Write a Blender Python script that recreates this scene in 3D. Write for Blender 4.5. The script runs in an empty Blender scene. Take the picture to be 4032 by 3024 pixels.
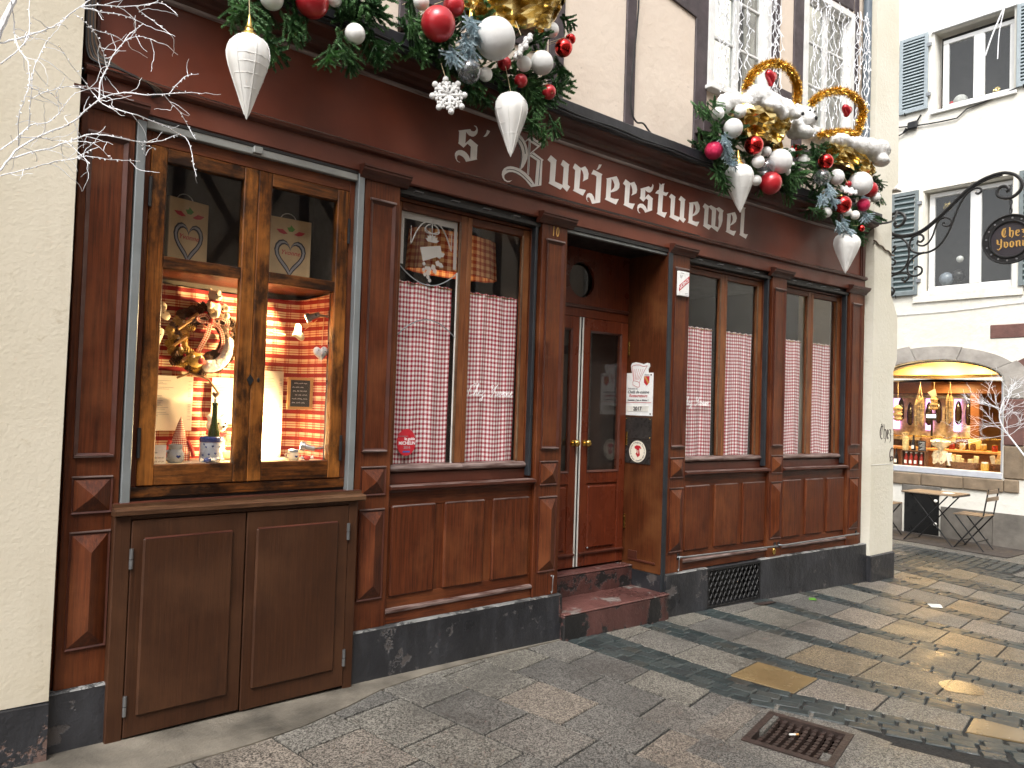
import bpy, bmesh, math, random
from mathutils import Vector, Matrix, noise
random.seed(7)
R = math.radians
scene = bpy.context.scene
col = scene.collection

# ---------------------------------------------------------------- camera
cam_data = bpy.data.cameras.new('camera')
cam = bpy.data.objects.new('camera', cam_data)
col.objects.link(cam)
cam_data.sensor_width = 36.0
cam_data.lens = 27.036
cam_data.clip_start = 0.05
cam_data.clip_end = 400
YAW, PITCH, ROLL = R(39.89), R(1.666), R(1.83)
fw = Vector((math.sin(YAW) * math.cos(PITCH), math.cos(YAW) * math.cos(PITCH), math.sin(PITCH)))
rt = Vector((math.cos(YAW), -math.sin(YAW), 0))
up = rt.cross(fw)
rt2 = rt * math.cos(ROLL) + up * math.sin(ROLL)
up2 = up * math.cos(ROLL) - rt * math.sin(ROLL)
m3 = Matrix((rt2, up2, -fw)).transposed()
cam.matrix_world = Matrix.Translation((0, -4.08, 1.70)) @ m3.to_4x4()
scene.camera = cam

# ---------------------------------------------------------------- overcast daylight
SUN_EL, SUN_AZ = R(52), R(232)          # azimuth measured clockwise from +y
w = bpy.data.worlds.new('World')
scene.world = w
w.use_nodes = True
wn, wl = w.node_tree.nodes, w.node_tree.links
sky = wn.new('ShaderNodeTexSky')
sky.sky_type = 'NISHITA'
sky.sun_disc = False
sky.sun_elevation = SUN_EL
sky.sun_rotation = SUN_AZ
sky.dust_density = 4.0
hsv = wn.new('ShaderNodeHueSaturation')   # cloud cover: nearly colourless sky
hsv.inputs['Saturation'].default_value = 0.16
wl.new(sky.outputs[0], hsv.inputs['Color'])
wl.new(hsv.outputs[0], wn['Background'].inputs['Color'])
wn['Background'].inputs['Strength'].default_value = 0.15
sun_data = bpy.data.lights.new('sun', 'SUN')
sun_data.energy = 1.1
sun_data.angle = R(28)
sun_data.color = (1.0, 0.965, 0.92)
sun = bpy.data.objects.new('sun', sun_data)
col.objects.link(sun)
sd = Vector((math.sin(SUN_AZ) * math.cos(SUN_EL), math.cos(SUN_AZ) * math.cos(SUN_EL), math.sin(SUN_EL)))
sun.rotation_euler = sd.to_track_quat('Z', 'Y').to_euler()
sun.location = sd * 30
vs = scene.view_settings
vs.view_transform = 'Standard'
vs.look = 'None'
vs.gamma = 1.0
vs.use_curve_mapping = False
vs.exposure = 1.27

# ---------------------------------------------------------------- helpers
def bend(x):
    x = min(max(x, -1.0), 9.6)
    return -0.009 * x * x + 0.075 * x - 0.046
def ground(x, y):
    return 0.045 - 0.017 * x + 0.02 * y

WL = {}
class MB:
    def __init__(s):
        s.v, s.f, s.uv = [], [], None
    def add(s, vs, fs):
        n = len(s.v)
        s.v += [tuple(p) for p in vs]
        s.f += [tuple(i + n for i in f) for f in fs]
        return s
    def hexa(s, p):
        return s.add(p, [(0, 3, 2, 1), (4, 5, 6, 7), (0, 1, 5, 4), (1, 2, 6, 5), (2, 3, 7, 6), (3, 0, 4, 7)])
    def box(s, x0, x1, y0, y1, z0, z1, c=0.0):
        if x0 > x1: x0, x1 = x1, x0
        if y0 > y1: y0, y1 = y1, y0
        if z0 > z1: z0, z1 = z1, z0
        if c <= 0:
            return s.hexa([(x0, y0, z0), (x1, y0, z0), (x1, y1, z0), (x0, y1, z0), (x0, y0, z1), (x1, y0, z1), (x1, y1, z1), (x0, y1, z1)])
        c = min(c, (x1 - x0) * .45, (y1 - y0) * .45, (z1 - z0) * .45)
        bm = bmesh.new()
        vs = [bm.verts.new(p) for p in [(x0, y0, z0), (x1, y0, z0), (x1, y1, z0), (x0, y1, z0), (x0, y0, z1), (x1, y0, z1), (x1, y1, z1), (x0, y1, z1)]]
        for f in [(0, 3, 2, 1), (4, 5, 6, 7), (0, 1, 5, 4), (1, 2, 6, 5), (2, 3, 7, 6), (3, 0, 4, 7)]:
            bm.faces.new([vs[i] for i in f])
        bmesh.ops.bevel(bm, geom=bm.edges[:], offset=c, segments=1, affect='EDGES', profile=.5)
        bm.verts.index_update()
        s.add([v.co[:] for v in bm.verts], [[v.index for v in f.verts] for f in bm.faces])
        bm.free()
        return s
    def prism(s, poly, y0, y1, m=None):
        # polygon in (x, z) pushed from y0 (front) to y1
        m = m or (lambda a, b, d: (a, d, b))
        n = len(poly)
        vs = [m(a, b, y0) for a, b in poly] + [m(a, b, y1) for a, b in poly]
        fs = [tuple(range(n)), tuple(range(2 * n - 1, n - 1, -1))] + [(i, i + n, (i + 1) % n + n, (i + 1) % n) for i in range(n)]
        return s.add(vs, fs)
    def prof(s, pts, x0, x1, step=.4):
        # moulding: closed (y, z) section run along x
        k = max(1, int(abs(x1 - x0) / step))
        n = len(pts)
        vs = [(x0 + (x1 - x0) * i / k, y, z) for i in range(k + 1) for y, z in pts]
        fs = [(i * n + j, i * n + (j + 1) % n, (i + 1) * n + (j + 1) % n, (i + 1) * n + j) for i in range(k) for j in range(n)]
        fs += [tuple(range(n - 1, -1, -1)), tuple(k * n + j for j in range(n))]
        return s.add(vs, fs)
    def frame(s, x0, x1, z0, z1, w, y0, y1, rise=0.0):
        # mitred frame of four bars, inner edge at w, front at y0 (inner lip at y0+rise)
        o = [(x0, z0), (x1, z0), (x1, z1), (x0, z1)]
        i = [(x0 + w, z0 + w), (x1 - w, z0 + w), (x1 - w, z1 - w), (x0 + w, z1 - w)]
        vs = [(a, y0, b) for a, b in o] + [(a, y0 + rise, b) for a, b in i] + [(a, y1, b) for a, b in i] + [(a, y1, b) for a, b in o]
        fs = []
        for k in range(4):
            q = (k + 1) % 4
            fs += [(k, q, q + 4, k + 4), (k + 4, q + 4, q + 8, k + 8), (k + 8, q + 8, q + 12, k + 12), (k + 12, q + 12, q, k)]
        return s.add(vs, fs)
    def pyramid(s, x0, x1, z0, z1, y0, y1, base):
        # raised diamond-point block: edge at y1, apex ridge at y0, back at base
        hw = (x1 - x0) / 2
        cx = (x0 + x1) / 2
        if z1 - z0 > 2.2 * hw:
            t, b = (cx, y0, z1 - hw * 1.05), (cx, y0, z0 + hw * 1.05)
        else:
            t = b = (cx, y0, (z0 + z1) / 2)
        vs = [(x0, y1, z0), (x1, y1, z0), (x1, y1, z1), (x0, y1, z1), t, b, (x0, base, z0), (x1, base, z0), (x1, base, z1), (x0, base, z1)]
        if t == b:
            return s.add(vs[:5] + vs[6:], [(0, 1, 4), (1, 2, 4), (2, 3, 4), (3, 0, 4), (0, 5, 6, 1), (1, 6, 7, 2), (2, 7, 8, 3), (3, 8, 5, 0)])
        return s.add(vs, [(0, 1, 5), (1, 2, 4, 5), (2, 3, 4), (3, 0, 5, 4), (0, 6, 7, 1), (1, 7, 8, 2), (2, 8, 9, 3), (3, 9, 6, 0)])
    def tube(s, pts, r, n=6, cap=True):
        pts = [Vector(p) for p in pts]
        k = len(pts)
        rs = r if isinstance(r, (list, tuple)) else [r] * k
        vs, fs = [], []
        a = None
        for i, p in enumerate(pts):
            d = (pts[min(i + 1, k - 1)] - pts[max(i - 1, 0)])
            if d.length < 1e-9: d = Vector((0, 0, 1))
            d.normalize()
            if a is None:
                a = d.orthogonal().normalized()
            a = (a - d * a.dot(d))
            a = a.normalized() if a.length > 1e-6 else d.orthogonal().normalized()
            b = d.cross(a)
            for j in range(n):
                t = 2 * math.pi * j / n
                vs.append(p + (a * math.cos(t) + b * math.sin(t)) * rs[i])
        for i in range(k - 1):
            for j in range(n):
                q = (j + 1) % n
                fs.append((i * n + j, i * n + q, (i + 1) * n + q, (i + 1) * n + j))
        if cap:
            fs += [tuple(range(n - 1, -1, -1)), tuple((k - 1) * n + j for j in range(n))]
        return s.add(vs, fs)
    def lathe(s, prof, c=(0, 0, 0), n=16):
        k = len(prof)
        vs = [(c[0] + r * math.cos(2 * math.pi * j / n), c[1] + r * math.sin(2 * math.pi * j / n), c[2] + z) for r, z in prof for j in range(n)]
        fs = [(i * n + j, i * n + (j + 1) % n, (i + 1) * n + (j + 1) % n, (i + 1) * n + j) for i in range(k - 1) for j in range(n)]
        fs += [tuple(range(n - 1, -1, -1)), tuple((k - 1) * n + j for j in range(n))]
        return s.add(vs, fs)
    def ball(s, c, r, seg=14, ring=9):
        rx, ry, rz = r if isinstance(r, (list, tuple)) else (r, r, r)
        vs = [(c[0], c[1], c[2] - rz)]
        for i in range(1, ring):
            t = math.pi * i / ring
            for j in range(seg):
                p = 2 * math.pi * j / seg
                vs.append((c[0] + rx * math.sin(t) * math.cos(p), c[1] + ry * math.sin(t) * math.sin(p), c[2] - rz * math.cos(t)))
        vs.append((c[0], c[1], c[2] + rz))
        fs = [(0, 1 + (j + 1) % seg, 1 + j) for j in range(seg)]
        for i in range(ring - 2):
            for j in range(seg):
                a, b = 1 + i * seg + j, 1 + i * seg + (j + 1) % seg
                fs.append((a, b, b + seg, a + seg))
        L = len(vs) - 1
        o = 1 + (ring - 2) * seg
        fs += [(o + j, o + (j + 1) % seg, L) for j in range(seg)]
        return s.add(vs, fs)
    def grid(s, fn, nu, nv, uvs=True):
        # fn(u, v) -> point, with uv kept
        n = len(s.v)
        s.uv = s.uv or []
        for i in range(nu + 1):
            for j in range(nv + 1):
                p, uv = fn(i / nu, j / nv)
                s.v.append(tuple(p))
                s.uv.append(uv)
        for i in range(nu):
            for j in range(nv):
                a = n + i * (nv + 1) + j
                s.f.append((a, a + nv + 1, a + nv + 2, a + 1))
        return s
    def xf(s, fn):
        s.v = [tuple(fn(Vector(p))) for p in s.v]
        return s
    def build(s, name, mat, parent=None, bent=False, smooth=False, mesh_only=False):
        if bent:
            s.v = [(x, y + bend(x), z) for x, y, z in s.v]
        xs = [p[0] for p in s.v]; ys = [p[1] for p in s.v]; zs = [p[2] for p in s.v]
        o = Vector(((min(xs) + max(xs)) / 2, (min(ys) + max(ys)) / 2, min(zs)))
        if mesh_only: o = Vector((0, 0, 0))
        me = bpy.data.meshes.new(name)
        me.from_pydata([(x - o.x, y - o.y, z - o.z) for x, y, z in s.v], [], s.f)
        if s.uv and len(s.uv) == len(s.v):
            lay = me.uv_layers.new(name='uv')
            for l in me.loops:
                lay.data[l.index].uv = s.uv[l.vertex_index]
        me.materials.append(MAT[mat])
        fix(me, smooth, flip=not (s.uv))
        if mesh_only:
            return me
        return link(name, me, o, parent)

def fix(me, smooth=False, flip=True):
    if flip:
        bm = bmesh.new()
        bm.from_mesh(me)
        bmesh.ops.recalc_face_normals(bm, faces=bm.faces[:])
        bm.to_mesh(me)
        bm.free()
    if smooth:
        me.polygons.foreach_set('use_smooth', [True] * len(me.polygons))
        if smooth != 'all':
            me.set_sharp_from_angle(angle=R(40))
    me.update()

def link(name, me, o, parent=None, rot=None, scale=None):
    ob = bpy.data.objects.new(name, me)
    col.objects.link(ob)
    WL[ob.name] = Vector(o)
    if parent is not None:
        ob.parent = parent
        ob.location = Vector(o) - WL[parent.name]
    else:
        ob.location = o
    if rot is not None: ob.rotation_euler = rot
    if scale is not None: ob.scale = scale
    return ob

def tag(o, label=None, cat=None, group=None, kind=None):
    if label: o['label'] = label
    if cat: o['category'] = cat
    if group: o['group'] = group
    if kind: o['kind'] = kind
    return o

def thing(name, loc, label, cat, group=None):
    o = bpy.data.objects.new(name, None)
    o.empty_display_size = .1
    col.objects.link(o)
    o.location = loc
    WL[o.name] = Vector(loc)
    return tag(o, label, cat, group)

def curve_mesh(polys, thick, mapf, mat, name, parent=None, bent=False):
    """flat shape with holes (even-odd fill), thickness thick, mapped by mapf(u, v, w)"""
    cu = bpy.data.curves.new('c', 'CURVE')
    cu.dimensions = '2D'
    cu.fill_mode = 'BOTH'
    cu.extrude = thick / 2
    for P in polys:
        sp = cu.splines.new('POLY')
        sp.points.add(len(P) - 1)
        for i, (a, b) in enumerate(P): sp.points[i].co = (a, b, 0, 1)
        sp.use_cyclic_u = True
    return from_curve(cu, mapf, mat, name, parent, bent)

def from_curve(cu, mapf, mat, name, parent, bent):
    ob = bpy.data.objects.new('tmp', cu)
    col.objects.link(ob)
    dg = bpy.context.evaluated_depsgraph_get()
    me = bpy.data.meshes.new_from_object(ob.evaluated_get(dg))
    bpy.data.objects.remove(ob)
    b = MB()
    b.add([mapf(*v.co) for v in me.vertices], [list(p.vertices) for p in me.polygons])
    bpy.data.meshes.remove(me)
    bpy.data.curves.remove(cu)
    return b.build(name, mat, parent, bent)

def text_mesh(s, size, mapf, mat, name, parent=None, bent=False, shear=0.0, align='CENTER', space=1.0, thick=.0012, bold=0.0):
    cu = bpy.data.curves.new('t', 'FONT')
    cu.body = s
    cu.size = size
    cu.shear = shear
    cu.align_x = align
    cu.align_y = 'CENTER'
    cu.space_character = space
    cu.extrude = thick / 2
    cu.offset = bold
    cu.resolution_u = 3
    return from_curve(cu, mapf, mat, name, parent, bent)

def on_front(x0, y0, z0):
    return lambda a, b, c: (x0 + a, y0 - c, z0 + b)
def on_side(x0, y0, z0):
    return lambda a, b, c: (x0 - c, y0 - a, z0 + b)

def arc(cx, cy, r, a0, a1, n):
    return [(cx + r * math.cos(R(a0 + (a1 - a0) * i / n)), cy + r * math.sin(R(a0 + (a1 - a0) * i / n))) for i in range(n + 1)]

def spline(pts, k=6):
    pts = [Vector(p) for p in pts]
    P = [pts[0]] + pts + [pts[-1]]
    out = []
    for i in range(1, len(P) - 2):
        p0, p1, p2, p3 = P[i - 1], P[i], P[i + 1], P[i + 2]
        for j in range(k):
            t = j / k
            out.append(.5 * ((2 * p1) + (p2 - p0) * t + (2 * p0 - 5 * p1 + 4 * p2 - p3) * t * t + (3 * p1 - p0 - 3 * p2 + p3) * t ** 3))
    out.append(pts[-1])
    return out

def blob(name, balls, mat, parent=None, voxel=.012, mesh_only=False, fuzz=0.0):
    """one continuous skin round a set of overlapping ellipsoids"""
    b = MB()
    for c, r in balls: b.ball(c, r, 16, 10)
    me = bpy.data.meshes.new('b')
    me.from_pydata(b.v, [], b.f)
    ob = bpy.data.objects.new('tmp', me)
    col.objects.link(ob)
    md = ob.modifiers.new('r', 'REMESH')
    md.mode = 'VOXEL'
    md.voxel_size = voxel
    sm = ob.modifiers.new('s', 'SMOOTH')
    sm.iterations = 4
    dg = bpy.context.evaluated_depsgraph_get()
    m2 = bpy.data.meshes.new_from_object(ob.evaluated_get(dg))
    bpy.data.objects.remove(ob)
    c = MB()
    c.v = [tuple(v.co) for v in m2.vertices]
    if fuzz:
        c.v = [tuple(v.co + v.normal * fuzz * noise.noise(v.co * 60)) for v in m2.vertices]
    c.f = [tuple(p.vertices) for p in m2.polygons]
    return c.build(name, mat, parent, smooth='all', mesh_only=mesh_only)

# ---------------------------------------------------------------- materials
MAT = {}
class T:
    def __init__(s, name):
        s.m = bpy.data.materials.new(name)
        s.m.use_nodes = True
        s.t = s.m.node_tree
        s.b = s.t.nodes['Principled BSDF']
        s.o = s.t.nodes['Material Output']
        MAT[name] = s.m
    def put(s, sock, v):
        if isinstance(v, bpy.types.NodeSocket): s.t.links.new(v, sock)
        elif isinstance(v, (tuple, list)) and len(v) == 3 and sock.type == 'RGBA': sock.default_value = (*v, 1)
        else: sock.default_value = v
    def n(s, kind, props=None, **ins):
        nd = s.t.nodes.new('ShaderNode' + kind)
        for k, v in (props or {}).items(): setattr(nd, k, v)
        for k, v in ins.items():
            s.put(nd.inputs[int(k[1:])] if k[0] == 'i' and k[1:].isdigit() else nd.inputs[k.replace('_', ' ')], v)
        return nd
    def set(s, **ins):
        for k, v in ins.items(): s.put(s.b.inputs[k.replace('_', ' ')], v)
        return s
    def pos(s, scale=(1, 1, 1), obj=False, jitter=True):
        if obj: v = s.n('TexCoord').outputs['Object']
        else: v = s.n('NewGeometry').outputs['Position']
        if jitter:
            r = s.n('ObjectInfo').outputs['Random']
            v = s.n('VectorMath', {'operation': 'ADD'}, i0=v, i1=s.n('CombineXYZ', X=s.math('MULTIPLY', r, 17.3), Y=s.math('MULTIPLY', r, 7.9), Z=s.math('MULTIPLY', r, 31.7)).outputs[0]).outputs[0]
        return s.n('VectorMath', {'operation': 'MULTIPLY'}, i0=v, i1=scale).outputs[0]
    def noise(s, v, scale, detail=3, rough=.55):
        return s.n('TexNoise', Vector=v, Scale=scale, Detail=detail, Roughness=rough).outputs['Fac']
    def math(s, op, a, b=0.0):
        return s.n('Math', {'operation': op}, i0=a, i1=b).outputs[0]
    def ramp(s, f, stops, interp='LINEAR'):
        r = s.n('ValToRGB', Fac=f)
        e = r.color_ramp
        e.interpolation = interp
        while len(e.elements) < len(stops): e.elements.new(.5)
        for el, (p, c) in zip(e.elements, stops):
            el.position = p
            el.color = (*c, 1) if isinstance(c, (tuple, list)) else (c, c, c, 1)
        return r.outputs[0]
    def mix(s, f, a, b, kind='MIX'):
        x = s.n('Mix', {'data_type': 'RGBA', 'blend_type': kind})
        s.put(x.inputs[0], f); s.put(x.inputs[6], a); s.put(x.inputs[7], b)
        return x.outputs[2]
    def bump(s, h, dist=.002, strength=1.0):
        s.set(Normal=s.n('Bump', Height=h, Distance=dist, Strength=strength).outputs[0])
        return s

def C(r, g, b):
    """sRGB 0-255 of the real surface colour -> linear"""
    f = lambda c: (c / 255 / 12.92) if c / 255 <= .04045 else ((c / 255 + .055) / 1.055) ** 2.4
    return (f(r), f(g), f(b))

def plain(name, c, rough=.5, metal=0.0, var=.25, scale=9, bumpd=0.0, bscale=60, spec=.5, coat=0.0, jit=True):
    t = T(name)
    v = t.pos(jitter=jit)
    n = t.noise(v, scale, 4)
    d = tuple(x * (1 - var) for x in c)
    h = tuple(min(1, x * (1 + var)) for x in c)
    t.set(Base_Color=t.ramp(n, [(.3, d), (.7, h)]), Roughness=t.ramp(t.noise(v, scale * 3), [(.3, max(.02, rough - .1)), (.7, min(1, rough + .1))]), Metallic=metal)
    t.b.inputs['Specular IOR Level'].default_value = spec
    t.b.inputs['Coat Weight'].default_value = coat
    if bumpd: t.bump(t.noise(v, bscale, 4), bumpd)
    return t

def wood(name, dark, mid, wear, vert=True, rough=.42, amount=.5, grain=1.0, stain=.5, patch=(.52, .72)):
    t = T(name)
    k = (38, 38, 1.6) if vert else (1.6, 38, 38)
    v = t.pos(k)
    g = t.noise(v, 2.0, 6, .65)
    p = t.pos()
    big = t.noise(p, 2.3, 4, .6)
    fine = t.noise(t.pos((160, 160, 5) if vert else (5, 160, 160)), 1.0, 3)
    c = t.mix(t.math('MULTIPLY', t.ramp(g, [(.32, 0.0), (.68, 1.0)]), grain), dark, mid)
    c = t.mix(t.math('MULTIPLY', t.ramp(big, [(.45, 0.0), (.7, 1.0)]), amount), c, wear)
    c = t.mix(t.math('MULTIPLY', t.ramp(t.noise(t.pos((1, 1, .5) if vert else (.5, 1, 1)), 5.0, 6, .7), [(patch[0], 0.0), (patch[1], 1.0)]), stain), c, tuple(x * .45 for x in dark))
    # worn pale specks and scratches
    sp = t.ramp(t.noise(t.pos((30, 30, 12) if vert else (12, 30, 30)), 1.7, 6, .75), [(.69, 0.0), (.74, 1.0)])
    c = t.mix(t.math('MULTIPLY', sp, .5), c, tuple(min(1, x * 2.2 + .02) for x in wear))
    t.set(Base_Color=c, Roughness=t.ramp(big, [(.3, rough - .1), (.75, rough + .14)]))
    t.b.inputs['Specular IOR Level'].default_value = .32
    t.bump(t.math('ADD', g, t.math('MULTIPLY', fine, .7)), .0016)
    return t

RW = ((.036, .0088, .0033), (.122, .0290, .0088), (.195, .060, .0175))
wood('wood_v', *RW, True)
wood('wood_h', *RW, False)
wood('wood_door', (.066, .0135, .0062), (.138, .027, .0105), (.19, .045, .014), True, .3, .5)
wood('wood_jamb', (.045, .012, .0048), (.098, .028, .0095), (.17, .065, .020), True, .38, .6)
wood('wood_sash', (.10, .030, .011), (.20, .066, .021), (.30, .125, .045), True, .42, .6)
wood('wood_cab', (.036, .0130, .0052), (.067, .0242, .0092), (.095, .038, .0140), True, .52, .5, .6, .45)
wood('wood_old_v', (.022, .007, .003), (.25, .078, .0125), (.47, .175, .032), True, .36, .6, 1.0, .92, (.44, .60))
wood('wood_old_h', (.020, .007, .003), (.19, .058, .010), (.36, .13, .026), False, .38, .4, 1.0, .95, (.40, .56))
wood('wood_lip', (.050, .022, .011), (.10, .048, .024), (.21, .125, .065), False, .4, .6)
wood('bistro_wood', (.16, .11, .07), (.26, .19, .125), (.34, .26, .18), False, .6, .4)
wood('shop_wood', (.09, .032, .010), (.16, .060, .018), (.22, .09, .03), False, .5, .4)
plain('fascia', (.142, .0345, .0180), .38, var=.38, scale=1.3, bumpd=.0006, bscale=25, spec=.4)
plain('beam', (.122, .031, .0155), .42, var=.25, scale=2.5, bumpd=.0008, bscale=30)
plain('moulding', (.066, .0180, .0098), .4, var=.35, scale=4, bumpd=.0008)
t = T('bead')     # top edge of a moulding, its highlight painted in as grey-pink
v = t.pos((4, 20, 20))
t.set(Base_Color=t.mix(t.ramp(t.noise(v, 1.4, 5), [(.35, 0.0), (.62, 1.0)]), (.055, .024, .018), (.21, .155, .14)), Roughness=.38)
t = T('bead_highlight')     # bright highlight line along a long moulding, put into the colour
v = t.pos((2, 20, 20))
t.set(Base_Color=t.mix(t.ramp(t.noise(v, 1.2, 5), [(.30, 0.0), (.6, 1.0)]), (.10, .055, .045), (.36, .30, .28)), Roughness=.35)
plain('lead_black', (.022, .022, .027), .45, var=.4, scale=5, bumpd=.002, bscale=20)
plain('black_strip', (.012, .011, .011), .5, var=.4, scale=7)
plain('blue_black', (.015, .018, .022), .45, var=.3, scale=6)
plain('cable', (.012, .012, .013), .5)
plain('cable_brown', (.075, .04, .018), .5)
plain('iron', (.016, .0155, .016), .48, metal=.3, var=.4, scale=30, bumpd=.0006)
plain('steel', (.30, .31, .32), .38, metal=.85, var=.15)
plain('zinc', (.24, .26, .265), .45, metal=.4, var=.15, scale=5)
plain('alu', (.33, .335, .32), .4, metal=.4, var=.15, scale=4)
plain('brass', (.62, .42, .12), .25, metal=1.0, var=.15)
plain('white_strip', (.62, .60, .55), .5, var=.1)
plain('letter_white', (.76, .72, .68), .5, var=.07, scale=14, jit=False)
plain('letter_dark', (.03, .016, .014), .5)
plain('gold_paint', (.52, .30, .075), .4, var=.2, scale=40)
plain('vinyl_white', (.82, .82, .82), .5, var=.03)
plain('enamel', (.80, .80, .78), .25, var=.05)
plain('print_red', (.45, .02, .03), .4, var=.1)
plain('print_dark', (.03, .025, .03), .4, var=.1)
plain('print_grey', (.30, .29, .30), .5)
plain('print_blue', (.05, .12, .42), .5)
plain('plate_dark', (.030, .026, .024), .3, var=.3)
plain('sticker_red', (.50, .022, .035), .35, var=.1)
plain('paper', (.76, .70, .58), .7, var=.05)
plain('card', (.56, .39, .21), .7, var=.12)
plain('slate', (.03, .03, .03), .6)
plain('chalk', (.7, .7, .68), .9)
plain('light_wood', (.45, .24, .08), .5, var=.25)
plain('case_dark', (.085, .070, .056), .8, var=.2)
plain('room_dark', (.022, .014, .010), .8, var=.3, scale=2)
plain('stoneware', (.25, .28, .33), .25, var=.15, spec=.6)
plain('cobalt', (.02, .035, .14), .25)
plain('plush', (.78, .70, .55), .95, var=.12, scale=60, bumpd=.004, bscale=160)
plain('plush_white', (.66, .65, .63), .95, var=.10, scale=30, bumpd=.010, bscale=70)
plain('cloth_cream', (.66, .57, .42), .9, var=.1)
plain('black', (.008, .008, .008), .35)
plain('pine_cone', (.10, .045, .018), .7, var=.5, scale=60)
plain('cone_gold', (.42, .26, .05), .5, var=.4, scale=60)
plain('berry_red', (.45, .015, .02), .3)
plain('ribbon', (.50, .045, .035), .7, var=.35, scale=150)
plain('twig', (.22, .12, .055), .8, var=.3)
plain('bottle_green', (.018, .03, .006), .12, var=.2)
plain('lamp_metal', (.36, .36, .36), .35, metal=.7)
plain('white_paint', (.74, .74, .73), .45, var=.06)
plain('casing_white', (.70, .70, .68), .5, var=.1)
plain('timber', (.052, .038, .042), .6, var=.35, scale=6, bumpd=.003, bscale=25)
plain('downpipe', (.11, .14, .17), .4, var=.2)
plain('birch_white', (.80, .81, .84), .7, var=.12, scale=40)
plain('fir', (.040, .110, .034), .5, var=.6, scale=30)
plain('fir_tip', (.105, .225, .080), .5, var=.5, scale=30)
plain('frost', (.46, .56, .60), .7, var=.25, scale=60)
plain('bark', (.05, .03, .018), .8)
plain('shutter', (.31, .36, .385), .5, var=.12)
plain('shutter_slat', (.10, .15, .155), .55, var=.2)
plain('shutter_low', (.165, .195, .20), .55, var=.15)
plain('net', (.42, .40, .37), .9, var=.1)
plain('far_gloom', (.028, .024, .022), .7, var=.3)
plain('red_sandstone', (.155, .075, .062), .85, var=.25, scale=7, bumpd=.004)
plain('brown_stone', (.22, .165, .11), .85, var=.3, scale=5, bumpd=.006, bscale=14)
plain('grey_stone', (.36, .33, .295), .85, var=.2, scale=5, bumpd=.006, bscale=14)
plain('dado', (.155, .14, .12), .8, var=.3, scale=4, bumpd=.004, bscale=20)
plain('sill_metal', (.50, .52, .57), .35, var=.08)
plain('shop_ceiling', (.60, .43, .19), .7, var=.04)
plain('shop_wall', (.30, .17, .075), .7, var=.3, scale=3)
plain('salami', (.42, .29, .14), .7, var=.5, scale=35, bumpd=.003, bscale=50)
plain('string', (.62, .50, .30), .8)
plain('wicker', (.13, .055, .02), .7, var=.5, scale=50)
plain('cello', (.62, .52, .36), .18, var=.4, scale=14, spec=.8)
plain('juice', (.28, .025, .012), .2, var=.3)
plain('pasta', (.60, .46, .20), .6, var=.3, scale=30)
plain('wine_glass', (.02, .012, .008), .12)
plain('label_white', (.72, .70, .64), .6)
plain('red_paint', (.125, .040, .034), .5, var=.3, scale=6, bumpd=.001)
plain('concrete', (.125, .110, .088), .6, var=.5, scale=4, bumpd=.004, bscale=70)
plain('litter', (.7, .7, .66), .8)
plain('leaf_green', (.10, .28, .03), .6)
plain('rust', (.036, .023, .019), .5, var=.4, scale=20, bumpd=.002)
plain('mat_brown', (.050, .040, .034), .85, var=.3, bumpd=.004)
plain('yellow_shade', (.70, .40, .07), .8)
plain('roof_tile', (.16, .06, .04), .8)

t = T('render_cream')     # trowelled lime render, dirt streaks
v = t.pos(jitter=False)
a = t.noise(v, .9, 5, .6); b = t.noise(t.pos((5, 5, .7), jitter=False), 1.0, 5, .65)
c = t.ramp(a, [(.3, (.56, .50, .385)), (.7, (.64, .585, .475))])
c = t.mix(t.math('MULTIPLY', t.ramp(b, [(.55, 0.0), (.78, 1.0)]), .35), c, (.36, .30, .20))
c = t.mix(t.math('MULTIPLY', t.ramp(t.noise(v, 9, 6, .7), [(.63, 0.0), (.72, 1.0)]), .5), c, (.40, .33, .22))
t.set(Base_Color=c, Roughness=.85)
rel = t.math('ADD', t.noise(v, 55, 5, .6), t.math('MULTIPLY', t.noise(v, 9, 3), .6))
t.bump(rel, .0022)
t = T('render_pale')      # smoother plaster between the timbers
v = t.pos(jitter=False)
c = t.ramp(t.noise(v, 1.2, 5, .6), [(.3, (.60, .50, .41)), (.7, (.68, .585, .49))])
c = t.mix(t.math('MULTIPLY', t.ramp(t.noise(v, 11, 6, .75), [(.64, 0.0), (.74, 1.0)]), .5), c, (.30, .25, .21))
t.set(Base_Color=c, Roughness=.85)
t.bump(t.noise(v, 14, 5, .6), .006)
t = T('render_white')     # far house
v = t.pos(jitter=False)
c = t.ramp(t.noise(v, .7, 5, .6), [(.3, (.70, .67, .58)), (.7, (.80, .78, .72))])
c = t.mix(t.math('MULTIPLY', t.ramp(t.noise(t.pos((3, 3, .6), jitter=False), 1.3, 6, .7), [(.55, 0.0), (.75, 1.0)]), .35), c, (.45, .40, .31))
t.set(Base_Color=c, Roughness=.88)
t.bump(t.noise(v, 8, 5, .6), .012)
t = T('render_corner')    # corner pier, faint vertical dirt
v = t.pos(jitter=False)
c = t.ramp(t.noise(v, 1.1, 5, .6), [(.3, (.62, .585, .475)), (.7, (.70, .67, .58))])
c = t.mix(t.math('MULTIPLY', t.ramp(t.noise(v, 7, 6, .75), [(.62, 0.0), (.75, 1.0)]), .45), c, (.36, .32, .22))
t.set(Base_Color=c, Roughness=.85)
t.bump(t.noise(v, 24, 5, .65), .006)

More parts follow.
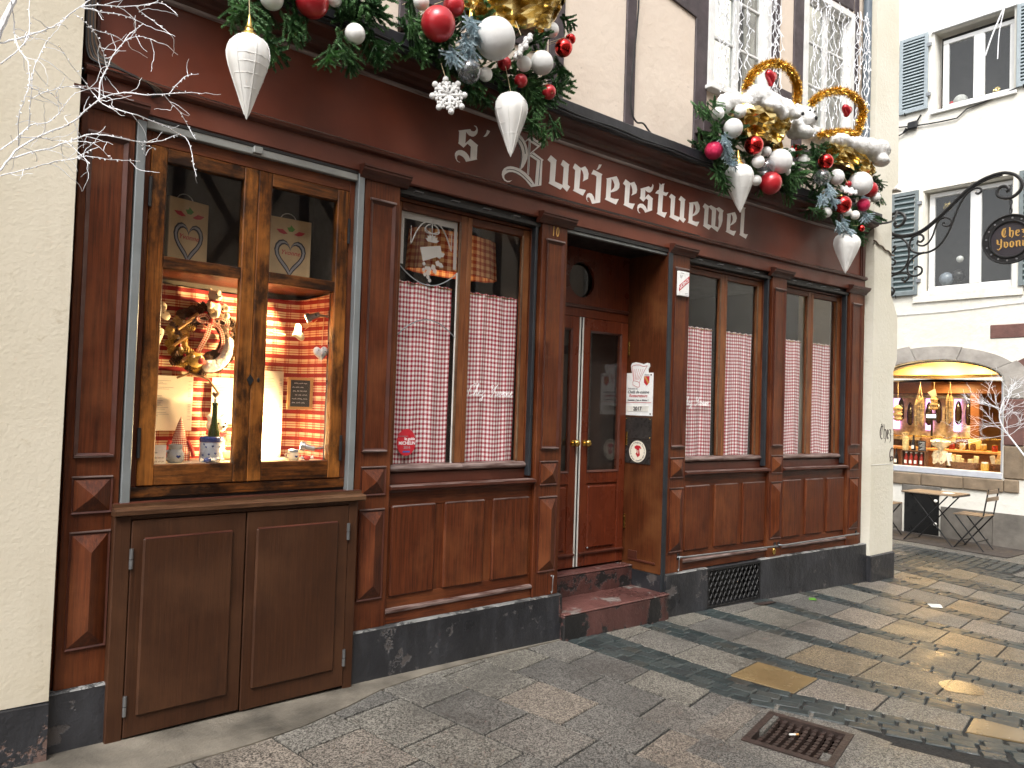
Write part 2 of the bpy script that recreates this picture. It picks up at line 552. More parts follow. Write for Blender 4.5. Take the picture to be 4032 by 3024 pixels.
def chipped(name, paint, under, amt, rough=.5, top=None):
    t = T(name)
    v = t.pos(jitter=False)
    n = t.noise(v, 4.5, 7, .68)
    m = t.ramp(n, [(amt, 0.0), (amt + .03, 1.0)])
    q = t.noise(v, 2.0, 5)
    p = t.ramp(q, [(.3, tuple(x * .6 for x in paint)), (.7, tuple(x * 1.35 for x in paint))])
    p = t.mix(t.math('MULTIPLY', t.ramp(t.noise(t.pos((14, 14, 3), jitter=False), 1.0, 5), [(.5, 0.0), (.8, 1.0)]), .4), p, tuple(min(1, x * 2.6 + .01) for x in paint))
    t.set(Base_Color=t.mix(m, p, under), Roughness=t.ramp(q, [(.3, rough - .14), (.7, rough + .12)]))
    t.bump(t.math('SUBTRACT', t.noise(v, 20, 6, .65), t.math('MULTIPLY', m, .5)), .007)
    return t
chipped('plinth', (.023, .0235, .027), (.075, .066, .064), .59, .40)
chipped('plinth_left', (.020, .0205, .024), (.135, .085, .07), .54, .5)
chipped('plinth_edge', (.19, .19, .185), (.035, .035, .036), .50, .6)
chipped('step_top', (.100, .042, .036), (.20, .17, .155), .58, .34)
chipped('step_riser', (.066, .027, .023), (.014, .013, .013), .50, .42)

# paving: exposed aggregate slab, a little wet
def slabmat(name, lo, hi, tint, scale=150, wet=.5):
    t = T(name)
    v = t.pos(jitter=False)
    vor = t.n('TexVoronoi', Vector=v, Scale=scale).outputs['Color']
    sep = t.n('SeparateColor', Color=vor).outputs[0]
    n = t.math('ADD', t.math('MULTIPLY', sep, .65), t.math('MULTIPLY', t.noise(v, scale * .6, 2), .35))
    c = t.ramp(n, [(.20, lo), (.48, tuple((a + b) / 2.6 for a, b in zip(lo, hi))), (.62, tuple(a * .75 for a in hi)), (.86, hi)])
    r = t.n('ObjectInfo').outputs['Random']
    c = t.mix(1.0, c, t.ramp(r, tint), 'MULTIPLY')
    big = t.noise(v, 1.1, 5, .62)
    c = t.mix(t.math('MULTIPLY', t.ramp(big, [(.42, 0.0), (.68, 1.0)]), .45), c, (.046, .044, .040))
    t.set(Base_Color=c, Roughness=t.ramp(big, [(.36, .62 - .30 * wet), (.5, .55), (.64, .40 - .22 * wet)]))
    t.b.inputs['Specular IOR Level'].default_value = .5
    t.bump(t.math('ADD', sep, t.math('MULTIPLY', t.noise(v, 5, 4), 2.0)), .0016)
    return t
slabmat('slab', (.045, .041, .038), (.47, .45, .42), [(0.0, (.42, .42, .41)), (.3, (.58, .57, .54)), (.6, (.68, .66, .59)), (.8, (.50, .50, .485)), (1.0, (.80, .70, .60))])
slabmat('slab_tan', (.045, .038, .029), (.42, .38, .31), [(0.0, (.58, .54, .47)), (.5, (.80, .70, .56)), (1.0, (.74, .58, .40))], 150, 1.0)
plain('sand_slab', (.185, .130, .062), .22, var=.18, scale=3, bumpd=.0008, bscale=80)
t = T('sett')
v = t.pos(jitter=False)
r = t.n('ObjectInfo').outputs['Random']
c = t.ramp(r, [(0.0, (.019, .027, .028)), (.35, (.032, .043, .043)), (.6, (.024, .029, .030)), (.8, (.044, .054, .053)), (1.0, (.040, .039, .033))])
c = t.mix(t.math('MULTIPLY', t.ramp(t.noise(v, 12, 5, .65), [(.45, 0.0), (.75, 1.0)]), .5), c, (.060, .070, .067))
t.set(Base_Color=c, Roughness=t.ramp(t.noise(v, 6, 4), [(.35, .26), (.65, .52)]))
t.b.inputs['Specular IOR Level'].default_value = .35
t.bump(t.noise(v, 22, 5, .6), .004)
plain('joint', (.012, .0115, .0105), .8, var=.5, scale=20, bumpd=.004, bscale=80, jit=False)

# water film
t = T('water')
t.t.nodes.remove(t.b)
fr = t.n('Fresnel', IOR=1.33).outputs[0]
tr = t.n('BsdfTransparent', Color=(.84, .78, .68)).outputs[0]
gl = t.n('BsdfGlossy', Color=(1, 1, 1), Roughness=.22, Normal=t.n('Bump', Height=t.noise(t.pos(jitter=False), 14, 2), Distance=.001).outputs[0]).outputs[0]
mx = t.n('MixShader', i0=fr, i1=tr, i2=gl).outputs[0]
t.t.links.new(mx, t.o.inputs['Surface'])

def glassmat(name, tint, rough=.0, ior=1.5, haze=0.0, hazec=(.5, .5, .5)):
    t = T(name)
    t.t.nodes.remove(t.b)
    bk = t.n('NewGeometry').outputs['Backfacing']       # same reflectance on both faces of the thin pane
    fr = t.n('Fresnel', IOR=t.math('ADD', ior, t.math('MULTIPLY', bk, 1 / ior - ior))).outputs[0]
    tr = t.n('BsdfTransparent', Color=tint).outputs[0]
    if haze:
        df = t.n('BsdfDiffuse', Color=hazec).outputs[0]
        tr = t.n('MixShader', i0=haze, i1=tr, i2=df).outputs[0]
    gl = t.n('BsdfGlossy', Color=(1, 1, 1), Roughness=rough).outputs[0]
    mx = t.n('MixShader', i0=fr, i1=tr, i2=gl).outputs[0]
    t.t.links.new(mx, t.o.inputs['Surface'])
    return t
glassmat('glass', (.99, .99, .985), 0.0, 1.36, .004, (.45, .42, .38))
glassmat('glass_clean', (.985, .985, .98), 0.0, 1.3)
glassmat('glass_far', (.90, .91, .90), 0.0, 1.45, .006)
glassmat('etched', (.8, .8, .8), .3, 1.4, .62, (.50, .47, .43))
glassmat('clear_ball', (.86, .88, .90), .05, 1.75, .06, (.6, .6, .66))

# cloth: gingham woven from uv (metres)
def gingham(name, red, white, cell, light_a=.5):
    t = T(name)
    uv = t.n('TexCoord').outputs['UV']
    x = t.n('SeparateXYZ', Vector=uv)
    def bandf(o):
        f = t.math('FRACT', t.math('DIVIDE', o, cell))
        return t.math('SUBTRACT', 1.0, t.math('LESS_THAN', f, .52))
    a, b = bandf(x.outputs[0]), bandf(x.outputs[1])
    s = t.math('MULTIPLY', t.math('ADD', a, b), .5)
    mid = tuple(r * .66 + w_ * .34 for r, w_ in zip(red, white))
    c = t.ramp(s, [(0.0, white), (.34, mid), (.80, red)], 'CONSTANT')
    nz = t.noise(t.pos((1, 1, 1)), 220, 2)
    c = t.mix(.10, c, t.ramp(nz, [(.3, (.25, .2, .2)), (.7, (1, 1, 1))]), 'MULTIPLY')
    df = t.n('BsdfDiffuse', Color=c).outputs[0]
    tl = t.n('BsdfTranslucent', Color=c).outputs[0]
    t.t.links.new(t.n('MixShader', i0=.10, i1=df, i2=tl).outputs[0], t.o.inputs['Surface'])
gingham('gingham', (.38, .014, .038), (.94, .90, .89), .0320)
gingham('gingham_small', (.40, .030, .030), (.72, .62, .5), .012)
gingham('gingham_warm', (.26, .045, .02), (.58, .34, .16), .05)
t = T('plaid')
uv = t.n('SeparateXYZ', Vector=t.n('TexCoord').outputs['UV'])
def st(o, period, stops, t=t):
    return t.ramp(t.math('FRACT', t.math('DIVIDE', o, period)), stops, 'CONSTANT')
h = st(uv.outputs[1], .115, [(0.0, .95), (.22, .05), (.30, .8), (.35, .0), (.43, .75), (.47, .05), (.55, .9), (.76, .1), (.82, .6), (.86, 0.0)])
vv = st(uv.outputs[0], .085, [(0.0, .0), (.40, .42), (.60, .05), (.66, .40), (.76, 0.0)])
c = t.ramp(t.math('ADD', h, vv), [(0.0, (.72, .60, .40)), (.5, (.58, .25, .15)), (.85, (.36, .028, .022)), (1.0, (.28, .018, .018))])
t.set(Base_Color=c, Roughness=.9)
t.bump(t.noise(t.pos(), 260, 2), .001)

# baubles, foil
def shiny(name, c, rough, metal, coat=0.0, glit=0.0, spec=.5):
    t = T(name)
    v = t.pos(obj=False)
    t.set(Base_Color=c, Roughness=rough, Metallic=metal)
    t.b.inputs['Coat Weight'].default_value = coat
    t.b.inputs['Coat Roughness'].default_value = .08
    t.b.inputs['Specular IOR Level'].default_value = spec
    n = t.noise(v, 12, 4)
    t.set(Base_Color=t.mix(t.math('MULTIPLY', t.ramp(n, [(.45, 0.0), (.7, 1.0)]), .25), c, tuple(x * .6 + .02 for x in c)))
    if glit:
        t.bump(t.n('TexVoronoi', Vector=v, Scale=330).outputs['Distance'], glit)
    return t
shiny('ball_white', (.80, .79, .76), .32, 0.0, .4)
shiny('ball_white_glitter', (.80, .79, .77), .42, 0.0, 0.0, .004, .9)
shiny('ball_red_satin', (.47, .017, .026), .34, .25, .35)
shiny('ball_red_mirror', (.62, .012, .010), .07, 1.0, .5)
shiny('ball_crimson', (.55, .010, .075), .30, .5, .2, .003)
shiny('cone_paper', (.77, .76, .73), .36, 0.0, .25)
shiny('gold_foil', (.74, .57, .24), .26, 1.0)
shiny('tinsel', (.72, .46, .10), .24, 1.0)
shiny('cap_gold', (.70, .48, .14), .3, 1.0)
shiny('heart_red', (.45, .012, .022), .22, .5, .5)
def lit(name, c, e):
    t = T(name)
    t.set(Base_Color=c, Emission_Color=c, Emission_Strength=e)
lit('bulb_warm', (1.0, .80, .48), 30.0)
lit('downlight', (1.0, .82, .55), 14.0)
lit('screen', (.50, .62, .80), 1.3)
lit('pink_tube', (.85, .45, .95), 1.2)

# ================================================================ the street
b = MB()
NX = [-60, -20, -5, 0, 3, 3.58, 4.38, 6, 9, 12, 15, 30, 90]
NY = [-90, -30, -10, -6, -4, -2.17, -1.53, -1, 0, 2, 6, 20, 60]
for x in NX:
    for y in NY: b.v.append((x, y, ground(min(max(x, -6), 18), min(max(y, -6), 4)) - .0085))
for i in range(len(NX) - 1):
    for j in range(len(NY) - 1):
        a = i * len(NY) + j
        if NX[i] == 3.58 and NY[j] == -2.17: continue      # shaft of the drain
        b.f.append((a, a + len(NY), a + len(NY) + 1, a + 1))
street = tag(b.build('street', 'joint'), kind='structure')

def slab_piece(q, mat, th=.05, lift=0.0, name='paving_slab'):
    # quad (x, y) corners counter-clockwise, shrunk for the joint, chamfered rim
    cx = sum(p[0] for p in q) / 4
    cy = sum(p[1] for p in q) / 4
    def ring(d, dz):
        o = []
        for x, y in q:
            l = math.hypot(x - cx, y - cy)
            f = max(.2, 1 - d * 1.35 / l)
            X, Y = cx + (x - cx) * f, cy + (y - cy) * f
            o.append((X, Y, ground(X, Y) + lift + dz))
        return o
    tl = random.uniform(-.0012, .0012)
    V = ring(.0066, -th) + ring(.0066, -.0035 + tl) + ring(.0092, tl)
    mb = MB().add(V, [(3, 2, 1, 0), (8, 9, 10, 11)] + [(i, (i + 1) % 4, (i + 1) % 4 + 4, i + 4) for i in range(4)] + [(i + 4, (i + 1) % 4 + 4, (i + 1) % 4 + 8, i + 8) for i in range(4)])
    return mb.build(name, mat, street)

# rows of slabs near the shopfront: row lines x = x0 - s*y, cross joints slanted
ROWS = [(-3.0, .14), (-2.58, .14), (-2.17, .14), (-1.75, .14), (-1.33, .14), (-.92, .14), (-.50, .14), (-.09, .14), (.33, .14), (.74, .14), (1.16, .14), (1.57, .14), (1.98, .14), (2.39, .165), (2.81, .16), (3.25, .15), (3.68, .11), (4.05, .09)]
YOFF = [-.34, -.10, -.33, -.12, -.35, -.10, -.33, -.12, -.34, -.1, -.36, -.12, -.34, -.44, -.10, -.26, -.32]
def rx(k, y): return ROWS[k][0] - ROWS[k][1] * y + (.40 * (-(y) - 1.3) ** 2 * .3 if (k >= 15 and y < -1.3) else 0) * (1 if k == 17 else .5)
SL = .225
for k in range(len(ROWS) - 1):
    wdt = ROWS[k + 1][0] - ROWS[k][0]
    y = YOFF[k] + .46 * 2
    while y > -4.6:
        y1 = y - .462
        def pt(kk, yy): return (rx(kk, yy), yy)
        q = [pt(k, y1), pt(k + 1, y1 + SL * wdt), pt(k + 1, y + SL * wdt), pt(k, y)]
        ym = (y + y1) / 2
        xm = (q[0][0] + q[1][0]) / 2
        inside = (3.56 < xm < 4.36 and -2.20 < ym < -1.55)
        if max(p[1] for p in q) < .12 + bend(xm) and not inside:
            slab_piece(q, 'slab', lift=random.uniform(-.0012, .0012))
        elif not inside and min(p[1] for p in q) < .0:
            q = [(px, min(py, .10)) for px, py in q]
            slab_piece(q, 'slab')
        y = y1
# slabs round the drain
for q in [[(3.42, -2.62), (3.80, -2.55), (3.74, -2.16), (3.40, -2.20)], [(3.80, -2.55), (4.28, -2.50), (4.30, -2.08), (3.78, -2.16)], [(3.34, -2.05), (3.58, -2.02), (3.55, -1.55), (3.30, -1.60)], [(3.58, -1.66), (4.14, -1.53), (4.13, -1.36), (3.55, -1.48)]]:
    slab_piece(q, 'slab')

BANDS = [((4.06, 4.14, 4.68, 5.6), (4.46, 4.52, 5.01, 5.95), 4), ((4.86, 4.96, 5.28, 6.0), (5.17, 5.19, 5.60, 6.3), 3), ((5.62, 5.75, 6.00, 6.5), (5.88, 5.93, 6.20, 6.75), 2),
         ((6.47, 6.40, 6.64, 7.0), (6.70, 6.62, 6.84, 7.2), 2), ((7.24, 7.19, 7.15, 7.3), (7.44, 7.38, 7.34, 7.5), 2), ((8.00, 7.87, 7.75, 7.7), (8.21, 8.06, 7.93, 7.9), 2),
         ((8.75, 8.60, 8.40, 8.3), (9.05, 8.79, 8.62, 8.5), 2), ((9.55, 9.27, 9.10, 9.0), (9.95, 9.60, 9.40, 9.3), 3), ((10.6, 10.2, 10.0, 9.9), (10.95, 10.5, 10.3, 10.2), 3)]
def bx(c, y):
    t = -y / 1.3
    if t < 0: return c[0] + (c[0] - c[1]) * -t * .3
    i = min(2, int(t))
    return c[i] + (c[i + 1] - c[i]) * (t - i)
def setback(x): return bend(x) if x < 8.9 else .5
# slab strips between the bands of setts
for i in range(len(BANDS) - 1):
    y = .36 + random.uniform(-.12, .1)
    while y > -4.4:
        y1 = y - random.uniform(.42, .50)
        q = [(bx(BANDS[i][1], y1), y1), (bx(BANDS[i + 1][0], y1), y1 + .06), (bx(BANDS[i + 1][0], y), y + .06), (bx(BANDS[i][1], y), y)]
        lim = setback(q[0][0])
        if q[2][1] > lim + .12: q = [(a, min(c, lim + .10)) for a, c in q]
        if q[3][1] - q[0][1] > .08:
            ym = (y + y1) / 2
            m = 'slab'
            if i == 0 and -1.40 < ym < -1.02 or i == 0 and -2.66 < ym < -2.2: m = 'sand_slab'
            elif (i in (1, 2, 3) and ym < -1.1) or i > 4 and random.random() < .6: m = 'slab_tan'
            slab_piece(q, m)
        y = y1
# slab field at the foot of the far house
for ix in range(8):
    for iy in range(8):
        x0, y0 = 10.75 + ix * .5, 2.3 - iy * .62
        if x0 < 11.75 and y0 < .9 and y0 > -.6: continue
        slab_piece([(x0, y0 - .62), (x0 + .5, y0 - .60), (x0 + .5, y0 + .02), (x0, y0)], 'slab')

# cobble setts, five shared shapes, laid one by one
SETT = []
for k in range(6):
    bm = MB()
    rr = random.Random(k)
    n = 4
    ring0 = []; ring1 = []; ring2 = []
    base = [(-.5, -.5), (.5, -.5), (.5, .5), (-.5, .5)]
    pts = []
    for (ax, ay), (cx_, cy_) in zip(base, base[1:] + base[:1]):
        pts += [(ax * (.99 + rr.uniform(-.03, .02)), ay * (.99 + rr.uniform(-.04, .02))), ((ax + cx_) / 2 * (1 + rr.uniform(-.06, .03)), (ay + cy_) / 2 * (1 + rr.uniform(-.08, .02)))]
    N = len(pts)
    V = [(a, c, -.6) for a, c in pts] + [(a, c, -.12) for a, c in pts] + [(a * .91, c * .91, .02 + rr.uniform(-.03, .03)) for a, c in pts] + [(0, 0, .045)]
    F = [(i, (i + 1) % N, (i + 1) % N + N, i + N) for i in range(N)] + [(i + N, (i + 1) % N + N, (i + 1) % N + 2 * N, i + 2 * N) for i in range(N)] + [(i + 2 * N, (i + 1) % N + 2 * N, 3 * N) for i in range(N)]
    bm.add(V, F)
    SETT.append(bm.build('sett', 'sett', mesh_only=True))
spots = []
for bi, (Lc, Rc, rows) in enumerate(BANDS):
    for rw in range(rows):
        y = .34 + random.uniform(-.1, 0)
        while y > -3.1:
            ln = random.uniform(.11, .19)
            yc = y - ln / 2
            l, r_ = bx(Lc, yc), bx(Rc, yc)
            wd = (r_ - l) / rows
            x = l + wd * (rw + .5)
            if yc < setback(x) - .01:
                ang = math.atan2(bx(Lc, yc - .1) - bx(Lc, yc + .1), .2)
                spots.append((x, yc, wd - .005, ln + .001, ang))
            y -= ln
for iy in range(-8, 12):       # fan of setts before the far house
    x = 9.75
    while x < 11.7:
        ln = random.uniform(.12, .18)
        yy = iy * .105 + (x - 10.7) * .1
        if not (x < 10.1 and yy < .0) and -.75 < yy < .95 and not (x < 10.9 and yy < -.3): spots.append((x, yy, ln - .012, .093, .1))
        x += ln
spots.sort(key=lambda s: (s[0] ** 2 + (s[1] + 4.08) ** 2) / (s[2] * s[3]) ** .5 + (0 if s[1] > -2.95 else 50))
rest = MB()
for i, (x, y, wx, ly, a) in enumerate(spots):
    z = ground(x, y) + random.uniform(-.0015, .002)
    me = SETT[i % 6]
    if i < 290:
        o = link('sett', me, (x, y, z), street, (random.uniform(-.012, .012), random.uniform(-.012, .012), a), (wx, ly, .05))
    else:
        M_ = Matrix.Translation((x, y, z)) @ Matrix.Rotation(a, 4, 'Z') @ Matrix.Diagonal((wx, ly, .05, 1))
        rest.add([tuple(M_ @ v.co) for v in me.vertices], [tuple(p.vertices) for p in me.polygons])
tag(rest.build('sett_field', 'sett', street), kind='stuff')

# concrete apron along the shopfront
ap = [(-4, .3), (-4, -.46), (-1, -.46), (.5, -.45), (1.16, -.42), (1.50, -.39), (1.81, -.33), (2.12, -.22), (2.40, -.10), (2.8, -.02), (3.3, .03), (4.1, .07), (4.1, .3)]
b = MB()
n = len(ap)
b.add([(x, y, ground(x, y) + .007 + (.018 if y > .2 else 0)) for x, y in ap] + [(x, y, ground(x, y) - .05) for x, y in ap], [tuple(range(n - 1, -1, -1))] + [(i, (i + 1) % n, (i + 1) % n + n, i + n) for i in range(n)])
b.build('concrete_apron', 'concrete', street)
# rainwater lying in the low joints
def puddle(pts, lift=.0035):
    k = spline([(x, y, 0) for x, y in pts + pts[:1]], 5)[:-1]
    tag(MB().add([(p.x, p.y, ground(p.x, p.y) + lift) for p in k], [tuple(range(len(k)))]).build('puddle', 'water'), kind='structure')
puddle([(5.55, -2.02), (5.68, -1.92), (5.85, -1.98), (5.82, -2.14), (5.66, -2.18)])

# cast iron drain with a dished grid
dr = thing('drain_grate', (3.98, -1.85, ground(3.98, -1.85)), 'rusty cast iron drain grate with a dished slotted grid set in the paving', 'drain')
DC, DU, DV = Vector((3.985, -1.855)), Vector((.50, .135)), Vector((.115, -.455))
def dp(u, v, dz): 
    p = DC + DU * u + DV * v
    return (p.x, p.y, ground(p.x, p.y) + dz)
def dbar(mb, u0, u1, v0, v1, z0, z1, sag=False):
    k = 8 if sag else 1
    for i in range(k):
        a0, a1 = u0 + (u1 - u0) * i / k, u0 + (u1 - u0) * (i + 1) / k
        s0 = -.02 * (1 - (2 * a0) ** 2) if sag else 0
        s1 = -.02 * (1 - (2 * a1) ** 2) if sag else 0
        mb.hexa([dp(a0, v1, z0 + s0), dp(a1, v1, z0 + s1), dp(a1, v0, z0 + s1), dp(a0, v0, z0 + s0), dp(a0, v1, z1 + s0), dp(a1, v1, z1 + s1), dp(a1, v0, z1 + s1), dp(a0, v0, z1 + s0)])
b = MB()
dbar(b, -.5, .5, -.5, -.42, -.05, .004); dbar(b, -.5, .5, .42, .5, -.05, .004)
dbar(b, -.5, -.42, -.42, .42, -.05, .004); dbar(b, .42, .5, -.42, .42, -.05, .004)
b.build('frame', 'rust', dr)
b = MB(); dbar(b, -.60, .60, -.60, .60, -.20, -.15)
b.build('sump', 'black', dr)
hole = [dp(u, v, 0)[:2] for u, v in ((-.495, -.495), (.495, -.495), (.495, .495), (-.495, .495))]
curve_mesh([[(3.57, -2.18), (4.39, -2.18), (4.39, -1.52), (3.57, -1.52)], hole], .03, lambda a, c_, d: (a, c_, ground(a, c_) - .0195 + d), 'slab', 'mortar_bed', dr)
for i in range(9):
    v = -.36 + i * .09
    b = MB(); dbar(b, -.42, .42, v - .018, v + .018, -.035, -.006, True)
    for q in range(9):
        u = -.36 + q * .09
        s = -.02 * (1 - (2 * u) ** 2)
        b.box(*[dp(u, v, 0)[0] + d for d in (-.012, .012)], *[dp(u, v, 0)[1] + d for d in (-.012, .012)], dp(u, v, 0)[2] - .03 + s, dp(u, v, 0)[2] - .002 + s)
    b.build('bar', 'rust', dr)
# litter
g_ = lambda x, y: ground(x, y)
bt = thing('cigarette_butt', (4.02, -1.80, g_(4.02, -1.80) - .02), 'white cigarette butt with orange filter lying on the drain grate', 'butt')
MB().tube([(4.00, -1.79, g_(4, -1.8) - .012), (4.03, -1.81, g_(4, -1.8) - .012)], .006, 8).build('paper', 'litter', bt)
MB().tube([(4.03, -1.81, g_(4, -1.8) - .012), (4.045, -1.82, g_(4, -1.8) - .012)], .0062, 8).build('filter', 'light_wood', bt)
tag(MB().prism([(7.05, -.22), (7.12, -.18), (7.16, -.22), (7.10, -.27)], g_(7.1, -.2) + .004, g_(7.1, -.2) + .009, lambda a, c, d: (a, c, d)).build('leaf', 'leaf_green'), 'small green leaf lying on the setts before the vent', 'leaf')
tag(MB().prism([(7.95, -.98), (8.06, -.90), (8.14, -.99), (8.02, -1.06)], g_(8, -1) + .004, g_(8, -1) + .007, lambda a, c, d: (a, c, d)).build('paper_scrap', 'litter'), 'scrap of white paper lying flat on the wet paving', 'litter')
tag(MB().prism([(6.38, -.04), (6.6, -.08), (6.62, -.13), (6.42, -.12)], g_(6.5, -.1) + .008, g_(6.5, -.1) + .013, lambda a, c, d: (a, c, d)).build('iron_lid', 'rust'), 'small rusty iron lid on the paving under the vent grille', 'lid')

# ================================================================ the restaurant house
house = thing('timber_framed_house', (4.6, .3, 0), 'half-timbered restaurant house with a dark red-brown panelled wooden shopfront', 'house')
PIL = [(.715, .957), (2.266, 2.517), (3.747, 4.005), (5.245, 5.487), (6.736, 6.975), (8.135, 8.385)]
ZJ = .315
def F(mb, name, mat, parent=house, smooth=False): return mb.build(name, mat, parent, True, smooth)

for i, (a, c) in enumerate(PIL):
    p = F(MB().box(a, c, 0, .22, ZJ, 3.085, .004), 'pilaster', 'wood_v')
    m = (a + c) / 2
    h = .088
    # tall sunk panel: raised bead round a field
    F(MB().frame(m - h, m + h, 1.395, 2.935, .020, -.014, .002, .012), 'panel_bead', 'moulding', p)
    F(MB().box(m - h + .02, m + h - .02, -.003, .002, 1.415, 2.915, .001), 'panel_field', 'wood_v', p)
    F(MB().prof([(-.020, 2.935), (-.020, 2.943), (-.014, 2.948), (.002, 2.948), (.002, 2.935)], m - h - .003, m + h + .003), 'panel_lip', 'bead', p)
    F(MB().prof([(-.020, 1.395), (-.022, 1.403), (.002, 1.409), (.002, 1.395)], m - h + .004, m + h - .004), 'panel_lip', 'bead', p)
    # diamond block and long diamond block
    for (z0, z1) in ((1.130, 1.300), (.495, 1.040)):
        F(MB().frame(m - h, m + h, z0, z1, .010, -.012, .002, .006), 'block_edge', 'moulding', p)
        d = F(MB().pyramid(m - h + .010, m + h - .010, z0 + .010, z1 - .010, -.052, -.008, .002), 'diamond_block', 'wood_v', p)
        F(MB().prof([(-.016, z1), (-.016, z1 + .006), (.002, z1 + .006), (.002, z1)], m - h, m + h), 'block_lip', 'bead', p)
    # capital
    F(MB().prof([(.02, 3.055), (-.012, 3.055), (-.018, 3.066), (-.030, 3.080), (-.050, 3.094), (-.058, 3.100), (-.058, 3.112), (-.066, 3.116), (-.066, 3.128), (-.02, 3.136), (.02, 3.136)], a - .048, c + .048), 'capital', 'moulding', p)
for x in (.700, 8.405):
    F(MB().box(x - .03 if x < 1 else x - .02, x + .014 if x < 1 else x + .075, .03, .22, ZJ, 3.9, .004), 'edge_board', 'wood_v')
# stone plinth, painted black, with a pale worn top arris
def plinth(x0, x1, y0=-.028):
    k = max(2, int((x1 - x0) / .25))
    b = MB()
    for i in range(k + 1):
        x = x0 + (x1 - x0) * i / k
        gz = ground(x, 0) - .06
        b.v += [(x, y0 - .006, gz), (x, y0, ZJ - .006), (x, .25, ZJ - .006), (x, .25, gz)]
    for i in range(k):
        for j in range(4): b.f.append((i * 4 + j, i * 4 + (j + 1) % 4, i * 4 + 4 + (j + 1) % 4, i * 4 + 4 + j))
    b.f += [(3, 2, 1, 0), tuple(k * 4 + j for j in range(4))]
    F(b, 'plinth', 'plinth')
    F(MB().prof([(y0 - .002, ZJ - .006), (y0 + .004, ZJ + .001), (.012, ZJ + .003), (.012, ZJ - .006)], x0, x1, .2), 'plinth_arris', 'plinth_edge')
plinth(.66, .93); plinth(2.26, 4.02); plinth(5.235, 5.80); plinth(6.60, 8.49)
F(MB().box(5.80, 6.60, -.030, .25, -.10, -.045, .006), 'vent_sill', 'plinth')
F(MB().box(5.80, 6.60, -.026, .25, .30, ZJ - .004, .003), 'vent_lintel', 'plinth')
F(MB().box(5.80, 6.60, .10, .12, -.05, .30), 'vent_back', 'black')
vent = thing('vent_grille', (6.2, bend(6.2), -.05), 'cast iron cellar vent grille of crossed diagonal bars in the black plinth', 'grille')
F(MB().frame(5.803, 6.597, -.044, .299, .014, -.032, .0), 'frame', 'iron', vent)
for s in (1, -1):
    for k in range(-4, 13):
        # diagonal bars clipped to the frame
        pts = []
        x0 = 5.81 + k * .066
        za, zb = -.035, .29
        xa, xb = (x0, x0 + .21) if s > 0 else (x0 + .21, x0)
        lo, hi = 5.815, 6.585
        def zx(x): return za + (zb - za) * (x - xa) / (xb - xa)
        x1, x2 = max(lo, min(hi, xa)), max(lo, min(hi, xb))
        if abs(x2 - x1) < .02: continue
        F(MB().tube([(x1, -.024 + (.006 if s > 0 else 0), zx(x1)), (x2, -.024 + (.006 if s > 0 else 0), zx(x2))], .0062, 5), 'bar', 'iron', vent)

# beam, fascia board, cornice
F(MB().prof([(.20, 3.090), (.004, 3.090), (-.004, 3.098), (-.004, 3.212), (.20, 3.212)], .73, 8.40), 'beam', 'beam')
F(MB().prof([(.05, 3.212), (-.016, 3.212), (-.034, 3.222), (-.038, 3.236), (-.030, 3.246), (.05, 3.250)], .72, 8.41), 'beam_moulding', 'moulding')
F(MB().prof([(.01, 3.249), (-.030, 3.2462), (-.034, 3.250), (.01, 3.2545)], .72, 8.41), 'moulding_lip', 'bead_highlight')
fascia = F(MB().prof([(.10, 3.24), (.022, 3.24), (.022, 3.74), (.10, 3.74)], .74, 8.42), 'sign_board', 'fascia')
F(MB().prof([(.05, 3.690), (.004, 3.690), (-.006, 3.697), (-.006, 3.706), (.05, 3.715)], .74, 8.42), 'sign_moulding', 'bead_highlight')
F(MB().prof([(.05, 3.712), (.006, 3.712), (.004, 3.735), (-.020, 3.748), (-.026, 3.775), (-.050, 3.788), (-.090, 3.800), (-.125, 3.812), (-.135, 3.830), (.05, 3.84)], .66, 8.45), 'cornice', 'moulding')
F(MB().prof([(.05, 3.826), (-.150, 3.826), (-.156, 3.832), (-.156, 3.938), (-.148, 3.946), (.05, 3.992)], .66, 8.46), 'lead_flashing', 'lead_black')
for x in (.735, 8.395):
    F(MB().box(x - .022, x + .022, -.002, .06, 3.253, 3.70, .004), 'sign_end', 'moulding')
    F(MB().box(x + (.026 if x < 1 else -.044), x + (.044 if x < 1 else -.026), .008, .06, 3.253, 3.69, .004), 'sign_end', 'moulding')

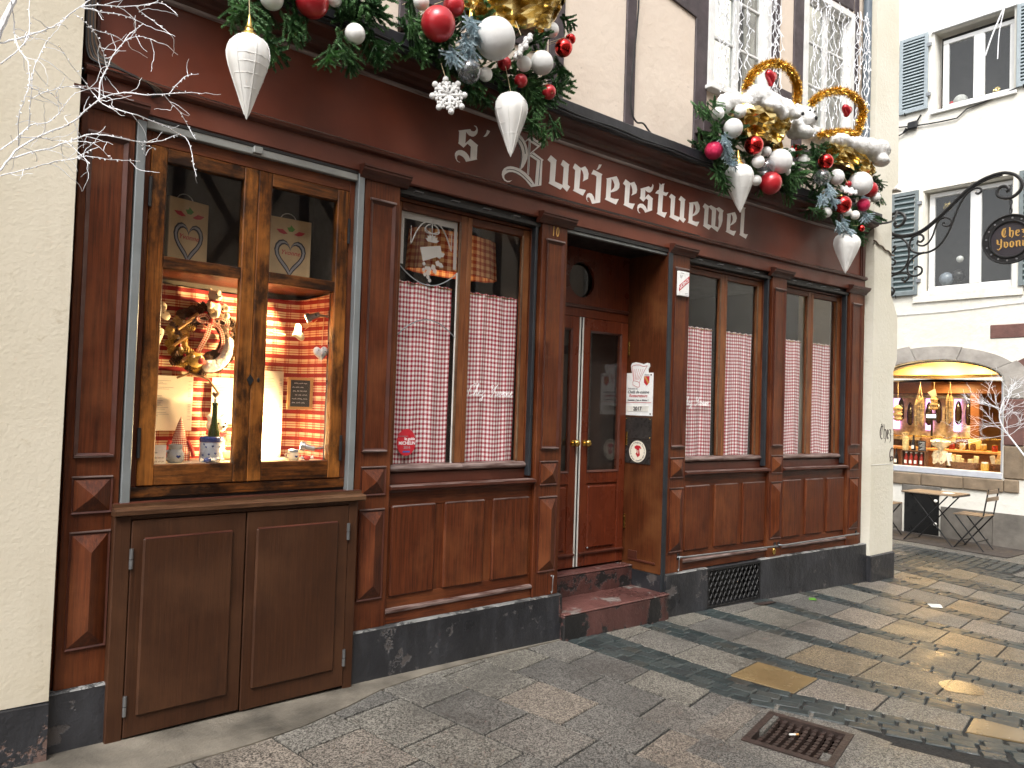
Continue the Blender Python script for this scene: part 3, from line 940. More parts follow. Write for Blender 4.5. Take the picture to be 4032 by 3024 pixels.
GLYPHS=[["S",[[[2.968,3.543],[3.067,3.579],[3.075,3.57],[3.091,3.569],[3.107,3.575],[3.119,3.589],[3.119,3.601],[3.108,3.609],[3.096,3.609],[3.102,3.613],[3.118,3.613],[3.13,3.6],[3.132,3.585],[3.128,3.566],[3.114,3.547],[3.097,3.535],[3.079,3.532],[3.057,3.535],[3.041,3.545],[3.032,3.555],[3.029,3.471],[3.07,3.513],[3.139,3.485],[3.133,3.475],[3.131,3.392],[3.135,3.386],[3.041,3.348],[3.031,3.363],[3.015,3.375],[2.997,3.38],[2.979,3.38],[2.966,3.371],[2.962,3.358],[2.965,3.343],[2.977,3.335],[2.993,3.334],[2.985,3.331],[2.966,3.334],[2.952,3.349],[2.946,3.366],[2.946,3.382],[2.957,3.4],[2.976,3.412],[2.999,3.418],[3.023,3.416],[3.043,3.408],[3.061,3.394],[3.076,3.372],[3.078,3.461],[3.048,3.474],[3.016,3.439],[2.969,3.458],[2.974,3.467],[2.975,3.537]]]],["'",[[[3.214,3.612],[3.24,3.61],[3.231,3.591],[3.213,3.569],[3.201,3.561],[3.183,3.556],[3.196,3.571],[3.208,3.589]]]],["B",[[[3.438,3.643],[3.472,3.659],[3.52,3.655],[3.543,3.64],[3.566,3.619],[3.58,3.596],[3.593,3.569],[3.597,3.536],[3.593,3.501],[3.577,3.464],[3.556,3.429],[3.533,3.406],[3.518,3.41],[3.527,3.449],[3.532,3.487],[3.532,3.524],[3.525,3.549],[3.511,3.572],[3.492,3.591],[3.47,3.608]],[[3.456,3.313],[3.431,3.293],[3.41,3.289],[3.384,3.294],[3.366,3.31],[3.359,3.331],[3.362,3.355],[3.378,3.38],[3.405,3.398],[3.435,3.408],[3.469,3.412],[3.504,3.412],[3.535,3.406],[3.571,3.397],[3.603,3.382],[3.631,3.365],[3.659,3.34],[3.673,3.326],[3.686,3.506],[3.615,3.525],[3.632,3.548],[3.654,3.561],[3.752,3.528],[3.741,3.516],[3.737,3.335],[3.638,3.301],[3.624,3.311],[3.582,3.341],[3.537,3.361],[3.493,3.371],[3.458,3.372],[3.424,3.364],[3.399,3.348],[3.382,3.333],[3.381,3.317],[3.392,3.303],[3.414,3.298],[3.435,3.304]],[[3.566,3.621],[3.62,3.673],[3.738,3.642],[3.621,3.54],[3.614,3.543],[3.688,3.611],[3.617,3.627],[3.592,3.636],[3.571,3.617]],[[3.601,3.631],[3.619,3.629],[3.616,3.541],[3.612,3.383],[3.594,3.387],[3.599,3.536]]]],["inline",[[[3.508,3.625],[3.536,3.608],[3.554,3.586],[3.567,3.555],[3.571,3.533]],[[3.496,3.595],[3.522,3.565],[3.535,3.534],[3.539,3.495],[3.533,3.454],[3.524,3.415]],[[3.61,3.652],[3.708,3.627]],[[3.632,3.543],[3.72,3.519],[3.709,3.334]],[[3.61,3.63],[3.602,3.385]],[[3.4,3.373],[3.427,3.384],[3.47,3.389],[3.519,3.384],[3.559,3.369],[3.6,3.348],[3.641,3.325]]]],["u",[[[3.825,3.581],[3.885,3.557],[3.881,3.544],[3.873,3.394],[3.954,3.384],[3.961,3.52],[3.93,3.534],[3.951,3.575],[4.019,3.554],[4.013,3.543],[4.007,3.397],[4.034,3.388],[4.002,3.343],[3.955,3.368],[3.934,3.344],[3.81,3.367],[3.819,3.381],[3.825,3.524],[3.793,3.539]]]],["r",[[[4.078,3.577],[4.142,3.556],[4.188,3.58],[4.215,3.56],[4.229,3.53],[4.223,3.489],[4.168,3.457],[4.176,3.483],[4.174,3.511],[4.163,3.534],[4.142,3.549],[4.131,3.394],[4.204,3.397],[4.173,3.346],[4.065,3.365],[4.077,3.379],[4.083,3.526],[4.057,3.538]]]],["j",[[[4.281,3.574],[4.383,3.56],[4.373,3.545],[4.366,3.337],[4.364,3.331],[4.277,3.303],[4.263,3.327],[4.247,3.346],[4.231,3.349],[4.219,3.337],[4.222,3.319],[4.24,3.313],[4.228,3.31],[4.212,3.328],[4.21,3.349],[4.222,3.372],[4.245,3.383],[4.271,3.38],[4.292,3.362],[4.306,3.334],[4.311,3.341],[4.319,3.528],[4.295,3.536],[4.259,3.534]],[[4.341,3.629],[4.372,3.635],[4.355,3.607],[4.335,3.588],[4.313,3.578],[4.329,3.6]]]],["e",[[[4.427,3.536],[4.546,3.58],[4.569,3.556],[4.584,3.525],[4.58,3.491],[4.556,3.467],[4.519,3.448],[4.483,3.435],[4.481,3.394],[4.527,3.392],[4.58,3.401],[4.548,3.35],[4.418,3.367],[4.431,3.382],[4.436,3.531]],[[4.488,3.549],[4.51,3.532],[4.527,3.506],[4.521,3.482],[4.503,3.463],[4.484,3.449]]]],["r",[[[4.653,3.578],[4.713,3.56],[4.758,3.58],[4.786,3.552],[4.796,3.52],[4.789,3.492],[4.761,3.476],[4.729,3.459],[4.741,3.482],[4.74,3.512],[4.73,3.533],[4.71,3.552],[4.7,3.394],[4.736,3.395],[4.773,3.401],[4.744,3.349],[4.637,3.365],[4.648,3.38],[4.653,3.525],[4.625,3.537]]]],["s",[[[4.837,3.538],[4.941,3.581],[4.952,3.573],[4.97,3.577],[4.984,3.593],[4.986,3.61],[4.998,3.6],[4.996,3.576],[4.982,3.55],[4.957,3.531],[4.931,3.528],[4.907,3.535],[4.898,3.545],[4.895,3.473],[4.934,3.511],[4.997,3.487],[4.991,3.474],[4.989,3.386],[4.903,3.35],[4.891,3.366],[4.867,3.38],[4.844,3.384],[4.822,3.372],[4.817,3.355],[4.829,3.34],[4.846,3.336],[4.829,3.333],[4.809,3.35],[4.804,3.372],[4.812,3.397],[4.837,3.414],[4.872,3.418],[4.904,3.403],[4.931,3.375],[4.936,3.463],[4.91,3.472],[4.877,3.438],[4.83,3.458],[4.841,3.475],[4.843,3.53]]]],["t",[[[5.068,3.636],[5.086,3.63],[5.097,3.623],[5.11,3.637],[5.142,3.645],[5.131,3.628],[5.127,3.572],[5.158,3.57],[5.194,3.58],[5.165,3.542],[5.124,3.542],[5.116,3.398],[5.146,3.397],[5.181,3.405],[5.151,3.352],[5.048,3.368],[5.06,3.383],[5.069,3.54],[5.024,3.538],[5.053,3.57],[5.07,3.574],[5.075,3.616]]]],["u",[[[5.23,3.575],[5.289,3.559],[5.284,3.55],[5.274,3.398],[5.353,3.392],[5.36,3.533],[5.332,3.545],[5.361,3.582],[5.423,3.561],[5.414,3.547],[5.407,3.398],[5.435,3.39],[5.403,3.352],[5.35,3.377],[5.33,3.351],[5.214,3.37],[5.226,3.388],[5.229,3.53],[5.203,3.543]]]],["e",[[[5.472,3.544],[5.591,3.577],[5.617,3.551],[5.625,3.52],[5.614,3.489],[5.587,3.463],[5.554,3.446],[5.524,3.431],[5.525,3.395],[5.567,3.391],[5.622,3.401],[5.591,3.353],[5.463,3.366],[5.474,3.382],[5.481,3.535]],[[5.536,3.553],[5.559,3.532],[5.569,3.502],[5.558,3.475],[5.526,3.444]]]],["w",[[[5.693,3.58],[5.754,3.565],[5.782,3.58],[5.859,3.565],[5.9,3.584],[5.969,3.564],[5.957,3.548],[5.955,3.466],[5.936,3.419],[5.885,3.354],[5.793,3.382],[5.76,3.352],[5.675,3.374],[5.686,3.387],[5.695,3.529],[5.666,3.545]],[[5.751,3.56],[5.799,3.534],[5.796,3.395],[5.74,3.402]],[[5.859,3.56],[5.907,3.535],[5.894,3.489],[5.902,3.454],[5.898,3.396],[5.848,3.402]]]],["e",[[[6.017,3.543],[6.137,3.582],[6.16,3.559],[6.17,3.531],[6.156,3.494],[6.12,3.466],[6.073,3.444],[6.068,3.406],[6.111,3.4],[6.164,3.409],[6.131,3.357],[6.008,3.376],[6.019,3.389],[6.026,3.535]],[[6.08,3.558],[6.106,3.534],[6.11,3.505],[6.096,3.476],[6.072,3.448]]]],["l",[[[6.245,3.665],[6.286,3.65],[6.306,3.655],[6.29,3.636],[6.277,3.405],[6.309,3.401],[6.346,3.407],[6.316,3.36],[6.216,3.38],[6.226,3.397],[6.236,3.595],[6.231,3.64]]]]]
BALLS=[["rs",2.478,-0.333,3.936,0.101],["rs",2.671,-0.207,4.164,0.067],["w",2.43,-0.215,4.096,0.048],["wg",2.883,-0.361,3.974,0.126],["cl",2.706,-0.346,3.72,0.073],["w",2.893,-0.261,3.784,0.045],["rs",3.061,-0.237,3.915,0.045],["w",3.181,-0.295,3.93,0.049],["wg",3.337,-0.292,3.987,0.076],["rs",3.173,-0.275,3.823,0.044],["rs",3.426,-0.27,3.824,0.049],["rm",3.569,-0.248,4.18,0.062],["rm",3.729,-0.146,4.33,0.038],["w",3.481,-0.219,4.285,0.05],["w",3.056,-0.197,4.357,0.042],["w",1.504,-0.253,3.762,0.06],["rs",1.722,-0.262,3.82,0.087],["w",1.862,-0.236,3.895,0.041],["w",1.974,-0.272,3.726,0.056],["w",5.382,-0.232,4.22,0.052],["w",5.659,-0.258,4.305,0.056],["wg",5.54,-0.275,4.123,0.081],["pg",5.361,-0.212,3.904,0.076],["rm",5.784,-0.321,4.027,0.082],["w",6.096,-0.25,4.064,0.043],["w",5.852,-0.323,3.898,0.055],["cl",6.065,-0.269,3.907,0.077],["wg",6.22,-0.313,3.988,0.105],["w",6.54,-0.225,4.166,0.043],["rm",6.686,-0.19,4.223,0.063],["w",6.351,-0.298,3.93,0.039],["w",6.602,-0.207,4.053,0.04],["w",5.919,-0.264,3.76,0.047],["rs",6.141,-0.271,3.782,0.098],["w",7.164,-0.292,4.421,0.054],["w",7.502,-0.369,4.423,0.058],["w",6.732,-0.252,4.129,0.054],["rm",6.968,-0.343,4.154,0.073],["cl",6.948,-0.322,3.997,0.077],["wg",7.206,-0.334,4.055,0.072],["wg",7.572,-0.393,4.055,0.116],["rs",7.458,-0.327,4.041,0.032],["rs",7.904,-0.333,4.077,0.079],["w",7.976,-0.357,4.005,0.053],["rm",7.213,-0.394,3.774,0.086],["pg",7.673,-0.379,3.862,0.065],["w",7.043,-0.326,3.676,0.047],["w",7.48,-0.388,3.719,0.046],["rm",7.603,-0.395,3.607,0.034],["w",7.404,-0.344,3.746,0.046]]
BIRCH=[[3.2,[[0.332,-0.748,2.493],[0.358,-0.747,2.545],[0.391,-0.738,2.6],[0.459,-0.686,2.671],[0.523,-0.659,2.724],[0.573,-0.667,2.76],[0.612,-0.673,2.818],[0.652,-0.686,2.865],[0.696,-0.734,2.886],[0.733,-0.793,2.885],[0.794,-0.842,2.879],[0.881,-0.793,2.922],[0.969,-0.712,2.977],[1.061,-0.638,3.022]]],[1.6,[[0.881,-0.793,2.922],[0.911,-0.786,2.968],[0.935,-0.78,3.005],[0.964,-0.761,3.033],[1.022,-0.712,3.074]]],[1.8,[[0.859,-0.809,2.907],[0.918,-0.73,2.905],[0.968,-0.665,2.904],[1.012,-0.629,2.866],[1.034,-0.67,2.804]]],[2.4,[[0.652,-0.686,2.865],[0.66,-0.655,2.942],[0.681,-0.649,3.007],[0.701,-0.648,3.071],[0.739,-0.646,3.141],[0.767,-0.644,3.19],[0.812,-0.643,3.242]]],[1.5,[[0.681,-0.649,3.007],[0.672,-0.657,3.046],[0.652,-0.693,3.071],[0.613,-0.775,3.085],[0.568,-0.845,3.085],[0.525,-0.847,3.105]]],[1.4,[[0.739,-0.646,3.141],[0.697,-0.679,3.141],[0.631,-0.76,3.106],[0.569,-0.839,3.076]]],[1.4,[[0.739,-0.646,3.141],[0.784,-0.647,3.179],[0.818,-0.678,3.173],[0.841,-0.731,3.147]]],[2.6,[[0.358,-0.747,2.545],[0.433,-0.677,2.602],[0.499,-0.666,2.638],[0.546,-0.693,2.667],[0.593,-0.745,2.69],[0.625,-0.797,2.691],[0.679,-0.849,2.683],[0.786,-0.765,2.709],[0.878,-0.675,2.757],[0.935,-0.643,2.796],[0.975,-0.632,2.822]]],[1.5,[[0.975,-0.632,2.822],[1.005,-0.64,2.807],[1.011,-0.69,2.743],[1.004,-0.753,2.668],[1.002,-0.802,2.608]]],[2.0,[[0.975,-0.632,2.822],[0.893,-0.701,2.822],[0.808,-0.799,2.796],[0.735,-0.845,2.789],[0.691,-0.796,2.808],[0.658,-0.711,2.845],[0.634,-0.656,2.897],[0.588,-0.688,2.936],[0.518,-0.816,2.938],[0.479,-0.862,2.968]]],[1.0,[[0.786,-0.765,2.709],[0.816,-0.717,2.703],[0.826,-0.691,2.686]]],[1.0,[[0.803,-0.743,2.712],[0.845,-0.692,2.722],[0.878,-0.66,2.728]]],[2.0,[[0.334,-0.731,2.48],[0.392,-0.678,2.519],[0.456,-0.67,2.556],[0.51,-0.711,2.579],[0.558,-0.789,2.582],[0.592,-0.828,2.592],[0.651,-0.847,2.59],[0.731,-0.775,2.619],[0.811,-0.689,2.654]]],[2.2,[[0.321,-0.828,2.551],[0.369,-0.791,2.611],[0.418,-0.764,2.681],[0.475,-0.698,2.723],[0.518,-0.676,2.773],[0.546,-0.678,2.835],[0.59,-0.662,2.889],[0.655,-0.659,2.921]]],[2.8,[[0.319,-0.673,2.986],[0.364,-0.693,3.009],[0.406,-0.739,3.024],[0.443,-0.788,3.037],[0.477,-0.822,3.056],[0.512,-0.837,3.101],[0.544,-0.848,3.138],[0.573,-0.853,3.173]]],[1.8,[[0.544,-0.848,3.138],[0.605,-0.846,3.169],[0.685,-0.769,3.222],[0.786,-0.666,3.299],[0.851,-0.639,3.347],[0.89,-0.651,3.349],[0.919,-0.732,3.285]]],[1.7,[[0.549,-0.851,3.138],[0.615,-0.828,3.153],[0.707,-0.72,3.215],[0.781,-0.648,3.245],[0.815,-0.644,3.24]]],[1.7,[[0.772,-0.677,3.289],[0.81,-0.642,3.284],[0.849,-0.66,3.258],[0.868,-0.709,3.221],[0.886,-0.78,3.17]]],[2.2,[[0.319,-0.709,2.896],[0.362,-0.736,2.941],[0.393,-0.738,3.0],[0.403,-0.724,3.037],[0.404,-0.668,3.183]]],[1.6,[[0.384,-0.752,2.601],[0.369,-0.833,2.656],[0.375,-0.86,2.711],[0.39,-0.867,2.769],[0.402,-0.864,2.836],[0.42,-0.848,2.908],[0.444,-0.833,2.978],[0.475,-0.836,3.034],[0.508,-0.834,3.098]]],[1.8,[[0.341,-0.72,3.139],[0.359,-0.67,3.077],[0.364,-0.691,3.012],[0.374,-0.749,2.949],[0.391,-0.824,2.89],[0.393,-0.859,2.834],[0.399,-0.867,2.789],[0.432,-0.838,2.79],[0.48,-0.77,2.813],[0.526,-0.684,2.803]]],[1.5,[[0.403,-0.85,2.75],[0.449,-0.814,2.797],[0.501,-0.761,2.845],[0.563,-0.692,2.89],[0.611,-0.657,2.915]]],[1.5,[[0.413,-0.766,2.674],[0.404,-0.829,2.723],[0.402,-0.864,2.78],[0.404,-0.864,2.836],[0.411,-0.85,2.888]]],[1.6,[[0.374,-0.789,2.618],[0.454,-0.687,2.664],[0.499,-0.661,2.672],[0.546,-0.693,2.667],[0.583,-0.822,2.586],[0.6,-0.849,2.563]]],[1.2,[[0.546,-0.693,2.667],[0.594,-0.776,2.659],[0.629,-0.841,2.634],[0.676,-0.83,2.597]]],[1.0,[[0.629,-0.841,2.634],[0.593,-0.817,2.61],[0.567,-0.797,2.588]]],[14.0,[[0.292,-0.675,2.948],[0.316,-0.683,3.034],[0.336,-0.696,3.1],[0.356,-0.71,3.16]]]]

# lettering painted on the sign board
for nm, polys in GLYPHS:
    if nm == 'inline':
        for P in polys:
            b = MB()
            for (a0, c0), (a1, c1) in zip(P, P[1:]):
                d = Vector((a1 - a0, c1 - c0)).normalized() * .0024
                nrm = Vector((-d.y, d.x))
                e = d * .8
                b.prism([(a0 - nrm.x - e.x, c0 - nrm.y - e.y), (a1 - nrm.x + e.x, c1 - nrm.y + e.y), (a1 + nrm.x + e.x, c1 + nrm.y + e.y), (a0 + nrm.x - e.x, c0 + nrm.y - e.y)], .0168 + random.uniform(0, .0004), .0195)
            F(b, 'letter_line', 'letter_dark', fascia)
    elif nm == 'B':
        for q, P in enumerate(polys):
            curve_mesh([P], .002, (lambda dy: (lambda a, c, d: (a, .0200 - d + dy, c)))(q * -.0005), 'letter_white', 'letter', fascia, True)
    else:
        curve_mesh(polys, .002, lambda a, c, d: (a, .0205 - d, c), 'letter_white', 'letter', fascia, True)

# ---------------------------------------------------------------- bays with small windows
PANES = {}
def lower_panels(x0, x1):
    F(MB().box(x0 - .01, x1 + .01, .055, .20, ZJ + .01, 1.15), 'panel_back', 'wood_v')
    F(MB().box(x0, x1, .030, .0545, 1.046, 1.14, .002), 'rail', 'wood_h')
    F(MB().box(x0, x1, .030, .0545, .40, .486, .002), 'rail', 'wood_h')
    w_ = (x1 - x0)
    e = .035
    pw = (w_ - 2 * e - 2 * .082) / 3
    xs = [x0 + e + k * (pw + .082) for k in range(3)]
    edges = [x0] + [v for a in xs for v in (a, a + pw)] + [x1]
    for k in range(0, 8, 2):
        F(MB().box(edges[k], edges[k + 1], .030, .0545, .4865, 1.0455, .002), 'stile', 'wood_v')
    for a in xs:
        p = F(MB().box(a - .004, a + pw + .004, .012, .050, .482, 1.050, .010), 'panel', 'wood_v')
        F(MB().prof([(.011, 1.043), (.010, 1.047), (.022, 1.0515), (.04, 1.0515), (.04, 1.043)], a + .004, a + pw - .004), 'panel_lip', 'bead', p)
    F(MB().prof([(.06, .385), (.004, .385), (-.004, .392), (-.004, .404), (.012, .412), (.06, .414)], x0, x1), 'base_moulding', 'bead')
    F(MB().box(x0, x1, .012, .06, ZJ + .004, .385, .002), 'base_rail', 'wood_h')
    F(MB().prof([(.20, 1.135), (.020, 1.135), (.014, 1.142), (-.010, 1.150), (-.024, 1.158), (-.024, 1.170), (.0, 1.178), (.20, 1.184)], x0, x1), 'sill', 'moulding')
    F(MB().prof([(.03, 1.1775), (-.020, 1.1715), (-.022, 1.175), (.03, 1.1815)], x0 + .004, x1 - .004), 'sill_lip', 'bead')

def bay_window(x0, x1, label_pane):
    win = F(MB().box(x0, x1, .075, .13, 1.18, 1.252, .003), 'window', 'moulding')
    # frame around both sashes
    F(MB().box(x0, x0 + .028, .07, .15, 1.252, 3.02, .003), 'frame', 'wood_v', win)
    F(MB().box(x1 - .045, x1, .07, .15, 1.252, 3.02, .003), 'frame', 'wood_v', win)
    F(MB().box(x0 + .028, x1 - .045, .07, .15, 3.0, 3.02, .002), 'frame', 'wood_h', win)
    F(MB().box(x1 - .046, x1 - .022, .02, .069, 1.20, 3.03, .003), 'shutter_guide', 'blue_black', win)
    F(MB().box(x0 - .005, x1 + .005, .035, .20, 3.022, 3.088, .002), 'shutter_slot', 'black_strip', win)
    F(MB().box(x0, x1, .015, .034, 3.026, 3.052, .002), 'slot_strip', 'black_strip', win)
    for fx in (.12, .36, .58, .80):
        xx = x0 + (x1 - x0) * fx
        F(MB().tube([(xx - .035, .030, 3.056), (xx - .030, .004, 3.060), (xx + .030, .004, 3.060), (xx + .035, .030, 3.056)], .0035, 5), 'slot_clip', 'steel', win)
    xm = x0 + .030 + (x1 - x0 - .075) / 2
    for a, c in ((x0 + .030, xm - .001), (xm + .001, x1 - .047)):
        s = F(MB().box(a, a + .040, .084, .125, 1.302, 2.998, .004), 'sash', 'wood_sash', win)
        F(MB().box(c - .062 if c > xm + .1 else c - .058, c, .084, .125, 1.302, 2.998, .004), 'stile', 'wood_sash', win)
        l, r_ = a + .040, c - (.062 if c > xm + .1 else .058)
        F(MB().box(l, r_, .084, .125, 2.945, 2.998, .004), 'rail', 'wood_h', win)
        F(MB().box(r_ - .014, r_ + .004, .078, .092, 1.31, 2.95, .004), 'glazing_bead', 'wood_lip', win)
        F(MB().prof([(.13, 1.262), (.066, 1.258), (.052, 1.268), (.050, 1.280), (.060, 1.294), (.085, 1.303), (.13, 1.306)], a, c), 'drip_sill', 'bead', win)
        g = F(MB().box(l - .004, r_ + .004, .104, .108, 1.298, 2.955), 'pane', 'glass', win)
        PANES.setdefault(round(x0, 2), []).append((l, r_))
    return win

def curtain(x0, x1, z0, z1, y, label, group=None, seed=0):
    rr = random.Random(seed)
    ph = [rr.uniform(0, 6.3) for _ in range(4)]
    fr = [rr.uniform(38, 52), rr.uniform(70, 95), rr.uniform(17, 24)]
    def fn(u, v):
        x = x0 + (x1 - x0) * u
        hang = 1 - v
        a = (.003 + .005 * hang)
        yy = y + a * math.sin(fr[0] * (x + .015 * math.sin(3 * v + ph[3])) + ph[0]) + .003 * math.sin(fr[1] * x + ph[1]) * (1 - .5 * hang) + .007 * hang * math.sin(fr[2] * x + ph[2])
        zz = z0 + (z1 - z0) * v + (.004 * math.sin(fr[1] * x) if v > .985 else 0) + .006 * (1 - v) * math.sin(fr[2] * x)
        return (x + .006 * math.sin(fr[0] * x + 1 + ph[1]) * hang, yy, zz), (x * 1.18 + .004 * math.sin(fr[0] * x), (z0 + (z1 - z0) * v) + .003 * math.sin(fr[2] * x + ph[0]))
    o = F(MB().grid(fn, 90, 30), 'curtain', 'gingham', None, True)
    F(MB().tube([(x0 - .01, y, z1 - .012), (x1 + .01, y, z1 - .012)], .004, 6), 'curtain_rod', 'brass', o)
    return tag(o, label, 'curtain', group)

W1 = None
BAYS = [(2.517, 3.747), (5.487, 6.736), (6.975, 8.135)]
wins = []
for x0, x1 in BAYS:
    lower_panels(x0, x1)
    wins.append(bay_window(x0, x1, ''))
CUR = [(0, 0, 2.497, 'red and white gingham half curtain behind the pane with the round red sticker', 2.2),
       (0, 1, 2.492, 'gingham half curtain behind the white script lettering, next to the number ten pilaster', 2.2),
       (1, 0, 2.476, 'gingham half curtain behind white script lettering, right of the licence plate', 3.0),
       (1, 1, 2.476, 'plain gingham half curtain in the window above the diagonal vent grille', 3.0),
       (2, 0, 2.476, 'gingham half curtain below the yellow lampshade', 3.0),
       (2, 1, 2.476, 'gingham half curtain in the last window pane beside the cream corner pier', 3.0)]
for bi, pi, zt, lab, _ in CUR:
    l, r_ = PANES[round(BAYS[bi][0], 2)][pi]
    gap = 0.028 if pi == 0 else 0.004
    curtain(l + .004, r_ - gap - (.02 if bi else 0), 1.285, zt, .134, lab, 'gingham half curtains', bi * 2 + pi)

# leaded curves and etched ornament in the first pane
l, r_ = PANES[2.52][0]
def leadline(pts): F(MB().tube(pts, .0042, 5), 'lead_came', 'zinc', wins[0])
leadline([(l + (r_ - l) * t, .100, 2.592 - .115 * math.sin(math.pi * t) ** .9 + .015 * t) for t in [i / 16 for i in range(17)]])
leadline([(l + (r_ - l) * t, .100, 2.13 + .12 * math.sin(math.pi * t) ** .85 + .012 * t) for t in [i / 16 for i in range(17)]])
F(MB().box(r_ - .017, r_ - .003, .096, .1035, 1.30, 2.60, .002), 'putty_strip', 'white_strip', wins[0])
et = lambda polys: curve_mesh(polys, .0012, lambda a, c, d: (a, .1025 - d, c), 'etched', 'etching', wins[0], True)
cx = (l + r_) / 2 + .01
et([[(l + .002, 2.60), (l + .030, 2.60), (l + .030, 2.90), (r_ - .045, 2.90), (r_ - .045, 2.62), (r_ - .018, 2.62), (r_ - .018, 2.953), (l + .002, 2.953)]])
et([[(cx - .09, 2.73), (cx + .075, 2.765), (cx + .088, 2.70), (cx - .065, 2.64)]])
for k in range(7):
    a = R(20 + k * 23)
    ca, sa = math.cos(a), math.sin(a)
    base = Vector((cx + .005, 2.775))
    tip = base + Vector((ca, sa)) * .062
    nrm = Vector((-sa, ca)) * .011
    mid = base + Vector((ca, sa)) * .035
    et([[(base.x, base.y), (mid.x + nrm.x, mid.y + nrm.y), (tip.x, tip.y), (mid.x - nrm.x, mid.y - nrm.y)]])
for (gx, gz) in ((-.055, 2.625), (-.035, 2.60), (-.055, 2.585), (-.025, 2.57), (-.045, 2.555), (-.02, 2.54), (-.005, 2.52)):
    et([arc(cx + gx, gz, .013, 0, 340, 10)])
for dx, dz, an in ((.03, 2.60, -60), (.055, 2.62, -20), (.01, 2.585, -100), (.065, 2.655, 25)):
    a = R(an)
    d = Vector((math.cos(a), math.sin(a)))
    nrm = Vector((-d.y, d.x))
    b0 = Vector((cx + dx - .02, dz + .03))
    et([[tuple(b0 + d * u + nrm * v) for u, v in ((0, 0), (.02, .022), (.035, .012), (.05, .018), (.075, 0), (.05, -.018), (.035, -.012), (.02, -.022))]])
for s in (-1, 1):
    sp = [Vector((cx + s * (.012 + .036 * (1 + .9 * t) * math.sin(t * 5.2)), .1018, 2.875 + .036 * (1 - .55 * t) * math.cos(t * 5.2) - .018)) for t in [i / 18 for i in range(19)]]
    F(MB().tube(sp, .0042, 5), 'etching', 'etched', wins[0])
    F(MB().tube([(cx + s * (.03 + .13 * t), .1018, 2.905 - .16 * t ** 2.2) for t in [i / 10 for i in range(11)]], .0045, 5), 'etching', 'etched', wins[0])
    F(MB().tube([(cx + s * .165, .1018, z) for z in (2.74, 2.86)] , .003, 5), 'etching', 'etched', wins[0])
F(MB().tube([(cx, .1018, 2.935), (cx + .003, .1018, 2.79)], .0035, 5), 'etching', 'etched', wins[0])
# red guide sticker
sc = (l + .105, 1.445)
stk = tag(curve_mesh([[(sc[0] + .073 * math.cos(a), sc[1] + .088 * math.sin(a)) for a in [i * .2618 for i in range(24)]]], .001, lambda a, c, d: (a, .1025 - d, c), 'sticker_red', 'window_sticker', None, True), 'round red restaurant guide sticker on the lower corner of the first window', 'sticker')
for s, dz, sz, mt in (('le guide', .022, .026, 'vinyl_white'), ('MICHELIN', -.006, .029, 'vinyl_white'), ('2016', -.034, .026, 'print_grey'), ('Sélectionné dans', .04, .010, 'print_grey')):
    text_mesh(s, sz, lambda a, c, d, dz=dz, ox=(.026 if s == 'le guide' else -.025 if len(s) > 9 else .006): (sc[0] + ox + a, .1012 - d, sc[1] + dz + c), mt, 'print', stk, True, bold=.0006 if mt == 'vinyl_white' else 0)
F(MB().box(sc[0] - .025, sc[0] + .03, .1008, .1018, sc[1] - .066, sc[1] - .056), 'print', 'print_blue', stk)

# flowing script on two panes
SCRIPT = {
 'C': ([[(.55, .85), (.62, .98), (.48, 1.02), (.22, .8), (.08, .4), (.12, .08), (.32, 0), (.55, .16)], [(.55, .85), (.5, .72)]], .60),
 'h': ([[(0, .1), (.18, .45), (.32, .95), (.26, 1.0), (.18, .75), (.06, 0)], [(.06, .05), (.2, .4), (.3, .42), (.28, .15), (.32, .0), (.46, .14)]], .44),
 'e': ([[(0, .14), (.2, .3), (.24, .42), (.14, .44), (.06, .25), (.1, .02), (.22, .02), (.38, .16)]], .36),
 'z': ([[(0, .3), (.08, .42), (.28, .38), (.06, .06), (.2, .02), (.24, -.2), (.1, -.42), (.02, -.3), (.2, -.08), (.42, .12)]], .42),
 'Y': ([[(.0, .75), (.08, .95), (.2, .9), (.16, .6), (.26, .5), (.5, .72), (.66, 1.0)], [(.66, 1.0), (.5, .55), (.36, .1), (.2, -.05), (.08, .05), (.12, .18)]], .62),
 'v': ([[(0, .3), (.08, .42), (.12, .1), (.18, .02), (.3, .2), (.32, .42), (.42, .36)]], .40),
 'o': ([[(.16, .42), (.04, .25), (.08, .03), (.2, .05), (.28, .25), (.18, .42), (.4, .34)]], .38),
 'n': ([[(0, .2), (.08, .42), (.06, .0)], [(.06, .1), (.2, .4), (.28, .38), (.25, .1), (.3, .0), (.42, .14)]], .40)}
def script(s, x0, z0, size, y, parent, slant=.28, r_=.0019):
    x = x0
    for ch in s:
        if ch == ' ': x += .42 * size; continue
        st_, adv = SCRIPT[ch]
        b = MB()
        for P in st_:
            sp = spline([(x + (px + slant * pz) * size, y, z0 + pz * size) for px, pz in P], 4)
            b.tube(sp, [r_ * (.55 + .75 * abs(math.sin(i * .9 + .6))) for i in range(len(sp))], 5)
        F(b, 'letter', 'vinyl_white', parent)
        x += adv * size
l2, r2 = PANES[2.52][1]
script('Chez Yvonne', l2 + .012, 1.765, .086, .1012, wins[0])
l3, r3 = PANES[5.49][0]
script('Chez Yvonne', l3 - .008, 1.762, .078, .1012, wins[1])

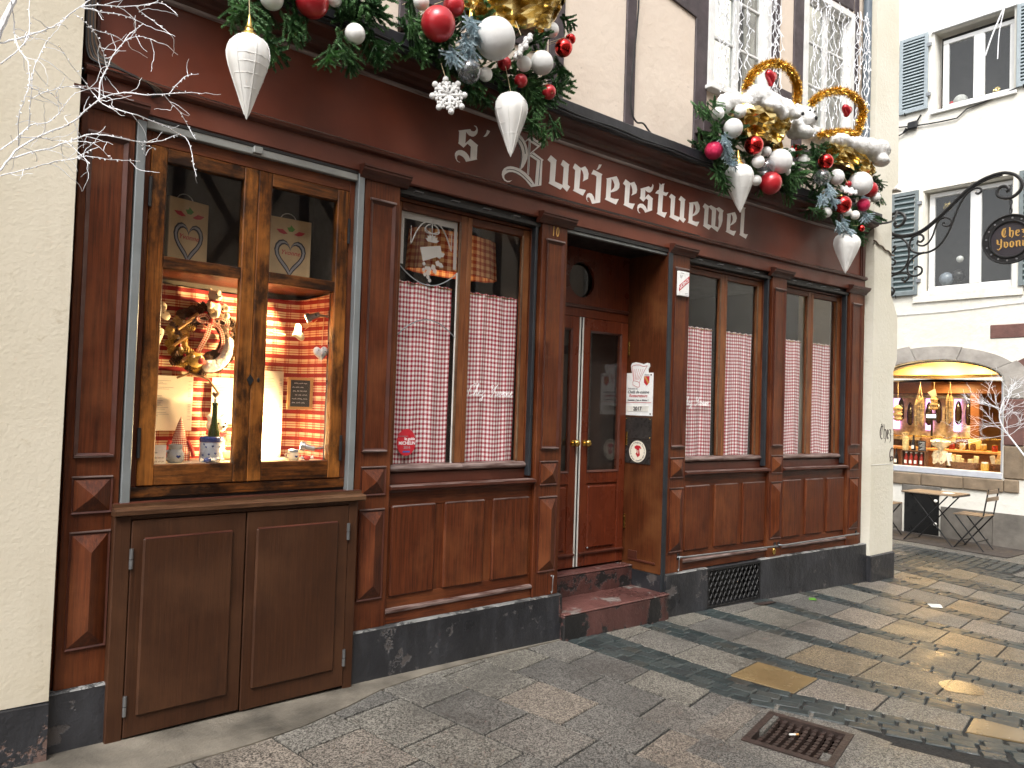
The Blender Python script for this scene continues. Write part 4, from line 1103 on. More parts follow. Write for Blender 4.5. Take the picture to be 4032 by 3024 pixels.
# dining room behind: dark, warm lampshades
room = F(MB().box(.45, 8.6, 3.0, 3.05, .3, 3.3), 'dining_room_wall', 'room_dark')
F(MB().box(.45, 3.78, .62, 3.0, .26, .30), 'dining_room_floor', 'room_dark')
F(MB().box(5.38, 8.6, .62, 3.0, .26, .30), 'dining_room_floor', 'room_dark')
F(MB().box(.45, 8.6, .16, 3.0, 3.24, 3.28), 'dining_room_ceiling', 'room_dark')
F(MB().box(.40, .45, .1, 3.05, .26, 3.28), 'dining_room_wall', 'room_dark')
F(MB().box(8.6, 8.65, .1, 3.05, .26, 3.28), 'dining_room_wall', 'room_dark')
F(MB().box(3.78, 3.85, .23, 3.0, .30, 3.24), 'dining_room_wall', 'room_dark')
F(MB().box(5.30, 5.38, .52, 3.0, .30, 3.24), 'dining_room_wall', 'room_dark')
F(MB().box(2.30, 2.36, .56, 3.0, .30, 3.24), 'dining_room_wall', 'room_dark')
def lampshade(x0, x1, z0, z1, y, mat, label, watt, colr):
    sh = thing('lampshade', ((x0 + x1) / 2, y, z0), label, 'lamp')
    def fn(u, v):
        a = 2 * math.pi * u
        m, h = (x0 + x1) / 2, (x1 - x0) / 2
        k = 1 + .03 * math.sin(a * 14)
        return (m + h * k * math.cos(a) * (1 - .06 * v), y + h * .32 * k * math.sin(a), z0 + (z1 - z0) * v), (u * (x1 - x0) * 2.4, z0 + (z1 - z0) * v)
    MB().grid(fn, 80, 6).build('shade', mat, sh, False, True)
    MB().ball(((x0 + x1) / 2, y, (z0 + z1) / 2), .03).build('bulb', 'bulb_warm', sh, False, True)
    MB().tube([((x0 + x1) / 2, y, z1), ((x0 + x1) / 2, y, 3.24)], .008).build('flex', 'cable_brown', sh)
    ld = bpy.data.lights.new('lamp_light', 'POINT')
    ld.energy = watt
    ld.color = colr
    ld.shadow_soft_size = .05
    lo = link('lamp_light', ld, ((x0 + x1) / 2, y, (z0 + z1) / 2 + .06), sh)
lampshade(2.84, 3.62, 2.64, 2.93, .50, 'gingham_warm', 'pleated gingham lampshade hanging inside the first curtained window', .7, (1, .62, .3))
lampshade(7.35, 7.56, 2.50, 2.62, .55, 'yellow_shade', 'small yellow lampshade just above the curtain of the last window', 1.2, (1, .7, .3))

# ---------------------------------------------------------------- doorway
DX0, DX1, DY = 4.012, 5.195, .42
F(MB().box(DX0 - .03, DX0, .225, .50, .16, 3.06, .002), 'door_reveal', 'wood_jamb')
jamb = F(MB().box(DX1, DX1 + .03, .004, .56, ZJ, 3.06, .002), 'door_reveal', 'wood_jamb')
F(MB().box(DX1 - .004, DX1 + .048, -.012, .0, .06, 3.06, .003), 'door_edge_strip', 'blue_black')
F(MB().box(DX1 + .001, DX1 + .03, .004, .56, .0, ZJ - .004, .002), 'reveal_base', 'plinth')
F(MB().box(DX1 - .010, DX1 - .001, .06, .36, ZJ + .075, ZJ + .092, .002), 'reveal_moulding', 'moulding')
F(MB().box(DX1 - .010, DX1 - .001, .26, .36, ZJ + .09, ZJ + .16, .002), 'reveal_moulding', 'moulding')
F(MB().box(DX0 - .03, DX1 + .03, .004, .56, 3.06, 3.088), 'door_soffit', 'black_strip')
F(MB().box(DX0, DX1, .015, .05, 3.035, 3.058, .003), 'shutter_lip', 'zinc')
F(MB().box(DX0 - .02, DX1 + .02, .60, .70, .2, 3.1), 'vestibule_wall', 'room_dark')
# stone steps painted red
def step(x0, x1, y0, y1, z0, z1):
    s = F(MB().box(x0, x1, y0, y1, z0, z1 - .012, .01), 'step', 'step_riser')
    F(MB().box(x0 + .001, x1 - .001, y0 - .004, y1, z1 - .014, z1, .005), 'tread', 'step_top', s)
step(DX0 + .002, DX1 + .036, -.075, .33, -.14, .172)
step(DX0 + .002, DX1 + .0005, .31, .60, -.1, .352)
F(MB().box(4.0, 4.03, -.034, .31, .10, .30, .004), 'step_cheek', 'step_riser')
F(MB().box(4.0, 4.012, .02, .224, .172, 3.06, .002), 'door_reveal', 'wood_v')
# door leaves
def leaf(x0, x1, hinge_right):
    d = F(MB().box(x0, x0 + .085, DY, DY + .045, .370, 2.472, .004), 'door_leaf', 'wood_door')
    F(MB().box(x1 - .085, x1, DY, DY + .045, .370, 2.472, .004), 'stile', 'wood_door', d)
    a, c = x0 + .085, x1 - .085
    F(MB().box(a, c, DY, DY + .045, 2.365, 2.472, .003), 'rail', 'wood_door', d)
    F(MB().box(a, c, DY, DY + .045, 1.065, 1.165, .003), 'rail', 'wood_door', d)
    F(MB().box(a, c, DY, DY + .045, .370, .490, .003), 'rail', 'wood_door', d)
    F(MB().box(a, c, DY + .012, DY + .04, .4905, 1.0645, .002), 'panel_back', 'wood_door', d)
    F(MB().box(a + .022, c - .022, DY - .004, DY + .02, .515, 1.045, .012), 'panel', 'wood_door', d)
    F(MB().frame(a - .004, c + .004, 1.161, 2.369, .016, DY - .006, DY + .02, .012), 'glazing_bead', 'moulding', d)
    F(MB().box(a, c, DY + .018, DY + .023, 1.165, 2.365), 'pane', 'glass', d)
    F(MB().prof([(DY + .01, .468), (DY - .018, .470), (DY - .022, .482), (DY + .01, .492)], x0 + .006, x1 - .006), 'weather_bar', 'moulding', d)
    F(MB().ball((a + .03, DY - .005, .52), .008, 8, 6), 'stud', 'steel', d, True)
    kx = x0 + .045 if hinge_right else x1 - .045
    hd = F(MB().xf(lambda p: p).ball((kx, DY - .052, 1.41), (.030, .024, .030), 18, 12), 'knob', 'brass', d, 'all')
    F(MB().tube([(kx, DY + .002, 1.41), (kx, DY - .006, 1.41), (kx, DY - .008, 1.41), (kx, DY - .04, 1.41)], [.026, .026, .010, .010], 14), 'knob_rose', 'brass', d, True)
    if hinge_right:
        for hz in (.72, 1.45, 2.25):
            F(MB().tube([(x1 + .006, DY - .008, hz - .06), (x1 + .006, DY - .008, hz + .06)], .009, 8), 'hinge', 'brass', d)
    return d
leaf(4.030, 4.578, False)
leaf(4.6235, 5.180, True)
F(MB().box(4.5765, 4.5905, DY - .005, DY + .004, .372, 2.472, .002), 'draught_strip', 'white_strip')
F(MB().box(4.6110, 4.6250, DY - .005, DY + .004, .372, 2.472, .002), 'draught_strip', 'white_strip')
F(MB().box(4.5905, 4.611, DY + .001, DY + .04, .372, 2.472), 'door_gap', 'black')
# transom board with a round opening
oval = [(4.61 + .150 * math.cos(a), 2.795 + .150 * math.sin(a)) for a in [i * math.pi / 18 for i in range(36)]]
curve_mesh([[(DX0, 2.478), (DX1, 2.478), (DX1, 3.059), (DX0, 3.059)], oval], .03, lambda a, c, d: (a, DY + .035 - d, c), 'wood_door', 'transom', house, True)
F(MB().prof([(DY + .02, 2.55), (DY + .008, 2.552), (DY + .008, 2.578), (DY + .02, 2.582)], DX0, DX1), 'transom_moulding', 'moulding')
curve_mesh([[(4.61 + .155 * math.cos(a), 2.795 + .155 * math.sin(a)) for a in [i * math.pi / 12 for i in range(24)]]], .004, lambda a, c, d: (a, DY + .055 - d, c), 'glass', 'round_pane', house, True)
# wall things on the reveal
by = bend(5.195)
sg = thing('restaurant_sign', (DX1 - .004, .29 + by, 1.655), 'white plaque with a chef hat outline and the year 2017 on the door reveal', 'sign')
ys0, ys1, z0, z1 = .455, .130, 1.655, 2.030
S = lambda dx: (lambda a, c, d: (DX1 - dx - d, by + ys0 - a, z0 + c))
wS = ys0 - ys1
hat = [(0, 0), (wS, 0), (wS, z1 - z0), (.27, z1 - z0), (.268, .405), (.285, .43), (.280, .455), (.255, .462), (.215, .450), (.170, .462), (.125, .470), (.085, .462), (.07, .44), (.075, .41), (.085, z1 - z0), (0, z1 - z0)]
curve_mesh([hat], .006, S(.004), 'enamel', 'plate', sg)
def line(pts, r_, mat, parent, mp, name='print'):
    MB().tube([mp(a, c, 0) for a, c in spline([(p[0], p[1], 0) for p in pts], 4) and [(q.x, q.y) for q in spline([(p[0], p[1], 0) for p in pts], 4)]], r_, 4).build(name, mat, parent)
Sp = S(.0075)
line([(.098, .27), (.165, .248), (.172, .288), (.105, .305), (.098, .27)], .0022, 'print_red', sg, Sp)
line([(.105, .305), (.095, .38), (.085, .43), (.115, .442), (.165, .445), (.215, .43), (.255, .437), (.245, .42), (.205, .36), (.172, .288)], .0022, 'print_red', sg, Sp)
for k in range(5): line([(.112 + k * .013, .315), (.108 + k * .020, .36), (.108 + k * .026, .41)], .0018, 'print_red', sg, Sp)
curve_mesh([[(.225, .345), (.285, .345), (.285, .29), (.256, .262), (.225, .29)]], .001, S(.008), 'print_red', 'shield', sg)
curve_mesh([[(.226, .342), (.244, .342), (.284, .292), (.272, .277)]], .001, S(.0088), 'gold_paint', 'shield', sg)
for s, ax, az, sz, mt, sh in (('Alsace', .255, .358, .020, 'print_grey', .1), ('Fédération des', .10, .236, .019, 'print_grey', .0), ('Chefs de cuisine', .162, .206, .037, 'print_dark', .25), ('Restaurateurs', .162, .173, .037, 'print_red', .25), ("Cuisinier, c'est un Métier !", .162, .135, .022, 'print_dark', .0)):
    text_mesh(s, sz, lambda a, c, d, ax=ax, az=az: (DX1 - .0083 - d, by + ys0 - ax - a, z0 + az + c), mt, 'print', sg, shear=sh, bold=.0004)
MB().box(DX1 - .0086, DX1 - .0072, by + ys0 - .31, by + ys0 - .02, z0 + .113, z0 + .117).build('print', 'print_red', sg)
MB().box(DX1 - .010, DX1 - .007, by + ys0 - .285, by + ys0 - .035, z0 + .035, z0 + .085, .001).build('year_plate', 'label_white', sg)
text_mesh('2017', .048, lambda a, c, d: (DX1 - .0108 - d, by + ys0 - .16 - a, z0 + .059 + c), 'print_dark', 'print', sg, bold=.0016)
for a in (.02, wS - .02):
    for c in (.018, z1 - z0 - .018):
        MB().ball((DX1 - .009, by + ys0 - a, z0 + c), .007, 8, 6).build('screw', 'black', sg, smooth=True)
bp = tag(MB().box(DX1 - .008, DX1 - .001, by + .135, by + .43, 1.452, 1.640, .001).build('blank_plate', 'plate_dark'), 'blank dark metal plate between the chef plaque and the round emblem', 'plate')
for a, c in ((.15, 1.465), (.415, 1.465), (.15, 1.625), (.415, 1.625)):
    MB().ball((DX1 - .009, by + a, c), .005, 8, 6).build('screw', 'brass', bp, smooth=True)
ds = thing('emblem_plaque', (DX1 - .004, .28 + by, 1.235), 'dark plaque bearing a round cream emblem with a sketched head', 'sign')
MB().box(DX1 - .007, DX1 - .001, by + .140, by + .425, 1.235, 1.448, .001).build('plate', 'plate_dark', ds)
ec = (by + .282, 1.340)
curve_mesh([[(.095 * math.cos(a), .095 * math.sin(a)) for a in [i * math.pi / 16 for i in range(32)]]], .002, lambda a, c, d: (DX1 - .0085 - d, ec[0] - a, ec[1] + c), 'paper', 'disc', ds)
ring_txt = "Disciples d'Auguste Escoffier"
for i, ch in enumerate(ring_txt):
    if ch == ' ': continue
    a = R(196 - i * 7.4)
    text_mesh(ch, .021, lambda u, v, d, a=a: (DX1 - .0102 - d, ec[0] - (.080 * math.cos(a) + u * math.sin(a) + v * math.cos(a)), ec[1] + .080 * math.sin(a) - u * math.cos(a) + v * math.sin(a)), 'print_dark', 'print', ds)
for i, ch in enumerate('Alsace - Grand Est 2017'):
    if ch == ' ': continue
    a = R(214 + i * 5.6)
    text_mesh(ch, .019, lambda u, v, d, a=a: (DX1 - .0102 - d, ec[0] - (.080 * math.cos(a) - u * math.sin(a) - v * math.cos(a)), ec[1] + .080 * math.sin(a) + u * math.cos(a) - v * math.sin(a)), 'print_dark', 'print', ds)
curve_mesh([[(-.035, .04), (-.01, .055), (.03, .05), (.045, .025), (.02, .03), (.025, .0), (.03, -.03), (.005, -.05), (-.012, -.03), (-.02, -.02), (-.005, -.005), (-.01, .02), (-.03, .025)], [(.0, .012), (.012, .012), (.01, -.02), (.002, -.02)]], .001, lambda a, c, d: (DX1 - .0106 - d, ec[0] - a, ec[1] + c), 'print_red', 'portrait', ds)
# number and licence plate
for ch, xx in (('1', 3.856), ('0', 3.898)):
    text_mesh(ch, .105, lambda a, c, d, xx=xx: (xx + a * .62, -.0012 - d, 3.010 + c), 'gold_paint', 'house_number', house, True, shear=.08, bold=.001)
lc = thing('licence_plate', (5.366, -.02 + bend(5.37), 2.70), 'small white enamel plate with a red diagonal band reading licence', 'sign')
F(MB().box(5.296, 5.436, -.034, -.010, 2.700, 2.912, .003), 'plate', 'enamel', lc)
curve_mesh([[(5.300, 2.735), (5.300, 2.785), (5.432, 2.880), (5.432, 2.828)]], .001, lambda a, c, d: (a, -.0348 - d, c), 'print_red', 'band', lc, True)
ca, sa = math.cos(R(36)), math.sin(R(36))
text_mesh('LICENCE', .036, lambda a, c, d: (5.366 + a * ca - c * sa, -.0358 - d, 2.807 + a * sa + c * ca), 'vinyl_white', 'print', lc, True, bold=.0008)
text_mesh('IV', .042, lambda a, c, d: (5.325 + a, -.0348 - d, 2.862 + c), 'print_grey', 'print', lc, True)
for zz, xx in ((2.895, 5.34), (2.725, 5.40), (2.712, 5.40)): F(MB().box(xx - .02, xx + .02, -.0352, -.0342, zz - .002, zz + .002), 'print', 'print_grey', lc)
# door hooks, boot rails
def hook(x, z0_, z1_):
    h = thing('door_hook', (x, -.02 + bend(x), z0_), 'thin steel hook hanging low on the pilaster beside the %s' % ('door steps' if x < 5 else 'boot rail'), 'hook')
    F(MB().tube([(x + .008, .0, z1_), (x + .008, -.03, z1_ + .004), (x, -.030, z1_ - .012), (x - .003, -.030, z0_ + .02), (x - .012, -.032, z0_), (x - .02, -.03, z0_ + .014)], .004, 6), 'rod', 'steel', h)
    F(MB().ball((x + .008, -.006, z1_), .008, 8, 6), 'eye', 'steel', h, True)
hook(3.93, .335, .455); hook(5.40, .335, .445)
for i, (a, c, za, zb, lb) in enumerate(((5.42, 6.86, .450, .425, 'long steel boot rail above the vent grille'), (6.92, 8.33, .425, .440, 'steel boot rail nearest the cream corner pier'))):
    rl = thing('boot_rail', ((a + c) / 2, -.05 + bend((a + c) / 2), .42), lb, 'rail')
    k = 8
    F(MB().tube([(a, .0, za), (a + .01, -.038, za)] + [(a + .02 + (c - a - .04) * j / k, -.045, za + (zb - za) * j / k) for j in range(k + 1)] + [(c - .01, -.038, zb), (c, .0, zb)], .0085, 8), 'bar', 'steel', rl, True)
    for xx, zz in ((a, za), (c, zb)): F(MB().box(xx - .018, xx + .018, -.006, .004, zz - .028, zz + .028, .002), 'bracket', 'iron', rl)
bm_ = tag(F(MB().ball((6.845, -.006, .368), (.022, .012, .034), 14, 8), 'survey_marker', 'brass', None, True), 'small oval brass survey marker on the base rail', 'marker')

# ---------------------------------------------------------------- display window and cabinet
for x0 in (.962, 2.212):
    F(MB().box(x0, x0 + .042, -.012, .06, 1.165, 3.075, .003), 'shutter_guide', 'zinc')
F(MB().box(1.005, 2.212, .0, .05, 3.030, 3.075, .004), 'shutter_head', 'alu')
F(MB().box(1.005, 2.212, -.004, .02, 3.070, 3.088, .002), 'shutter_head', 'black_strip')
F(MB().box(1.55, 1.60, -.03, .03, 3.035, 3.072, .003), 'shutter_clip', 'alu')
dw = F(MB().box(1.004, 2.212, .03, .12, 1.184, 1.240, .004), 'display_window', 'wood_old_h')
F(MB().box(1.004, 2.212, .045, .12, 1.168, 1.1835), 'frame', 'black_strip', dw)
F(MB().box(1.004, 1.040, .03, .12, 1.24, 3.03, .003), 'frame', 'wood_v', dw)
F(MB().box(2.176, 2.212, .03, .12, 1.24, 3.03, .003), 'frame', 'wood_v', dw)
F(MB().box(1.040, 2.176, .03, .12, 2.962, 3.03, .003), 'frame', 'wood_h', dw)
def dsash(a, c):
    s = F(MB().box(a, a + .080, .022, .072, 1.243, 2.960, .005), 'sash', 'wood_old_v', dw)
    F(MB().box(c - .080, c, .022, .072, 1.243, 2.960, .005), 'sash_stile', 'wood_old_v', dw)
    l_, r1 = a + .080, c - .080
    F(MB().box(l_, r1, .024, .072, 2.888, 2.960, .004), 'sash_rail', 'wood_old_h', dw)
    F(MB().box(l_, r1, .024, .072, 2.345, 2.408, .004), 'sash_rail', 'wood_old_h', dw)
    F(MB().box(l_, r1, .024, .072, 1.243, 1.348, .004), 'sash_rail', 'wood_old_h', dw)
    for za, zb in ((1.348, 2.345), (2.408, 2.888)):
        F(MB().box(l_ - .004, r1 + .004, .050, .054, za - .004, zb + .004), 'pane', 'glass_clean', dw)
dsash(1.041, 1.6045); dsash(1.6055, 2.1755)
curve_mesh([[(1.592, 1.80), (1.612, 1.83), (1.632, 1.80), (1.612, 1.765)]], .005, lambda a, c, d: (a - .012, .019 - d, c), 'iron', 'escutcheon', dw, True)
F(MB().ball((1.648, .022, 1.80), (.008, .004, .014), 10, 6), 'keyhole', 'black', dw)
for hx, hz in ((1.040, 2.72), (1.040, 1.46), (2.172, 2.72), (2.172, 1.42)):
    F(MB().tube([(hx, .018, hz - .075), (hx, .018, hz + .075)], .009, 8), 'hinge', 'iron', dw)
F(MB().prof([(.06, 1.112), (-.075, 1.112), (-.088, 1.118), (-.088, 1.138), (-.075, 1.146), (-.03, 1.150), (-.03, 1.166), (.06, 1.168)], .925, 2.300), 'cabinet_top', 'wood_lip')
F(MB().prof([(.02, 1.1655), (-.026, 1.163), (-.026, 1.1685), (.02, 1.171)], .93, 2.295), 'cabinet_flashing', 'moulding')
cab = F(MB().box(.928, 1.004, -.062, .05, ground(.95, 0) - .01, 1.111, .004), 'cabinet', 'wood_cab')
F(MB().box(2.202, 2.262, -.062, .05, ground(2.2, 0) - .01, 1.111, .004), 'cabinet_stile', 'wood_cab', cab)
F(MB().box(1.004, 2.202, -.060, .05, 1.092, 1.111, .002), 'cabinet_rail', 'wood_cab', cab)
F(MB().box(.94, 2.25, .03, .05, .05, 1.09), 'cabinet_back', 'black', cab)
for a, c in ((1.007, 1.577), (1.584, 2.199)):
    d = F(MB().box(a, c, -.066, -.03, ground((a + c) / 2, 0) + .022, 1.088, .004), 'cabinet_door', 'wood_cab', cab)
    F(MB().box(a + .052, c - .068, -.080, -.060, .140, 1.000, .012), 'panel', 'wood_cab', d)
    F(MB().prof([(-.078, .992), (-.081, .996), (-.070, 1.002), (-.066, 1.002), (-.066, .992)], a + .06, c - .076), 'panel_lip', 'moulding', d)
for hx, hz in ((1.008, .905), (1.008, .20), (2.198, .935), (2.198, .20)):
    hg = F(MB().tube([(hx, -.070, hz - .048), (hx, -.070, hz - .044), (hx, -.070, hz - .004)], .0095, 10), 'hinge', 'steel', cab)
    F(MB().tube([(hx, -.070, hz + .0), (hx, -.070, hz + .044), (hx, -.070, hz + .048)], .0095, 10), 'hinge', 'steel', cab)

# inside of the display case
F(MB().box(1.02, 2.20, .075, .56, 1.25, 1.338), 'case_floor', 'cloth_cream', dw)
F(MB().box(1.02, 2.20, .075, .56, 2.362, 2.392, .003), 'case_shelf', 'wood_h', dw)
F(MB().box(1.02, 2.20, .52, .56, 2.392, 3.02), 'case_back', 'case_dark', dw)
F(MB().box(1.008, 1.03, .075, .56, 1.338, 3.02), 'case_side', 'case_dark', dw)
F(MB().box(2.18, 2.20, .075, .56, 1.338, 3.02), 'case_side', 'case_dark', dw)
F(MB().box(1.02, 2.20, .53, .56, 1.338, 2.362), 'case_back', 'case_dark', dw)
def pf(u, v):
    s = u * 1.36
    # back wall from the left, rounded corner, then forward along the right side
    if s < .96: x, y = 1.035 + s, .50
    elif s < 1.14:
        a = (s - .96) / .18 * math.pi / 2
        x, y = 1.995 + .115 * math.sin(a), .385 + .115 * math.cos(a)
    else: x, y = 2.11 + (s - 1.14) * .15, .385 - (s - 1.14) * .92
    z = 1.338 + 1.012 * v - .03 * math.sin(math.pi * u) * v
    y += .004 * math.sin(u * 70 + 3 * v) + .003 * math.sin(v * 26)
    return (x, y, z), (s, z)
cl = tag(F(MB().grid(pf, 110, 30), 'plaid_cloth', 'plaid', None, True), 'red and cream plaid cloth lining the lit display window', 'cloth')

# ---------------------------------------------------------------- things in the display window
def Y(x, y): return y + bend(x)
def heart_pts(cx, cz, w_, h_, n=28):
    o = []
    for i in range(n):
        t = 2 * math.pi * i / n
        o.append((cx + w_ / 2 * math.sin(t) ** 3, cz + h_ / 2 * (.8125 * math.cos(t) - .3125 * math.cos(2 * t) - .125 * math.cos(3 * t) - .0625 * math.cos(4 * t))))
    return o
def heart_solid(name, c, w_, h_, d_, mat, parent=None, tilt=0.0):
    # pillow shaped heart
    b = MB()
    P = heart_pts(0, 0, w_, h_)
    n = len(P)
    rings = [(.0, 1.0), (.55, .86), (.85, .6), (1.0, .25)]
    V = []
    for s in (-1, 1):
        for dd, f in rings:
            V += [(c[0] + (x * math.cos(tilt) - z * math.sin(tilt)) * f, c[1] + s * dd * d_ / 2, c[2] + (x * math.sin(tilt) + z * math.cos(tilt)) * f) for x, z in P]
    Fc = []
    for s in range(2):
        o = s * 4 * n
        for k in range(3):
            for i in range(n): Fc.append((o + k * n + i, o + k * n + (i + 1) % n, o + (k + 1) * n + (i + 1) % n, o + (k + 1) * n + i))
        Fc.append(tuple(o + 3 * n + i for i in range(n)))
    b.add(V, Fc)
    bm = bmesh.new()
    me = bpy.data.meshes.new('h'); me.from_pydata(b.v, [], b.f); bm.from_mesh(me)
    bmesh.ops.remove_doubles(bm, verts=bm.verts[:], dist=1e-5)
    bm.verts.index_update()
    b2 = MB().add([v.co[:] for v in bm.verts], [[v.index for v in f.verts] for f in bm.faces])
    bm.free()
    return b2.build(name, mat, parent, smooth='all')

def menu(x0, x1, z0, z1, y, label, seed):
    rr = random.Random(seed)
    m = thing('menu_sheet', ((x0 + x1) / 2, Y(x0, y), z0), label, 'menu')
    F(MB().box(x0, x1, y - .002, y, z0, z1, .0008), 'sheet', 'paper', m)
    b = MB()
    z = z1 - .03
    while z > z0 + .05:
        if rr.random() < .86:
            a = x0 + .012 + (0 if rr.random() < .7 else .03)
            b.box(a, min(x1 - .05, a + rr.uniform(.3, .62) * (x1 - x0)), y - .0028, y - .0024, z, z + .0022)
            if rr.random() < .6: b.box(x1 - .026, x1 - .010, y - .0028, y - .0024, z, z + .0022)
        z -= .0095
    F(b, 'print', 'print_grey', m)
menu(1.075, 1.440, 1.500, 1.812, .478, 'lit menu sheet pinned left of the pine cone wreath', 1)
menu(1.548, 1.70, 1.545, 1.815, .478, 'lit menu sheet partly behind the window meeting stile', 2)
menu(1.785, 1.985, 1.338, 1.872, .455, 'tall brightly lit menu sheet in the right half of the display', 3)
# slate board
sb = thing('slate_board', (2.09, Y(2.09, .34), 1.64), 'small chalk slate with a light wood frame pinned on the plaid cloth', 'slate')
tl_ = lambda u, v, w_: (1.978 + u * .92, .378 - u * .42 - w_, 1.640 + v)
def sbox(u0, u1, v0, v1, w0, w1, nm, mt):
    MB().hexa([tl_(u0, v0, w1), tl_(u1, v0, w1), tl_(u1, v0, w0), tl_(u0, v0, w0), tl_(u0, v1, w1), tl_(u1, v1, w1), tl_(u1, v1, w0), tl_(u0, v1, w0)]).build(nm, mt, sb, True)
for a in ((0, .15, 0, .016), (0, .15, .180, .196), (0, .016, .016, .18), (.134, .15, .016, .18)): sbox(*a, 0.0, .012, 'frame', 'light_wood')
sbox(.016, .134, .016, .18, .002, .006, 'slate', 'slate')
rr = random.Random(5)
for i in range(6):
    v = .160 - i * .024
    u = .026 + rr.uniform(0, .02)
    while u < .115 - (.02 if i in (1, 3, 5) else 0):
        wd = rr.uniform(.012, .028)
        b = MB(); pts = [tl_(u + wd * k / 6, v + (.004 if k % 2 else -.003) * rr.uniform(.5, 1.2), .0075) for k in range(7)]
        b.tube(pts, .0012, 4).build('chalk_line', 'chalk', sb, True)
        u += wd + .007
# gift bags with printed hearts
def bag(x0, x1, z0, z1, y, yaw, label):
    g = thing('gift_bag', ((x0 + x1) / 2, Y(x0, y), z0), label, 'bag')
    m = (x0 + x1) / 2
    rot = lambda p: Vector((m + (p.x - m) * math.cos(yaw) - (p.y - y) * math.sin(yaw), y + (p.x - m) * math.sin(yaw) + (p.y - y) * math.cos(yaw), p.z))
    MB().box(x0, x1, y, y + .10, z0, z1, .003).xf(rot).build('body', 'card', g, True)
    hp, hi = heart_pts(m, z0 + (z1 - z0) * .42, (x1 - x0) * .76, (z1 - z0) * .66), heart_pts(m, z0 + (z1 - z0) * .43, (x1 - x0) * .54, (z1 - z0) * .44)
    MP = lambda a, c, d: tuple(rot(Vector((a, y - .0012 - d, c))))
    curve_mesh([hp, hi], .001, MP, 'print_dark', 'printed_heart', g, True)
    hp2, hi2 = heart_pts(m, z0 + (z1 - z0) * .42, (x1 - x0) * .70, (z1 - z0) * .60), heart_pts(m, z0 + (z1 - z0) * .43, (x1 - x0) * .60, (z1 - z0) * .50)
    curve_mesh([hp2, hi2], .001, lambda a, c, d: tuple(rot(Vector((a, y - .0026 - d, c)))), 'print_grey', 'printed_heart', g, True)
    text_mesh('Yvonne', .040, lambda a, c, d: tuple(rot(Vector((m + a, y - .002 - d, z0 + (z1 - z0) * .47 + c)))), 'print_red', 'print', g, True, shear=.35)
    zt = z0 + (z1 - z0) * .80
    for s in (-1, 1):
        curve_mesh([[(m + s * .02, zt - .015), (m + s * .05, zt + .008), (m + s * .09, zt + .004), (m + s * .07, zt - .014), (m + s * .045, zt - .02)]], .001, MP, 'print_red', 'printed_bird', g, True)
    curve_mesh([[(m - .012, zt), (m - .024, zt + .022), (m - .006, zt + .026), (m, zt + .04), (m + .014, zt + .026), (m + .026, zt + .018), (m + .01, zt)]], .001, MP, 'leaf_green', 'printed_leaf', g, True)
    MB().tube([tuple(rot(Vector((m + .05 * math.cos(a), y + .05, z1 - .004 + .045 * math.sin(a))))) for a in [i * math.pi / 8 for i in range(9)]], .003, 5).build('handle', 'label_white', g, True)
bag(1.205, 1.440, 2.392, 2.785, .30, .22, 'paper gift bag with a printed heart, upright in the left upper pane')
bag(1.770, 2.030, 2.392, 2.780, .24, -.06, 'paper gift bag with a larger printed heart in the right upper pane')

# pine cone wreath
wc = Vector((1.470, Y(1.47, .445), 2.030))
wr = thing('pine_cone_wreath', wc - Vector((0, 0, .19)), 'round wreath of pine cones hung on the plaid cloth', 'wreath')
cone = MB()
for k in range(7):
    zz = -.022 + k * .0075
    rr_ = .017 * math.sin(math.pi * (k + 1.2) / 8.6) + .004
    for j in range(8):
        a = j * math.pi / 4 + k * .39
        cone.add([(rr_ * .4 * math.cos(a - .4), rr_ * .4 * math.sin(a - .4), zz), (rr_ * .4 * math.cos(a + .4), rr_ * .4 * math.sin(a + .4), zz), (rr_ * math.cos(a + .25), rr_ * math.sin(a + .25), zz + .007), (rr_ * math.cos(a - .25), rr_ * math.sin(a - .25), zz + .007), (0, 0, zz + .01)], [(0, 1, 2, 3), (3, 2, 4), (0, 3, 4), (1, 4, 2)])
cone.ball((0, 0, 0), (.012, .012, .024), 8, 6)
CM = cone.build('pine_cone', 'pine_cone', mesh_only=True)
CG = CM.copy(); CG.materials[0] = MAT['cone_gold']
rr = random.Random(11)
for i in range(96):
    a = i * 2 * math.pi / 32 + rr.uniform(-.05, .05)
    rad = (.115, .150, .180)[i % 3]
    s = rr.uniform(1.15, 1.6)
    link('pine_cone', CG if (math.pi * .75 < a % (2 * math.pi) < 1.45 * math.pi and rr.random() < .7) else CM, wc + Vector((rad * math.cos(a), -.012 - rr.uniform(0, .02), rad * math.sin(a))), wr, (rr.uniform(0, 3), rr.uniform(0, 3), a), (s, s, s))
for i in range(14):
    a = rr.uniform(0, 6.28)
    MB().ball(wc + Vector((.145 * math.cos(a), -.05, .15 * math.sin(a))), .010, 8, 6).build('berry', ('berry_red', 'plush')[i % 2], wr, smooth=True)
for a in (2.6, 3.3, 4.0, 2.2):
    d = Vector((math.cos(.7), 0, math.sin(.7))) * .045
    p = wc + Vector((.14 * math.cos(a), -.06, .14 * math.sin(a)))
    MB().tube([p - d, p + d], .009, 8).build('cinnamon_stick', 'light_wood', wr)
bw = thing('gingham_bow', wc + Vector((.02, -.07, 0)), 'red gingham ribbon bow tied on the wreath', 'bow')
